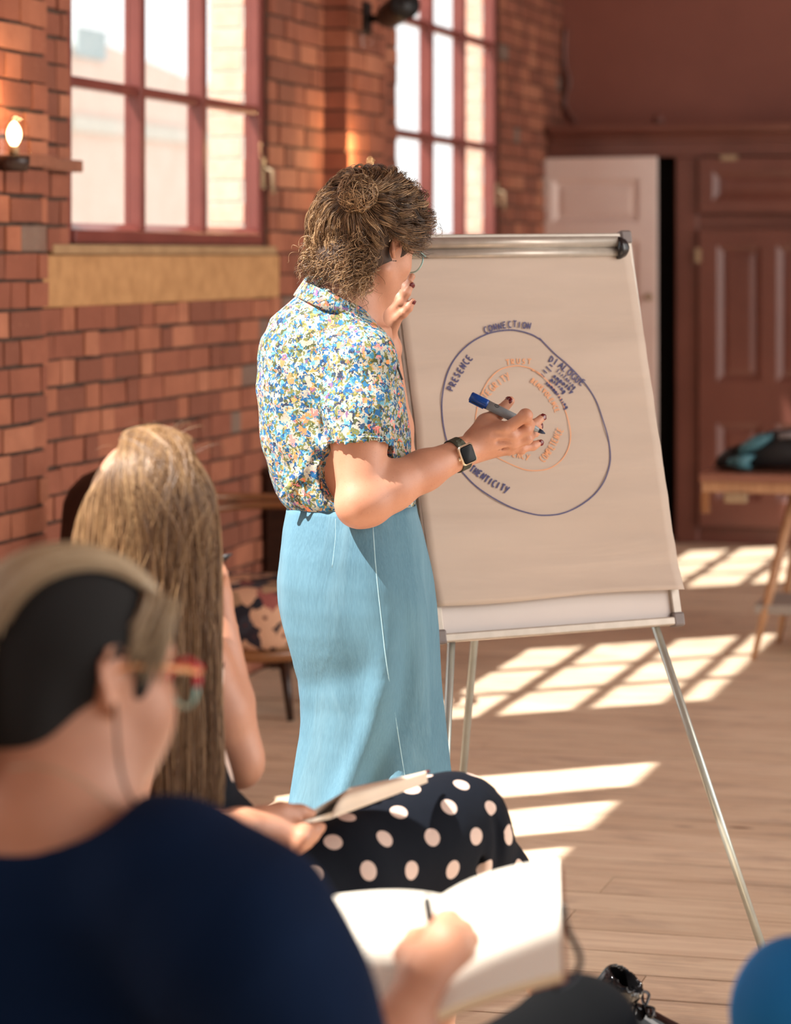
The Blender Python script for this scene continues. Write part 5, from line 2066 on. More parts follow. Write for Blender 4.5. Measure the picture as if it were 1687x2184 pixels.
# nape curls and the loose lock falling in front of the collar on the camera side
g = np.random.default_rng(9)
LO = []
for i in range(2000):
    a = g.uniform(0, 1)
    if a < 0.72:
        st = np.array([g.uniform(-0.115, -0.055), g.uniform(-0.085, -0.005), g.uniform(-0.075, 0.072)])
        ln = g.uniform(0.02, 0.055)
    else:
        st = np.array([g.uniform(-0.075, -0.035), g.uniform(-0.09, -0.02), g.uniform(0.035, 0.076)])
        ln = g.uniform(0.03, 0.085)
    p0 = hair_world(st[None])[0]
    s = np.linspace(0, 1, 22)
    out = np.array(HF) * (-0.25 if a < 0.72 else -0.55) + np.array([0, 0, -1.0]) + g.normal(0, 0.24, 3)
    out /= np.linalg.norm(out)
    e1 = np.cross(out, g.normal(size=3))
    e1 /= np.linalg.norm(e1)
    e2 = np.cross(out, e1)
    r_ = g.uniform(0.003, 0.0095)
    ph = g.uniform(0, 6.28) + s * g.uniform(6, 15)
    LO.append(p0 + out * (ln * s)[:, None] + (e1 * np.cos(ph)[:, None] + e2 * np.sin(ph)[:, None]) * (r_ * np.minimum(1, s * 3))[:, None])
strands_mesh('nape_curls', np.array(LO), g.uniform(0.0004, 0.0009, len(LO)), M['hair_curly'], W, 3, 0.35, g.beta(2.0, 1.8, len(LO)))  # lighter on average, sunlight put into the tone
# bun: coiled locks round a small core
MB().ball(BUN, (0.034, 0.034, 0.032), 16, 10).build('bun_core', M['hair_curly_core'], W)
LO = []
for i in range(620):
    d = g.normal(size=3)
    d /= np.linalg.norm(d)
    e1 = np.cross(d, g.normal(size=3))
    e1 /= np.linalg.norm(e1)
    e2 = np.cross(d, e1)
    s = np.linspace(0, g.uniform(1.6, 4.8), 22)
    R = g.uniform(0.033, 0.0395) * (1 + 0.06 * np.sin(s * g.uniform(1, 4)))
    lat = g.uniform(0.25, 0.95)
    pts = np.array(BUN) + (d * math.sqrt(1 - lat * lat) + 0 * e1) * R[:, None] + (e1 * np.cos(s)[:, None] + e2 * np.sin(s)[:, None]) * (R * lat)[:, None]
    LO.append(pts)
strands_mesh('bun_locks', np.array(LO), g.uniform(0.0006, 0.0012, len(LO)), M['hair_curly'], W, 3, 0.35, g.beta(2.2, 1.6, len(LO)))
# fly-away curls round the outline, fringe curls over the brow
LO = []
for i in range(150):
    if i < 95:
        th = g.uniform(0, 6.28)
        dd = np.array([math.cos(th) * 0.9, abs(math.sin(th)) if g.random() < 0.6 else math.sin(th) * 0.6, g.uniform(-0.6, 0.6)])
        dd /= np.linalg.norm(dd)
        if dd[0] > 0.4 and dd[1] < 0.35:
            continue
        c0 = dd * HRAD * 1.02 + HOFF
        nrm = dd
    else:
        c0 = np.array([g.uniform(0.080, 0.100), g.uniform(0.048, 0.088), g.uniform(-0.03, 0.062)])
        nrm = np.array([0.8, -0.25, 0.2]) + g.normal(0, 0.2, 3)
        nrm /= np.linalg.norm(nrm)
    e1 = np.cross(nrm, g.normal(size=3))
    e1 /= np.linalg.norm(e1)
    e2 = np.cross(nrm, e1)
    s = np.linspace(0, 1, 22)
    r_ = g.uniform(0.004, 0.010)
    ph = g.uniform(0, 6.28) + s * g.uniform(3, 8)
    qq = c0 + nrm * (g.uniform(0.008, 0.026) * s)[:, None] + (e1 * np.cos(ph)[:, None] + e2 * np.sin(ph)[:, None] - e1 * math.cos(0)) * (r_ * np.minimum(1, s * 2))[:, None]
    LO.append(hair_world(qq))
strands_mesh('loose_curls', np.array(LO), g.uniform(0.0003, 0.0007, len(LO)), M['hair_curly'], W, 3)

# ---- watch on the right wrist
wrt = at(972, 983, 5.462)
ad = (rw_ - re_).normalized()
wc = re_.lerp(rw_, 0.955)
s1 = ad.cross(CF).normalized()
s2 = ad.cross(s1).normalized()
if s2.dot(CF) > 0:
    s2 = -s2
ringw = []
for i in range(31):
    a = 2 * math.pi * i / 30
    ringw.append((s1 * math.cos(a) + s2 * math.sin(a)))
watch = tag(empty('wristwatch', wc), "square black-screen watch on the standing woman's right wrist", 'watch')
sw = 0.0105
WR = 0.0315
sr = []
for v in ringw[:-1]:
    c_ = wc + v * WR
    sr.append([c_ - ad * sw, c_ + ad * sw, c_ + ad * sw + v * 0.0026, c_ - ad * sw + v * 0.0026])
sr.append(sr[0])
MB().loft(sr, cap=False, smooth=False).build('watch_strap', M['watch_strap'], watch)
fdir = (s2 * 0.97 - s1 * 0.1).normalized()
fs1 = ad.cross(fdir).normalized()


def rrect(c, u, v, hw, hh, r, n=6):
    out = []
    for (sx, sy, a0) in ((1, 1, 0), (-1, 1, 90), (-1, -1, 180), (1, -1, 270)):
        for i in range(n + 1):
            a = math.radians(a0 + 90 * i / n)
            out.append(c + u * (sx * (hw - r) + r * math.cos(a)) + v * (sy * (hh - r) + r * math.sin(a)))
    return out


wcc = wc + fdir * 0.0318
rr = [rrect(wcc + fdir * h, ad, fs1, 0.0172 * s, 0.0198 * s, 0.006) for h, s in ((-0.004, 0.92), (0.0, 1.0), (0.0055, 1.0), (0.0075, 0.95))]
MB().loft(rr).build('watch_case', M['watch_gold'], watch, 0.0)
rr = [rrect(wcc + fdir * h, ad, fs1, 0.0150 * s, 0.0176 * s, 0.0052) for h, s in ((0.0070, 1.0), (0.0084, 0.98), (0.0090, 0.9))]
MB().loft(rr).build('watch_screen', M['watch_glass'], watch)
MB().tube([wcc + fs1 * 0.004 - ad * 0.0165, wcc + fs1 * 0.004 - ad * 0.0205], 0.0034, 12).build('watch_crown', M['watch_gold'], watch)

# ---- marker pen
pa, pb = at(1003, 845, 5.515), at(1163, 925, 5.502)
pd_ = (pb - pa).normalized()
PL = (pb - pa).length
pen = tag(empty('marker_pen', pa), "grey marker pen with a blue cap in the standing woman's hand", 'pen')
R = 0.0098
MB().tube([pa, pa + pd_ * 0.002, pa + pd_ * 0.034, pa + pd_ * 0.0385], [R * 0.8, R * 1.02, R * 1.02, R * 1.0], 20).build('pen_cap', M['pen_blue'], pen)
MB().tube([pa + pd_ * 0.0385, pa + pd_ * (PL - 0.033)], [R * 0.97, R * 0.97], 20).build('pen_barrel', M['pen_grey'], pen)
MB().tube([pa + pd_ * (PL - 0.033), pa + pd_ * (PL - 0.031), pa + pd_ * (PL - 0.030)], [R * 0.99, R * 0.99, R * 0.8], 20).build('barrel_ring', M['print_black'], pen)
MB().tube([pa + pd_ * (PL - 0.030), pa + pd_ * (PL - 0.024), pa + pd_ * (PL - 0.0235), pa + pd_ * (PL - 0.0175), pa + pd_ * (PL - 0.017), pa + pd_ * (PL - 0.011)], [R * 0.72, R * 0.66, R * 0.60, R * 0.56, R * 0.48, R * 0.40], 18).build('pen_neck', M['pen_grey'], pen)
MB().tube([pa + pd_ * (PL - 0.014), pa + pd_ * (PL - 0.006), pa + pd_ * PL], [R * 0.48, R * 0.36, R * 0.08], 14).build('pen_tip', M['pen_tip'], pen)
pdn = (CF * -1 - pd_ * (CF * -1).dot(pd_)).normalized()
psd = pd_.cross(pdn)
if psd.z > 0:
    psd = -psd
MB().obox(pa + pd_ * 0.018 + psd * (R * 1.05) + pdn * 0.003, pd_ * 0.016, psd * 0.0016, pdn * 0.003).build('cap_clip', M['pen_blue'], pen, 0.001)
MB().obox(pa + pd_ * 0.019 + psd * (R * 0.82) + pdn * (R * 0.62), pd_ * 0.012, psd * 0.0006, pdn * 0.0012).build('clip_slot', M['print_black'], pen)
# printed roundel and line on the barrel
def on_barrel(s, a, r=R * 0.985):
    return pa + pd_ * s + (pdn * math.cos(a) - psd * math.sin(a)) * r


mb = MB()
for i in range(17):
    a0 = 2 * math.pi * i / 16
mb.tube([on_barrel(0.056 + 0.0042 * math.cos(2 * math.pi * i / 16), 0.85 + 0.44 * math.sin(2 * math.pi * i / 16)) for i in range(17)], 0.0006, 5, cap=False)
mb.tube([on_barrel(0.0545, 0.85), on_barrel(0.056, 1.05), on_barrel(0.0575, 0.7)], 0.0006, 5)
mb.tube([on_barrel(0.085, -0.95), on_barrel(0.105, -0.95)], 0.0007, 5)
tag(mb.build('barrel_print', M['print_black'], pen), kind='stuff')
# ------------------------------------------------------------------ the long-haired woman in the polka dot dress
Pn = tag(empty('person', at(420, 2700, 4.05) * 1.0), 'seated woman with long straight blonde hair and a navy polka dot dress', 'person')
Pn.location.z = 0
PF, PU, PR = frame_from((0.62, -0.22, 0.75))
PC = at(330, 1098, 4.0)
SP = SDF(at(200, 2650, 4.0) + Vector((-0.05, -0.45, -0.28)), at(1420, 945, 4.4) + Vector((0.15, 0.50, 0.02)), 0.0048)
PP = head_sdf(SP, PC, PF, PU, PR, 0.96)
SP.cone(PC + PF * -0.02 + PU * -0.05, at(318, 1330, 4.02), 0.052, 0.058, 0.03)
SP.cone(at(318, 1330, 4.02), at(312, 1420, 4.02), 0.060, 0.10, 0.04)
# torso, upper arms, forearms
SP.stack([(at(275, 1400, 4.02), 0.12, 0.08), (at(270, 1560, 4.03), 0.12, 0.09), (at(305, 1700, 4.04), 0.11, 0.09), (at(345, 1860, 4.06), 0.15, 0.14), (at(350, 1960, 4.06), 0.15, 0.14)], 0.04)
# far arm: elbow propped, hand at the chin
a0, a1, a2 = at(425, 1420, 4.14), at(507, 1618, 4.16), at(458, 1275, 4.20)
SP.chain([a0, a0.lerp(a1, 0.5), a1], [0.050, 0.046, 0.036], 0.02)
SP.cone(a1, a1 + cv(0.002, -0.012, 0), 0.034, None, 0.02)
SP.chain([a1, a1.lerp(a2, 0.35), a2], [0.036, 0.036, 0.025], 0.012)
SP.chain([a2, at(452, 1235, 4.20)], [0.026, 0.026], 0.01)
for q, (x0, y0, x1, y1, x2, y2) in enumerate(((466, 1262, 473, 1225, 462, 1196), (462, 1250, 468, 1215, 455, 1190), (456, 1244, 460, 1206, 446, 1184), (450, 1240, 452, 1204, 440, 1188))):
    d0 = 4.185 + 0.014 * q
    finger(SP, [at(452, 1262, 4.2), at(x0, y0, d0), at(x1, y1, d0 - 0.006), at(x2, y2, d0)], 0.0115, 0.0078)
SP.chain([at(448, 1262, 4.19), at(440, 1230, 4.165), at(430, 1205, 4.16)], [0.015, 0.012, 0.009], 0.01)
# near arm: forearm along the lap, hand holding the folded notebook
b0, b1, b2 = at(262, 1440, 3.90), at(245, 1800, 3.80), at(512, 1770, 3.93)
SP.chain([b0, b0.lerp(b1, 0.5), b1], [0.052, 0.048, 0.040], 0.02)
SP.chain([b1, b1.lerp(b2, 0.35), b1.lerp(b2, 0.75), b2], [0.042, 0.042, 0.034, 0.029], 0.015)
SP.cone(b2, at(575, 1768, 3.97), 0.030, 0.030, 0.015)
hk = [(612, 1752, 3.985), (614, 1770, 3.972), (610, 1786, 3.965), (600, 1798, 3.962)]
for q, k_ in enumerate(hk):
    SP.cone(at(548, 1762 + 6 * q, 3.955), at(*k_), 0.020, 0.0145, 0.012)
# thumb on top of the book, fingers folded under it
SP.chain([at(555, 1745, 3.96), at(598, 1731, 3.98), at(640, 1733, 4.00), at(664, 1735, 4.015)], [0.018, 0.0135, 0.0115, 0.008], 0.008)
finger(SP, [at(*hk[0]), at(648, 1774, 3.97), at(672, 1770, 3.995), at(684, 1764, 4.01)], 0.0125, 0.0085)
finger(SP, [at(*hk[1]), at(644, 1787, 3.96), at(664, 1782, 3.99), at(674, 1774, 4.01)], 0.0125, 0.0085)
finger(SP, [at(*hk[2]), at(636, 1800, 3.96), at(652, 1796, 3.99), at(660, 1788, 4.01)], 0.012, 0.0085)
finger(SP, [at(*hk[3]), at(620, 1810, 3.96), at(636, 1808, 3.99), at(644, 1800, 4.01)], 0.011, 0.008)
# legs: crossed, near leg on top
hip, knee, ank = at(385, 2010, 4.04), at(985, 1757, 4.42), at(1165, 2105, 4.60)
SP.chain([hip, hip.lerp(knee, 0.5), knee], [0.095, 0.074, 0.055], 0.03)
SP.chain([knee, knee.lerp(ank, 0.3), ank], [0.053, 0.052, 0.032], 0.02)
hip2, knee2 = at(400, 2010, 4.24), at(900, 1960, 4.66)
ank2 = Vector((knee2.x, knee2.y, 0.10)) + cv(0.02, 0, 0.03)
SP.chain([hip2, hip2.lerp(knee2, 0.5), knee2], [0.092, 0.070, 0.053], 0.03)
SP.chain([knee2, knee2.lerp(ank2, 0.35), ank2], [0.052, 0.050, 0.032], 0.02)
SP.build('body', M['skin_pale'], Pn)
for r in (-1, 1):
    MB().ball(PP(0.0745, 0.003, 0.031 * r), 0.0115, 12, 8).build('eye', M['page'], Pn)

# dress: bodice and a skirt draped over the crossed legs
DX = (knee - hip).normalized()
SD_ = SDF(at(120, 2350, 4.0) + Vector((-0.10, -0.4, -0.05)), at(1180, 1330, 4.4) + Vector((0.12, 0.45, 0.02)), 0.0058)
SD_.stack([(at(305, 1345, 4.02), 0.07, 0.06), (at(270, 1395, 4.02), 0.14, 0.10), (at(268, 1560, 4.03), 0.140, 0.115), (at(310, 1690, 4.05), 0.136, 0.12), (at(385, 1760, 4.09), 0.135, 0.12), (at(375, 1880, 4.09), 0.155, 0.14), (at(365, 2060, 4.09), 0.165, 0.155)], 0.04)
SD_.cone(at(385, 1420, 4.14), at(415, 1480, 4.15), 0.054, 0.052, 0.03)
SD_.cone(at(270, 1440, 3.92), at(262, 1540, 3.89), 0.064, 0.062, 0.03)
SD_.chain([hip + cv(0.02, 0, 0), hip.lerp(knee, 0.5) + cv(0, -0.012, 0), knee + cv(-0.006, -0.004, 0)], [0.098, 0.090, 0.068], 0.04)
SD_.cone(knee + cv(0.010, 0.008, 0.01), knee + cv(0.012, -0.02, 0.0), 0.058, 0.060, 0.03)
# hanging cloth under the thigh and down the shin
for f0, dz in ((0.15, 0.15), (0.35, 0.17), (0.55, 0.18), (0.75, 0.18), (0.9, 0.16)):
    p = hip.lerp(knee, f0)
    SD_.cone(p, p + cv(0.02, -dz, 0.0), 0.075, 0.045, 0.07)
SD_.chain([knee, knee.lerp(ank, 0.35), knee.lerp(ank, 0.72)], [0.066, 0.064, 0.056], 0.03)
SD_.chain([hip2, knee2], [0.10, 0.07], 0.05)
SD_.cone(knee2, knee2.lerp(ank2, 0.4), 0.068, 0.066, 0.04)
SD_.warp(lambda X, Y, Z: 0.0030 * np.sin(X * 28 + Z * 24 + 1.5 * np.sin(Y * 16)))
for (x0_, y0_, x1_, y1_, d) in ((1062, 1720, 1068, 1860, 4.36), (1010, 1790, 1020, 1900, 4.34)):
    SD_.cone(at(x0_, y0_, d), at(x1_, y1_, d), 0.008, 0.006, 0.02, 'sub')
SD_.cut(at(318, 1405, 4.02), cv(0.1, 1, 0), (at(318, 1390, 4.02), 0.11))


def dress_uv(V):
    p = np.asarray(V) - np.array(hip)
    u = p @ np.array(DX)
    side = np.array((CF * -1 - DX * (CF * -1).dot(DX)).normalized())
    topv = np.array(DX.cross(Vector(side)))
    if topv[2] < 0:
        topv = -topv
    a = np.arctan2(p @ topv, p @ side)
    R = 0.10
    h = p @ topv
    v = np.where(h > -0.02, a * R, h)
    return np.stack([u, v], 1)


SD_.build('dress', M['dotted'], Pn, uvf=dress_uv)

# shoes
def shoe(heel, toe, up, parent):
    f = (toe - heel).normalized()
    u = (up - f * up.dot(f)).normalized()
    s = f.cross(u)
    S = SDF(Vector([min(heel[i], toe[i]) - 0.09 for i in range(3)]), Vector([max(heel[i], toe[i]) + 0.10 for i in range(3)]), 0.004)
    L = (toe - heel).length
    ax = (f, u, s)
    S.ell(heel.lerp(toe, 0.72), ax, (0.088, 0.036, 0.044), 0.02)
    S.ell(heel.lerp(toe, 0.30), ax, (0.085, 0.044, 0.036), 0.03)
    S.chain([heel + f * 0.03 + u * 0.02, heel + f * 0.035 + u * 0.065], [0.036, 0.038], 0.02)
    S.cone(heel + f * 0.036 + u * 0.10, heel + f * 0.036 + u * 0.04, 0.033, 0.030, 0.004, 'sub')
    S.cut(heel - u * 0.026, -u)
    o = S.build('shoe', M['patent'], parent)
    sb = MB()
    rings = []
    for h in (-0.036, -0.024):
        rr_ = []
        for i in range(28):
            a = 2 * math.pi * i / 28
            x = 0.5 + 0.53 * math.cos(a)
            wdt = 0.046 * (0.80 + 0.25 * x) * math.sin(a)
            rr_.append(heel + f * (L * x) + s * wdt + u * h)
        rings.append(rr_)
    sb.loft(rings, smooth=False).build('shoe_sole', M['black_plastic'], o)
    MB().obox(heel + f * 0.028 - u * 0.044, f * 0.03, s * 0.03, u * 0.012).build('shoe_heel', M['black_plastic'], o, 0.003)
    for k in range(4):
        c = heel.lerp(toe, 0.44 + 0.07 * k) + u * (0.040 - 0.004 * k)
        MB().tube(spline([c - s * 0.026 - u * 0.012, c + u * 0.004, c + s * 0.026 - u * 0.012], 5), 0.0032, 8).build('shoe_lace', M['black_plastic'], o)
    bw = heel.lerp(toe, 0.42) + u * 0.046
    for sgn in (-1, 1):
        MB().tube(spline([bw, bw + s * 0.02 * sgn + u * 0.012 + f * 0.004, bw + s * 0.036 * sgn + u * 0.004, bw + s * 0.018 * sgn - u * 0.002, bw], 5), 0.0028, 8).build('shoe_bow', M['black_plastic'], o)
    return o


hl = at(1245, 2148, 4.60)
te = at(1408, 2218, 4.64)
te = hl + (te - hl).normalized() * 0.225
shoe(hl + cv(0.0, 0.0, 0), te, cv(0.45, 0.85, -0.25), Pn)
h2 = Vector((ank2.x, ank2.y, 0.046)) - cv(0.03, 0, 0.03)
shoe(h2, h2 + cv(0.16, 0, 0.17), UP.copy(), Pn)

# hair: a smooth fall from a centre parting
HFALL = []
g = np.random.default_rng(21)
PRAD = np.array([0.114, 0.106, 0.100])
# how the fall is bounded at the shoulders: outline in the photograph, row by row
LX = lambda y: np.interp(y, [960, 1000, 1060, 1130, 1195, 1400, 1740], [255, 222, 180, 146, 112, 150, 190])
RX = lambda y: np.interp(y, [960, 1040, 1150, 1300, 1500, 1690, 1745], [410, 462, 474, 477, 476, 484, 482])


def blonde(n, npts, seed, rlo, rhi, shell):
    g = np.random.default_rng(seed)
    out, rad, ton = [], [], []
    for i in range(n):
        # root on the parting line from brow to crown
        pf = g.uniform(-0.9, 0.75)
        side = g.choice([-1, 1]) if abs(pf) < 0.7 else g.choice([-1, 1])
        th0 = pf
        root = np.array([math.sin(th0), math.cos(th0), 0.02 * side])
        # end direction at the widest level of the head
        az = g.uniform(0.0, 1.0)
        ang = math.radians(-38 + 218 * az) if True else 0
        hd_ = np.array([-math.sin(ang - math.pi / 2 + math.pi / 2) * 1.0, 0, 0])
        # azimuth round the back: 0 = towards face on this side, 180 = centre back
        phi = math.radians(g.uniform(52, 180) if i % 4 else g.uniform(130, 180))
        end = np.array([math.cos(phi), -0.28, side * math.sin(phi)])
        end /= np.linalg.norm(end)
        s = np.linspace(0, 1, npts // 2)
        om = math.acos(np.clip(root @ end / np.linalg.norm(root), -1, 1))
        r_ = root / np.linalg.norm(root)
        d = (np.sin((1 - s) * om)[:, None] * r_ + np.sin(s * om)[:, None] * end) / math.sin(om)
        lift = 1 + g.uniform(-0.02, shell)
        q = d * PRAD * lift + np.array([-0.008, 0.012, 0])
        W1 = np.array(PC)[None] + q[:, :1] * np.array(PF) + q[:, 1:2] * np.array(PU) + q[:, 2:3] * np.array(PR)
        e = W1[-1]
        tdir = W1[-1] - W1[-2]
        tdir /= np.linalg.norm(tdir)
        zend = at(300, g.uniform(1722, 1752), 4.0).z
        m = npts - npts // 2
        f = np.linspace(0, 1, m + 1)[1:]
        tot = e[2] - zend
        # ease from the head's slope into a straight fall, then drift a little forward over the shoulder
        xy = tdir[:2] / max(0.3, -tdir[2]) * 0.035
        drift = g.normal(0, 0.006, 2)
        wob = 0.004 * np.sin(f * g.uniform(3, 9) + g.uniform(0, 6))
        X = e[0] + xy[0] * (1 - np.exp(-f * tot / 0.06)) + drift[0] * f + wob * CR.x
        Y = e[1] + xy[1] * (1 - np.exp(-f * tot / 0.06)) + drift[1] * f + wob * CR.y
        Z = e[2] - tot * f
        W2 = np.stack([X, Y, Z], 1)
        P = np.concatenate([W1, W2])
        # gather the ends inside the outline
        v = P - np.array(EYEV)
        zc = v @ np.array(CF)
        xc = v @ np.array(CR)
        px = CX0 + xc / zc * FPX
        py = CY0 - v[:, 2] / zc * FPX
        lo, hi = LX(py), RX(py)
        npx = np.where(px > hi, hi - (px - hi) * 0.15 - g.uniform(0, 14), np.where(px < lo, lo + (lo - px) * 0.1 + g.uniform(0, 8), px))
        P = P + ((npx - px) / FPX * zc)[:, None] * np.array(CR)[None]
        out.append(P)
        rad.append(g.uniform(rlo, rhi))
        ton.append(np.clip(0.5 + 0.28 * math.sin(i * 0.37) + g.normal(0, 0.18), 0, 1))
    return np.array(out), np.array(rad), np.array(ton)


SPH = SDF(PC - Vector((0.2, 0.2, 0.3)), PC + Vector((0.2, 0.2, 0.2)), 0.006)
SPH.ell(PC + PU * 0.010 - PF * 0.01, (PF, PU, PR), (0.100, 0.098, 0.082), 0.01)
SPH.ell(PC + PF * 0.12 + PU * -0.05, (PF, PU, PR), (0.09, 0.09, 0.055), 0.01, 'sub')
SPH.build('hair', M['hair_blonde_core'], Pn)
P3, rad, ton = blonde(5200, 30, 3, 0.0006, 0.0013, 0.10)
# smooth each strand a little
for _ in range(3):
    P3[:, 1:-1] = 0.5 * P3[:, 1:-1] + 0.25 * (P3[:, 2:] + P3[:, :-2])
strands_mesh('long_hair', P3, rad, M['hair_blonde'], Pn, 3, 0.5, ton)
LO = []
for i in range(26):
    th = g.uniform(-0.8, 0.8)
    c0 = np.array(PC) + np.array(PR) * (0.09 * math.sin(th)) + np.array(PU) * (0.118 * math.cos(th)) - np.array(PF) * 0.02
    s = np.linspace(0, 1, 16)
    n_ = np.array(UP) * 0.7 + np.array(CR) * g.normal(0.25, 0.5)
    e1 = np.array(CR) * g.choice([-1, 1])
    LO.append(c0 + n_ * (g.uniform(0.008, 0.03) * np.sin(s * 2.6))[:, None] + e1 * (g.uniform(0.01, 0.05) * s)[:, None])
strands_mesh('loose_hair', np.array(LO), 0.0004, M['hair_blonde'], Pn, 3, 0.4)

# pen at her chin
pn_ = tag(empty('ballpoint_pen', at(470, 1196, 4.19)), "dark pen tip poking out beside the long-haired woman's chin", 'pen')
p0, p1 = at(440, 1210, 4.19), at(478, 1190, 4.185)
dd = (p1 - p0).normalized()
MB().tube([p0 - dd * 0.05, p1], [0.0045, 0.0045], 12).build('pen_barrel', M['print_black'], pn_)
MB().tube([p1, p1 + dd * 0.004, p1 + dd * 0.014], [0.0048, 0.0042, 0.0008], 12).build('pen_tip', M['print_black'], pn_)

# folded-back notebook on her knee
nbk = tag(empty('notebook', at(760, 1715, 4.075)), 'pale softcover notebook folded back on itself on the polka dot lap', 'notebook')
A0, A1 = at(640, 1745, 4.025), at(745, 1683, 4.145)      # near edge of the upper half (spine towards the right)
B0, B1 = at(906, 1650, 4.295), at(800, 1716, 4.175)


def slab(name, quad, th, m, bulge=0.0, n=10):
    """a soft book half: quad p00, p10 (along the near edge), p11, p01; thickness downwards"""
    p00, p10, p11, p01 = quad
    nn = (p10 - p00).cross(p01 - p00).normalized()
    if nn.z < 0:
        nn = -nn
    rings = []
    for i in range(n + 1):
        f = i / n
        a, b = p00.lerp(p10, f), p01.lerp(p11, f)
        bb = nn * (bulge * math.sin(math.pi * f))
        rings.append([a + bb, b + bb, b + bb - nn * th, a + bb - nn * th])
    return MB().loft(rings, smooth=False).build(name, m, nbk)


def plate(name, pxs, d0, d1, m, th=0.004, sw=None):
    """curved leaf over a px outline, its depth running from d0 (left) to d1 (right)"""
    xs = [p[0] for p in pxs]
    P = [at(x, y, d0 + (d1 - d0) * (x - min(xs)) / (max(xs) - min(xs))) for x, y in pxs]
    MB().loft([P, [p + CF * th - UP * th * 0.3 for p in P]], smooth=False).build(name, m, nbk)


plate('page_block', [(638, 1747), (690, 1714), (745, 1682), (760, 1680), (752, 1692), (700, 1724), (652, 1751)], 4.02, 4.15, M['page'], 0.008)
plate('gap_shade', [(664, 1745), (742, 1690), (756, 1690), (746, 1712), (712, 1736), (684, 1744)], 4.035, 4.14, M['book_dark'], 0.006)  # dark leaf stands in for the shade between the two halves
plate('page_block', [(648, 1752), (712, 1731), (742, 1712), (752, 1700), (760, 1704), (746, 1728), (704, 1746), (660, 1754)], 4.00, 4.10, M['page'], 0.006)
rings = []
for i in range(13):
    f = i / 12
    a_ = at(746, 1681, 4.13).lerp(at(906, 1648, 4.30), f)
    b_ = at(704, 1747, 4.02).lerp(at(912, 1669, 4.27), f)
    row_ = []
    for k in range(11):
        h_ = k / 10
        p_ = a_.lerp(b_, h_) - CF * (0.016 * math.sin(math.pi * min(1, h_ * 1.2)) * (1 - 0.3 * f)) + UP * (0.010 * math.sin(math.pi * h_))
        row_.append(p_)
    rings.append(row_ + [p_ + CF * 0.005 for p_ in reversed(row_)])
MB().loft(rings).build('cover', M['kraft'], nbk)
MB().tube(spline([at(905, 1650, 4.300), at(910, 1646, 4.305), at(915, 1645, 4.310)], 4), 0.0022, 6).build('ribbon_marker', M['nail'], nbk)


def simple_chair(c, yaw, label, m1, m2, seat_z=0.44):
    """bentwood chair; faces +Y of its own frame"""
    root = tag(empty('bentwood_chair', (c.x, c.y, 0)), label, 'chair')
    R_ = Matrix.Rotation(yaw, 3, 'Z')
    L = lambda x, y, z: Vector((c.x, c.y, 0)) + R_ @ Vector((x, y, z))
    sr = [[L(0.21 * f * math.cos(a), 0.20 * f * math.sin(a), z) for a in [2 * math.pi * i / 28 for i in range(28)]] for z, f in ((seat_z - 0.03, 0.95), (seat_z - 0.02, 1), (seat_z - 0.006, 1), (seat_z, 0.95))]
    MB().loft(sr).build('seat', m1, root)
    for x, y in ((-0.15, 0.13), (0.15, 0.13), (-0.15, -0.15), (0.15, -0.15)):
        MB().tube([L(x, y, seat_z - 0.02), L(x * 1.25, y * 1.25, 0)], [0.017, 0.013], 10).build('leg', m2, root)
    pts = [L(0.19 * math.cos(a), -0.17 - 0.06 * (math.sin(a)), seat_z - 0.02 + 0.36 * max(0, math.sin(a)) ** 0.6) for a in [math.pi * i / 20 for i in range(21)]]
    MB().tube(pts, 0.013, 10).build('back_hoop', m2, root)
    return root


pc = at(352, 1990, 4.06)
simple_chair(Vector((pc.x, pc.y, 0)), -YAW - math.radians(32) + math.radians(15.7) * 2, 'bentwood chair under the woman in the polka dot dress', M['bent_wood'], M['bent_wood'], min(0.46, max(0.35, pc.z - 0.14)))
# ------------------------------------------------------------------ the woman in navy, nearest to the camera
Fn = tag(empty('person', at(150, 2900, 2.75)), 'woman in a navy top with red-rimmed glasses writing in an open notebook', 'person')
Fn.location.z = 0
FF, FU, FR = frame_from((0.80, -0.14, 0.58))
FC = at(165, 1424, 2.77)
SF = SDF(at(-420, 3300, 2.75) + Vector((-0.05, -0.30, 0)), at(1420, 1170, 2.9) + Vector((0.05, 0.60, 0.02)), 0.0056)
FP = head_sdf(SF, FC, FF, FU, FR, 1.0)
# fuller cheek and jaw on the side we see
SF.ell(FP(0.050, -0.052, 0.036), (FF, FU, FR), (0.040, 0.046, 0.032), 0.025)
SF.ell(FP(0.030, -0.085, 0.030), (FF, FU, FR), (0.040, 0.030, 0.034), 0.025)
fn = at(95, 1720, 2.74)
SF.cone(FC + FF * -0.02 + FU * -0.05, fn, 0.062, 0.068, 0.035)
SF.cone(fn, at(45, 1840, 2.76), 0.070, 0.085, 0.05)
SF.cone(at(60, 1800, 2.74), at(330, 1905, 2.68), 0.055, 0.06, 0.06)
SF.cone(at(60, 1800, 2.76), at(-230, 1915, 2.86), 0.055, 0.06, 0.06)
SF.stack([(at(60, 1850, 2.75), 0.16, 0.10), (at(80, 2100, 2.75), 0.18, 0.14), (at(120, 2500, 2.76), 0.17, 0.14), (at(150, 2800, 2.77), 0.19, 0.17), (at(150, 2950, 2.78), 0.19, 0.17)], 0.05)
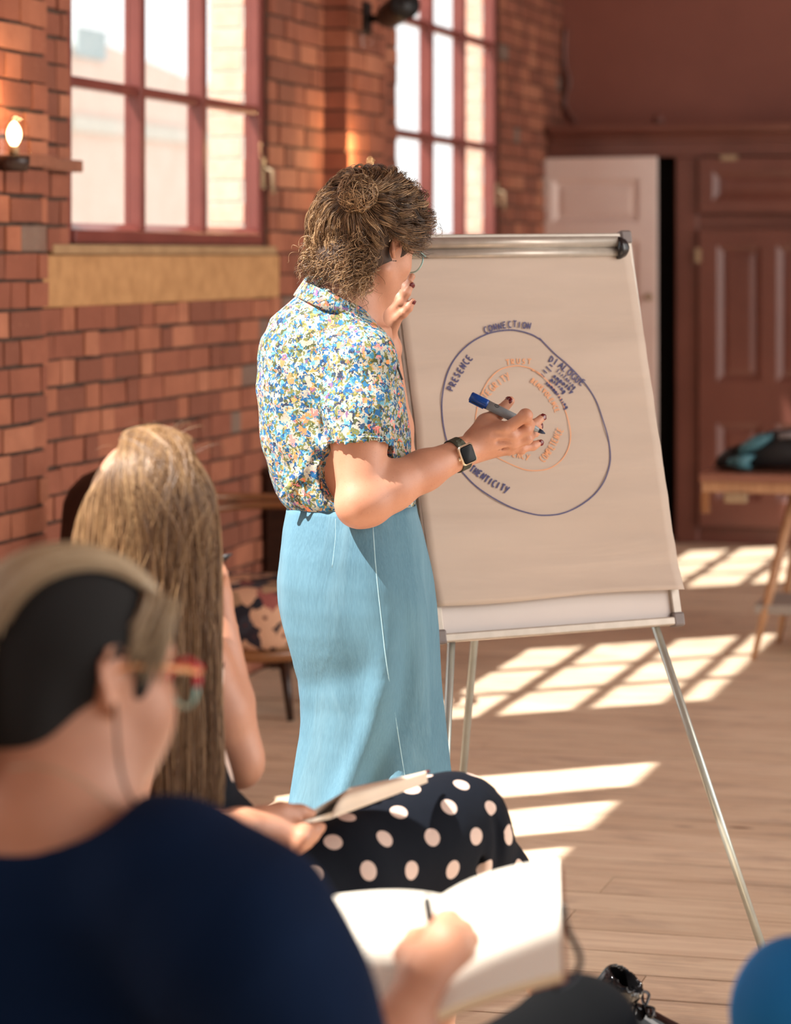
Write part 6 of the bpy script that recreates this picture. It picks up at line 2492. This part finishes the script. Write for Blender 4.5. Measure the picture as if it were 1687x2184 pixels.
# right arm: hangs to the elbow, forearm comes up to the page
f0, f1, f2 = at(470, 1985, 2.62), at(730, 2390, 2.70), at(898, 2125, 2.92)
SF.chain([f0, f0.lerp(f1, 0.5), f1], [0.062, 0.056, 0.044], 0.02)
SF.chain([f1, f1.lerp(f2, 0.35), f2], [0.044, 0.045, 0.030], 0.015)
SF.chain([f2, at(918, 2075, 2.945)], [0.031, 0.033], 0.012)
fk = {'i': at(938, 1990, 2.972), 'm': at(958, 1998, 2.962), 'r': at(972, 2018, 2.955), 'p': at(978, 2042, 2.952)}
for q, b in (('i', at(905, 2080, 2.955)), ('m', at(915, 2085, 2.945)), ('r', at(928, 2092, 2.942)), ('p', at(938, 2100, 2.944))):
    SF.cone(b, fk[q], 0.022, 0.0145, 0.014)
finger(SF, [fk['i'], at(962, 1962, 2.995), at(948, 1958, 3.03), at(925, 1985, 3.055)], 0.0125, 0.0085, 0.006)
finger(SF, [fk['m'], at(990, 1985, 2.985), at(978, 1985, 3.02), at(948, 2004, 3.045)], 0.0125, 0.0085, 0.006)
finger(SF, [fk['r'], at(1000, 2010, 2.975), at(992, 2012, 3.01), at(962, 2026, 3.03)], 0.012, 0.0085, 0.006)
finger(SF, [fk['p'], at(998, 2040, 2.968), at(994, 2042, 2.998), at(966, 2052, 3.015)], 0.0112, 0.008, 0.006)
SF.chain([at(886, 2085, 2.96), at(872, 2035, 2.99), at(886, 2002, 3.02), at(908, 1990, 3.045)], [0.020, 0.016, 0.0125, 0.010], 0.010)
# left arm reaching round to hold the far page edge
g0, g1, g2 = at(-220, 1990, 2.90), at(300, 2420, 3.05), at(655, 2120, 3.06)
SF.chain([g0, g0.lerp(g1, 0.5), g1], [0.060, 0.054, 0.044], 0.02)
SF.chain([g1, g1.lerp(g2, 0.35), g2], [0.044, 0.044, 0.030], 0.015)
for q in range(4):
    finger(SF, [g2 + cv(0, -0.01 * q, 0), at(690, 2086 + 14 * q, 3.05), at(712, 2090 + 14 * q, 3.045), at(728, 2094 + 14 * q, 3.05)], 0.012, 0.0085, 0.006)
# legs: thighs level, right knee towards the lower right of the picture
t0_, t1_ = at(330, 2850, 2.78), at(1228, 2222, 3.36)
u0_, u1_ = at(80, 2830, 2.84), at(700, 2400, 3.55)
SF.chain([t0_, t0_.lerp(t1_, 0.5), t1_], [0.095, 0.080, 0.058], 0.03)
SF.chain([u0_, u0_.lerp(u1_, 0.5), u1_], [0.095, 0.080, 0.058], 0.03)
for kk, foot in ((t1_, cv(0.10, 0, 0.10)), (u1_, cv(0.02, 0, 0.06))):
    an = Vector((kk.x + foot.x, kk.y + foot.y, 0.09))
    SF.chain([kk, kk.lerp(an, 0.35), an], [0.056, 0.053, 0.036], 0.02)
SF.build('body', M['skin_pale'], Fn)
for r in (-1, 1):
    MB().ball(FP(0.0745, 0.003, 0.031 * r), 0.0115, 12, 8).build('eye', M['page'], Fn)
MB().tube([FP(0.094, -0.066, -0.02), FP(0.1, -0.065, 0), FP(0.094, -0.066, 0.02)], [0.003, 0.006, 0.003], 8).build('lips', M['skin_lip'], Fn)

# navy top
ST = SDF(at(-440, 3000, 2.75) + Vector((-0.05, -0.30, 0)), at(830, 1640, 2.75) + Vector((0.10, 0.40, 0.0)), 0.0058)
ST.stack([(at(50, 1775, 2.75), 0.12, 0.09), (at(50, 1840, 2.75), 0.18, 0.12), (at(60, 1900, 2.75), 0.21, 0.14), (at(85, 2100, 2.75), 0.215, 0.165), (at(125, 2500, 2.76), 0.205, 0.165), (at(150, 2800, 2.77), 0.215, 0.19), (at(150, 2900, 2.77), 0.215, 0.19)], 0.0)
ST.cone(at(60, 1800, 2.74), at(340, 1890, 2.67), 0.066, 0.078, 0.06)
ST.cone(at(60, 1800, 2.76), at(-230, 1880, 2.86), 0.066, 0.082, 0.06)
ST.cone(at(395, 1925, 2.655), at(500, 2010, 2.63), 0.078, 0.096, 0.06)
ST.chain([at(500, 2010, 2.63), at(590, 2135, 2.645), at(690, 2290, 2.685)], [0.096, 0.083, 0.072], 0.04)
ST.chain([g0, g0.lerp(g1, 0.5), g0.lerp(g1, 0.75)], [0.082, 0.076, 0.070], 0.05)
ST.ell(at(330, 2260, 2.90), (CR, CF, UP), (0.12, 0.12, 0.10), 0.07)
ST.warp(lambda X, Y, Z: 0.003 * np.sin(X * 24 + Z * 20 + 1.5 * np.sin(Y * 14)))
# wide neckline: a slanting scoop round the neck, and a hollow for the arm
ST.ell(at(70, 1690, 2.71), (cv(1, 0.12, 0), CF, cv(-0.12, 1, 0)), (0.112, 0.13, 0.052), 0.012, 'sub')
ST.cone(FC, at(80, 1735, 2.72), 0.064, 0.045, 0.01, 'sub')
ad_ = (f1 - f0).normalized()
ST.cut(f0.lerp(f1, 0.80), ad_, (f0.lerp(f1, 0.95), 0.10))
ST.build('top', M['navy'], Fn)

# trousers
TR = SDF(at(-330, 3300, 2.8) + Vector((-0.05, -0.30, -0.1)), at(1430, 2050, 3.4) + Vector((0.08, 0.55, 0.0)), 0.0065)
TR.stack([(at(150, 2760, 2.78), 0.205, 0.18), (at(150, 2980, 2.79), 0.205, 0.185)], 0.0)
TR.chain([t0_, t0_.lerp(t1_, 0.5), t1_], [0.110, 0.096, 0.072], 0.05)
TR.chain([u0_, u0_.lerp(u1_, 0.5), u1_], [0.110, 0.096, 0.072], 0.05)
for kk, foot in ((t1_, cv(0.10, 0, 0.10)), (u1_, cv(0.02, 0, 0.06))):
    an = Vector((kk.x + foot.x, kk.y + foot.y, 0.14))
    TR.chain([kk, kk.lerp(an, 0.4), an], [0.072, 0.066, 0.056], 0.03)
TR.warp(lambda X, Y, Z: 0.003 * np.sin(X * 26 + Z * 30 + 1.5 * np.sin(Y * 18)))
TR.build('trousers', M['black_cloth'], Fn)
for kk, foot in ((t1_, cv(0.10, 0, 0.10)), (u1_, cv(0.02, 0, 0.06))):
    an = Vector((kk.x + foot.x, kk.y + foot.y, 0.05)) - cv(0.03, 0, 0.03)
    shoe(an, an + cv(0.17, 0, 0.16), UP.copy(), Fn)

# hair: close dark sides, a light swept-back top
SH_ = SDF(FC - Vector((0.2, 0.2, 0.25)), FC + Vector((0.2, 0.2, 0.2)), 0.005)
SH_.ell(FC + FF * -0.016 + FU * 0.022, (FF, FU, FR), (0.104, 0.092, 0.084), 0.01)
SH_.ell(FC + FF * -0.062 + FU * -0.040, (FF, FU, FR), (0.048, 0.060, 0.064), 0.03)
SH_.ell(FC + FF * 0.030 + FU * 0.004 + FR * 0.066, (FF, FU, FR), (0.014, 0.036, 0.010), 0.02)
SH_.ell(FC + FF * -0.045 + FU * -0.115, (FF, FU, FR), (0.06, 0.035, 0.09), 0.02, 'sub')
SH_.ell(FC + FF * 0.115 + FU * -0.030, (FF, FU, FR), (0.085, 0.098, 0.12), 0.01, 'sub')
SH_.ell(FC + FF * 0.006 + FU * -0.012 + FR * 0.094, (FF, FU, FR), (0.026, 0.036, 0.030), 0.006, 'sub')
SH_.ell(FC + FF * 0.006 + FU * -0.012 - FR * 0.094, (FF, FU, FR), (0.026, 0.036, 0.030), 0.006, 'sub')
SH_.ell(FC + FF * 0.03 + FU * -0.08 + FR * 0.08, (FF, FU, FR), (0.05, 0.05, 0.05), 0.02, 'sub')
SH_.build('hair', M['hair_black'], Fn)
g = np.random.default_rng(31)
LO, ton = [], []
for i in range(1500):
    r0 = g.uniform(-0.052, 0.050)
    f0_ = g.uniform(0.045, 0.092)
    n_ = 18
    s = np.linspace(0, 1, n_)
    # from the brow over the crown to the back
    a0_ = math.atan2(0.085 - 0.35 * max(0, abs(r0) - 0.03), f0_)
    aa = a0_ + (math.radians(g.uniform(150, 178)) - a0_) * s
    lat = r0 * (1 - 0.25 * s) + g.normal(0, 0.003)
    kk = np.sqrt(np.maximum(0.05, 1 - (lat / 0.092) ** 2))
    lf = 0.985 + g.uniform(-0.01, 0.07)
    q = np.stack([-0.016 + 0.108 * np.cos(aa) * kk * lf, 0.024 + 0.094 * np.sin(aa) * kk * lf, lat], 1)
    LO.append(np.array(FC) + q[:, :1] * np.array(FF) + q[:, 1:2] * np.array(FU) + q[:, 2:3] * np.array(FR))
    ton.append(np.clip(0.55 + g.normal(0, 0.22), 0, 1))
# strands sweeping down the temple in front of the ear
for i in range(260):
    s = np.linspace(0, 1, 18)
    fs_ = g.uniform(0.034, 0.074)
    q = np.stack([fs_ - 0.030 * s, 0.088 - (g.beta(2, 2) * 0.07 + 0.022) * s - 0.25 * max(0, fs_ - 0.03), 0.056 + 0.024 * np.sin(s * 1.7) + g.uniform(-0.004, 0.006)], 1)
    LO.append(np.array(FC) + q[:, :1] * np.array(FF) + q[:, 1:2] * np.array(FU) + q[:, 2:3] * np.array(FR))
    ton.append(np.clip(0.22 + g.normal(0, 0.2), 0, 1))
strands_mesh('swept_hair', np.array(LO), g.uniform(0.0008, 0.0017, len(LO)), M['hair_top'], Fn, 3, 0.4, ton)
# gathered hair hanging at the back of the head
LO = []
for i in range(260):
    s = np.linspace(0, 1, 18)
    c0 = np.array(FC) + np.array(FF) * (-0.112 + g.normal(0, 0.006)) + np.array(FU) * (0.05 + g.normal(0, 0.008)) + np.array(FR) * g.normal(0, 0.012)
    LO.append(c0 + np.array(FF) * (-0.022 * np.sin(s * 2.2))[:, None] + np.array(UP) * (-0.17 * s)[:, None] + np.array(FR) * (g.normal(0, 0.010) * s)[:, None])
strands_mesh('pony_tail', np.array(LO), 0.0011, M['hair_top'], Fn, 3, 0.4, g.uniform(0, 0.5, 260))

# spectacles
for r in (-1, 1):
    rim, top = [], []
    c_ = FP(0.108, -0.006, 0.036 * r)
    for i in range(25):
        a = 2 * math.pi * i / 24
        rim.append(c_ + FR * (0.028 * math.cos(a)) + FU * (0.023 * math.sin(a)) - FF * (0.006 * abs(math.cos(a)) ** 2))
    MB().tube(rim[12:] , 0.0024, 8).build('lower_rim', M['specs_teal'], Fn)
    MB().tube(rim[:13], 0.0042, 8).build('upper_rim', M['specs_red'], Fn)
    MB().add(rim[:24] + [c_], [(i, (i + 1) % 24, 24) for i in range(24)], True).build('spectacle_lens', M['lens'], Fn)
    MB().tube([FP(0.102, 0.010, 0.066 * r), FP(0.060, 0.012, 0.078 * r), FP(0.015, 0.012, 0.080 * r), FP(-0.012, 0.004, 0.080 * r)], [0.0042, 0.003, 0.0024, 0.0022], 8).build('spectacle_arm', M['specs_amber'], Fn)
    MB().tube([FP(0.104, 0.012, 0.062 * r), FP(0.090, 0.013, 0.070 * r)], [0.0055, 0.004], 8).build('frame_hinge', M['specs_red'], Fn)
MB().tube([FP(0.108, 0.004, -0.009), FP(0.113, 0.007, 0), FP(0.108, 0.004, 0.009)], 0.003, 8).build('spectacle_bridge', M['specs_red'], Fn)
# fine cord from behind the ear and a thin necklace
MB().tube(spline([at(246, 1500, 2.63), at(249, 1560, 2.625), at(254, 1620, 2.63), at(268, 1680, 2.65), at(290, 1720, 2.68)], 5), 0.0016, 6).build('hearing_cord', M['hair_black'], Fn)
nk = [at(20, 1640, 2.640), at(80, 1634, 2.615), at(150, 1655, 2.625), at(205, 1690, 2.645), at(262, 1735, 2.69)]
MB().tube(spline(nk, 6), 0.0012, 6).build('necklace', M['brass'], Fn)

# open notebook across her lap
nbF = tag(empty('notebook', at(940, 2050, 3.03)), 'open cream-paged notebook being written in on the lap of the woman in navy', 'notebook')
G0, G1 = at(852, 2205, 2.86), at(943, 1912, 3.10)     # gutter: near end, far end
R0, R1 = at(1196, 2072, 2.90), at(1190, 1832, 3.11)   # right page outer corners
L0, L1 = at(610, 2190, 2.92), at(688, 1914, 3.14)     # left page outer corners


def page(n0, n1, o0, o1, th, name, m, sag, lift=0.0, nu=14, nv=2):
    """page block from gutter to outer edge, swelling near the gutter"""
    nn = (o0 - n0).cross(n1 - n0)
    nn.normalize()
    if nn.z < 0:
        nn = -nn
    rings = []
    for i in range(nu + 1):
        f = i / nu
        b = nn * (sag * (1 - (1 - f) ** 2.2) * (1 - f) * 2.2 + lift)
        p, q = n0.lerp(o0, f) + b, n1.lerp(o1, f) + b
        rings.append([p, q, q - nn * th, p - nn * th])
    o = MB().loft(rings, smooth=False).build(name, m, nbF)
    return nn


nr = page(G0, G1, R0, R1, 0.0012, 'right_page', M['page'], 0.010, 0.0)
page(G0, G1, R0, R1, 0.010, 'page_block', M['page_edge'], 0.010, -0.0014)
page(G0, G1, R0 + (R0 - G0) * 0.02, R1 + (R1 - G1) * 0.02, 0.0022, 'cover', M['tan_cover'], 0.010, -0.0120)
nl = page(G0, G1, L0, L1, 0.0012, 'left_page', M['page'], 0.008, 0.0)
page(G0, G1, L0, L1, 0.008, 'page_block', M['page_edge'], 0.008, -0.0014)
page(G0, G1, L0 + (L0 - G0) * 0.02, L1 + (L1 - G1) * 0.02, 0.0022, 'cover', M['tan_cover'], 0.008, -0.010)
# ruled lines and handwriting on the left page
rl, hw = MB(), MB()
g2_ = random.Random(4)


def on_left(f, v, up=0.0006):
    b = nl * (0.008 * (1 - (1 - f) ** 2.2) * (1 - f) * 2.2 + up)
    return G0.lerp(L0, f).lerp(G1.lerp(L1, f), v) + b


for k in range(22):
    v = 0.05 + 0.04 * k
    rl.tube([on_left(0.06 + 0.9 * i / 8, v) for i in range(9)], 0.0003, 3)
    if v > 0.40:
        f = 0.92
        while f > 0.12:
            ln = g2_.uniform(0.03, 0.10)
            e = max(0.1, f - ln)
            if g2_.random() < 0.85:
                hw.tube([on_left(f + (e - f) * i / 8, v + 0.008 + 0.007 * math.sin(i * 2.4 + k), 0.0008) for i in range(9)], 0.00035, 3)
            f = e - 0.022
tag(rl.build('ruled_lines', M['ruling'], nbF), kind='stuff')
tag(hw.build('handwriting', M['script'], nbF), kind='stuff')
# elastic closure hanging from the right-hand cover
MB().tube(spline([at(1197, 1935, 3.02), at(1204, 1962, 3.015), at(1214, 1990, 3.01), at(1232, 2025, 3.0), at(1238, 2052, 2.99), at(1226, 2080, 2.97), at(1205, 2098, 2.94), at(1185, 2106, 2.92)], 6), 0.0034, 8).build('elastic_cord', M['black_nylon'], nbF)
MB().ball(at(1200, 1950, 3.02), (0.005, 0.006, 0.013), 10, 8).build('cord_toggle', M['black_plastic'], nbF)

# her pen
qa, qb = at(910, 1918, 3.035), at(930, 2040, 3.05)
fp_ = tag(empty('fountain_pen', qa), 'gold-barrelled pen with a dark cap in the hand writing in the open notebook', 'pen')
qd = (qb - qa).normalized()
MB().tube([qa - qd * 0.003, qa, qa + qd * 0.02, qa + qd * 0.026], [0.003, 0.0052, 0.0056, 0.0052], 14).build('pen_cap', M['print_black'], fp_)
MB().tube([qa + qd * 0.026, qa + qd * 0.075, qa + qd * 0.10], [0.0048, 0.0048, 0.002], 14).build('pen_barrel', M['gold'], fp_)
MB().tube([qa + qd * 0.0275, qa + qd * 0.031], [0.0052, 0.0052], 14).build('cap_ring', M['black_metal'], fp_)

# seat under her
fcx = at(130, 2900, 2.78)
simple_chair(Vector((fcx.x, fcx.y, 0)), -YAW - math.radians(30) + math.radians(15.7) * 2, 'bentwood chair under the woman in the navy top', M['dark_wood'], M['dark_wood'], 0.36)

# ------------------------------------------------------------------ a fourth person: only a blue-clad knee enters the picture
Bn = tag(empty('person', at(2050, 2900, 2.95)), 'person in bright blue clothing whose knee shows at the lower right edge', 'person')
Bn.location.z = 0
k0 = at(1712, 2165, 3.05)
hp = at(2460, 2390, 3.05)
an = Vector((k0.x + 0.10, k0.y + 0.04, 0.09))
k0b = at(1760, 2300, 3.35)
anb = Vector((k0b.x + 0.10, k0b.y + 0.03, 0.09))
lo_ = Vector((k0.x - 0.25, min(k0.y, hp.y) - 0.4, -0.02))
hi_ = Vector((hp.x + 0.35, k0b.y + 0.35, 1.52))
BB = SDF(lo_, hi_, 0.010)
tor = hp + cv(0.05, 0.46, 0)
BF, BU, BR_ = frame_from((-0.75, -0.05, 0.66))
BC = tor + cv(-0.03, 0.235, 0.02)
BPf = head_sdf(BB, BC, BF, BU, BR_, 1.0)
BB.cone(BC - BU * 0.05, tor, 0.056, 0.06, 0.03)
BB.chain([tor - UP * 0.03, hp + cv(0.03, 0.2, 0), hp], [0.11, 0.12, 0.13], 0.06)
for s_ in (-1, 1):
    sh = tor + BR_ * (0.17 * s_) - UP * 0.05
    el = sh - UP * 0.26 + BF * 0.06
    wr = el + BF * 0.20 - UP * 0.02 - BR_ * (0.05 * s_)
    BB.chain([tor - UP * 0.03, sh, el, wr], [0.07, 0.058, 0.044, 0.03], 0.03)
    BB.ell(wr + BF * 0.05, (BF, BU, BR_), (0.05, 0.018, 0.04), 0.02)
    for q in range(4):
        c_ = wr + BF * 0.085 + BR_ * (0.018 * (q - 1.5))
        BB.chain([c_, c_ + BF * 0.035 - UP * 0.006, c_ + BF * 0.055 - UP * 0.025], [0.010, 0.009, 0.0075], 0.004)
    BB.chain([wr + BF * 0.03 - BR_ * (0.03 * s_), wr + BF * 0.07 - BR_ * (0.055 * s_)], [0.014, 0.010], 0.01)
BB.chain([hp, k0, an], [0.10, 0.056, 0.036], 0.03)
BB.chain([hp + cv(0, -0.02, 0.2), k0b, anb], [0.10, 0.056, 0.036], 0.03)
BB.build('body', M['skin_pale'], Bn)
BD = SDF(lo_ - Vector((0.05, 0.05, -0.1)), hi_ + Vector((0.05, 0.05, 0)), 0.009)
BD.chain([tor - UP * 0.06, hp + cv(0.03, 0.2, 0), hp], [0.135, 0.145, 0.155], 0.06)
for s_ in (-1, 1):
    sh = tor + BR_ * (0.17 * s_) - UP * 0.05
    BD.chain([tor - UP * 0.06, sh, sh - UP * 0.17 + BF * 0.04], [0.085, 0.075, 0.066], 0.04)
BD.chain([hp, hp.lerp(k0, 0.5), k0], [0.125, 0.105, 0.074], 0.05)
BD.chain([hp + cv(0, -0.02, 0.2), k0b], [0.12, 0.078], 0.05)
BD.chain([k0, k0.lerp(an, 0.45), k0.lerp(an, 0.7)], [0.074, 0.078, 0.085], 0.04)
BD.chain([k0b, k0b.lerp(anb, 0.7)], [0.078, 0.08], 0.05)
BD.cone(k0.lerp(an, 0.3), k0b.lerp(anb, 0.3), 0.07, 0.07, 0.06)
for (x0_, y0_, x1_, y1_) in ((1700, 2080, 1650, 2240), (1670, 2050, 1612, 2200)):
    BD.cone(at(x0_, y0_, 2.955), at(x1_, y1_, 2.955), 0.012, 0.006, 0.025, 'sub')
BD.warp(lambda X, Y, Z: 0.003 * np.sin(X * 30 + Z * 22 + 1.2 * np.sin(Y * 20)))
BD.cut(tor + UP * 0.02, UP)
BD.build('dress', M['blue_cloth'], Bn)
SBh = SDF(BC - Vector((0.2, 0.2, 0.25)), BC + Vector((0.2, 0.2, 0.2)), 0.007)
SBh.ell(BC + BF * -0.018 + BU * 0.024, (BF, BU, BR_), (0.108, 0.096, 0.09), 0.01)
SBh.ell(BC + BF * -0.06 + BU * -0.06, (BF, BU, BR_), (0.05, 0.09, 0.075), 0.03)
SBh.ell(BC + BF * 0.115 + BU * -0.04, (BF, BU, BR_), (0.08, 0.10, 0.13), 0.01, 'sub')
SBh.build('hair', M['hair_curly_core'], Bn)
for kk_, aa_ in ((k0, an), (k0b, anb)):
    h_0 = Vector((aa_.x, aa_.y, 0.05)) + BF * -0.03
    shoe(h_0, h_0 + Vector((BF.x, BF.y, 0)).normalized() * 0.235, UP.copy(), Bn)
bc_ = hp + cv(0.06, 0, 0.08)
simple_chair(Vector((bc_.x, bc_.y, 0)), math.radians(35), 'bentwood chair under the person in bright blue', M['bent_wood'], M['bent_wood'], max(0.3, min(0.46, hp.z - 0.15)))
bpy.context.view_layer.update()
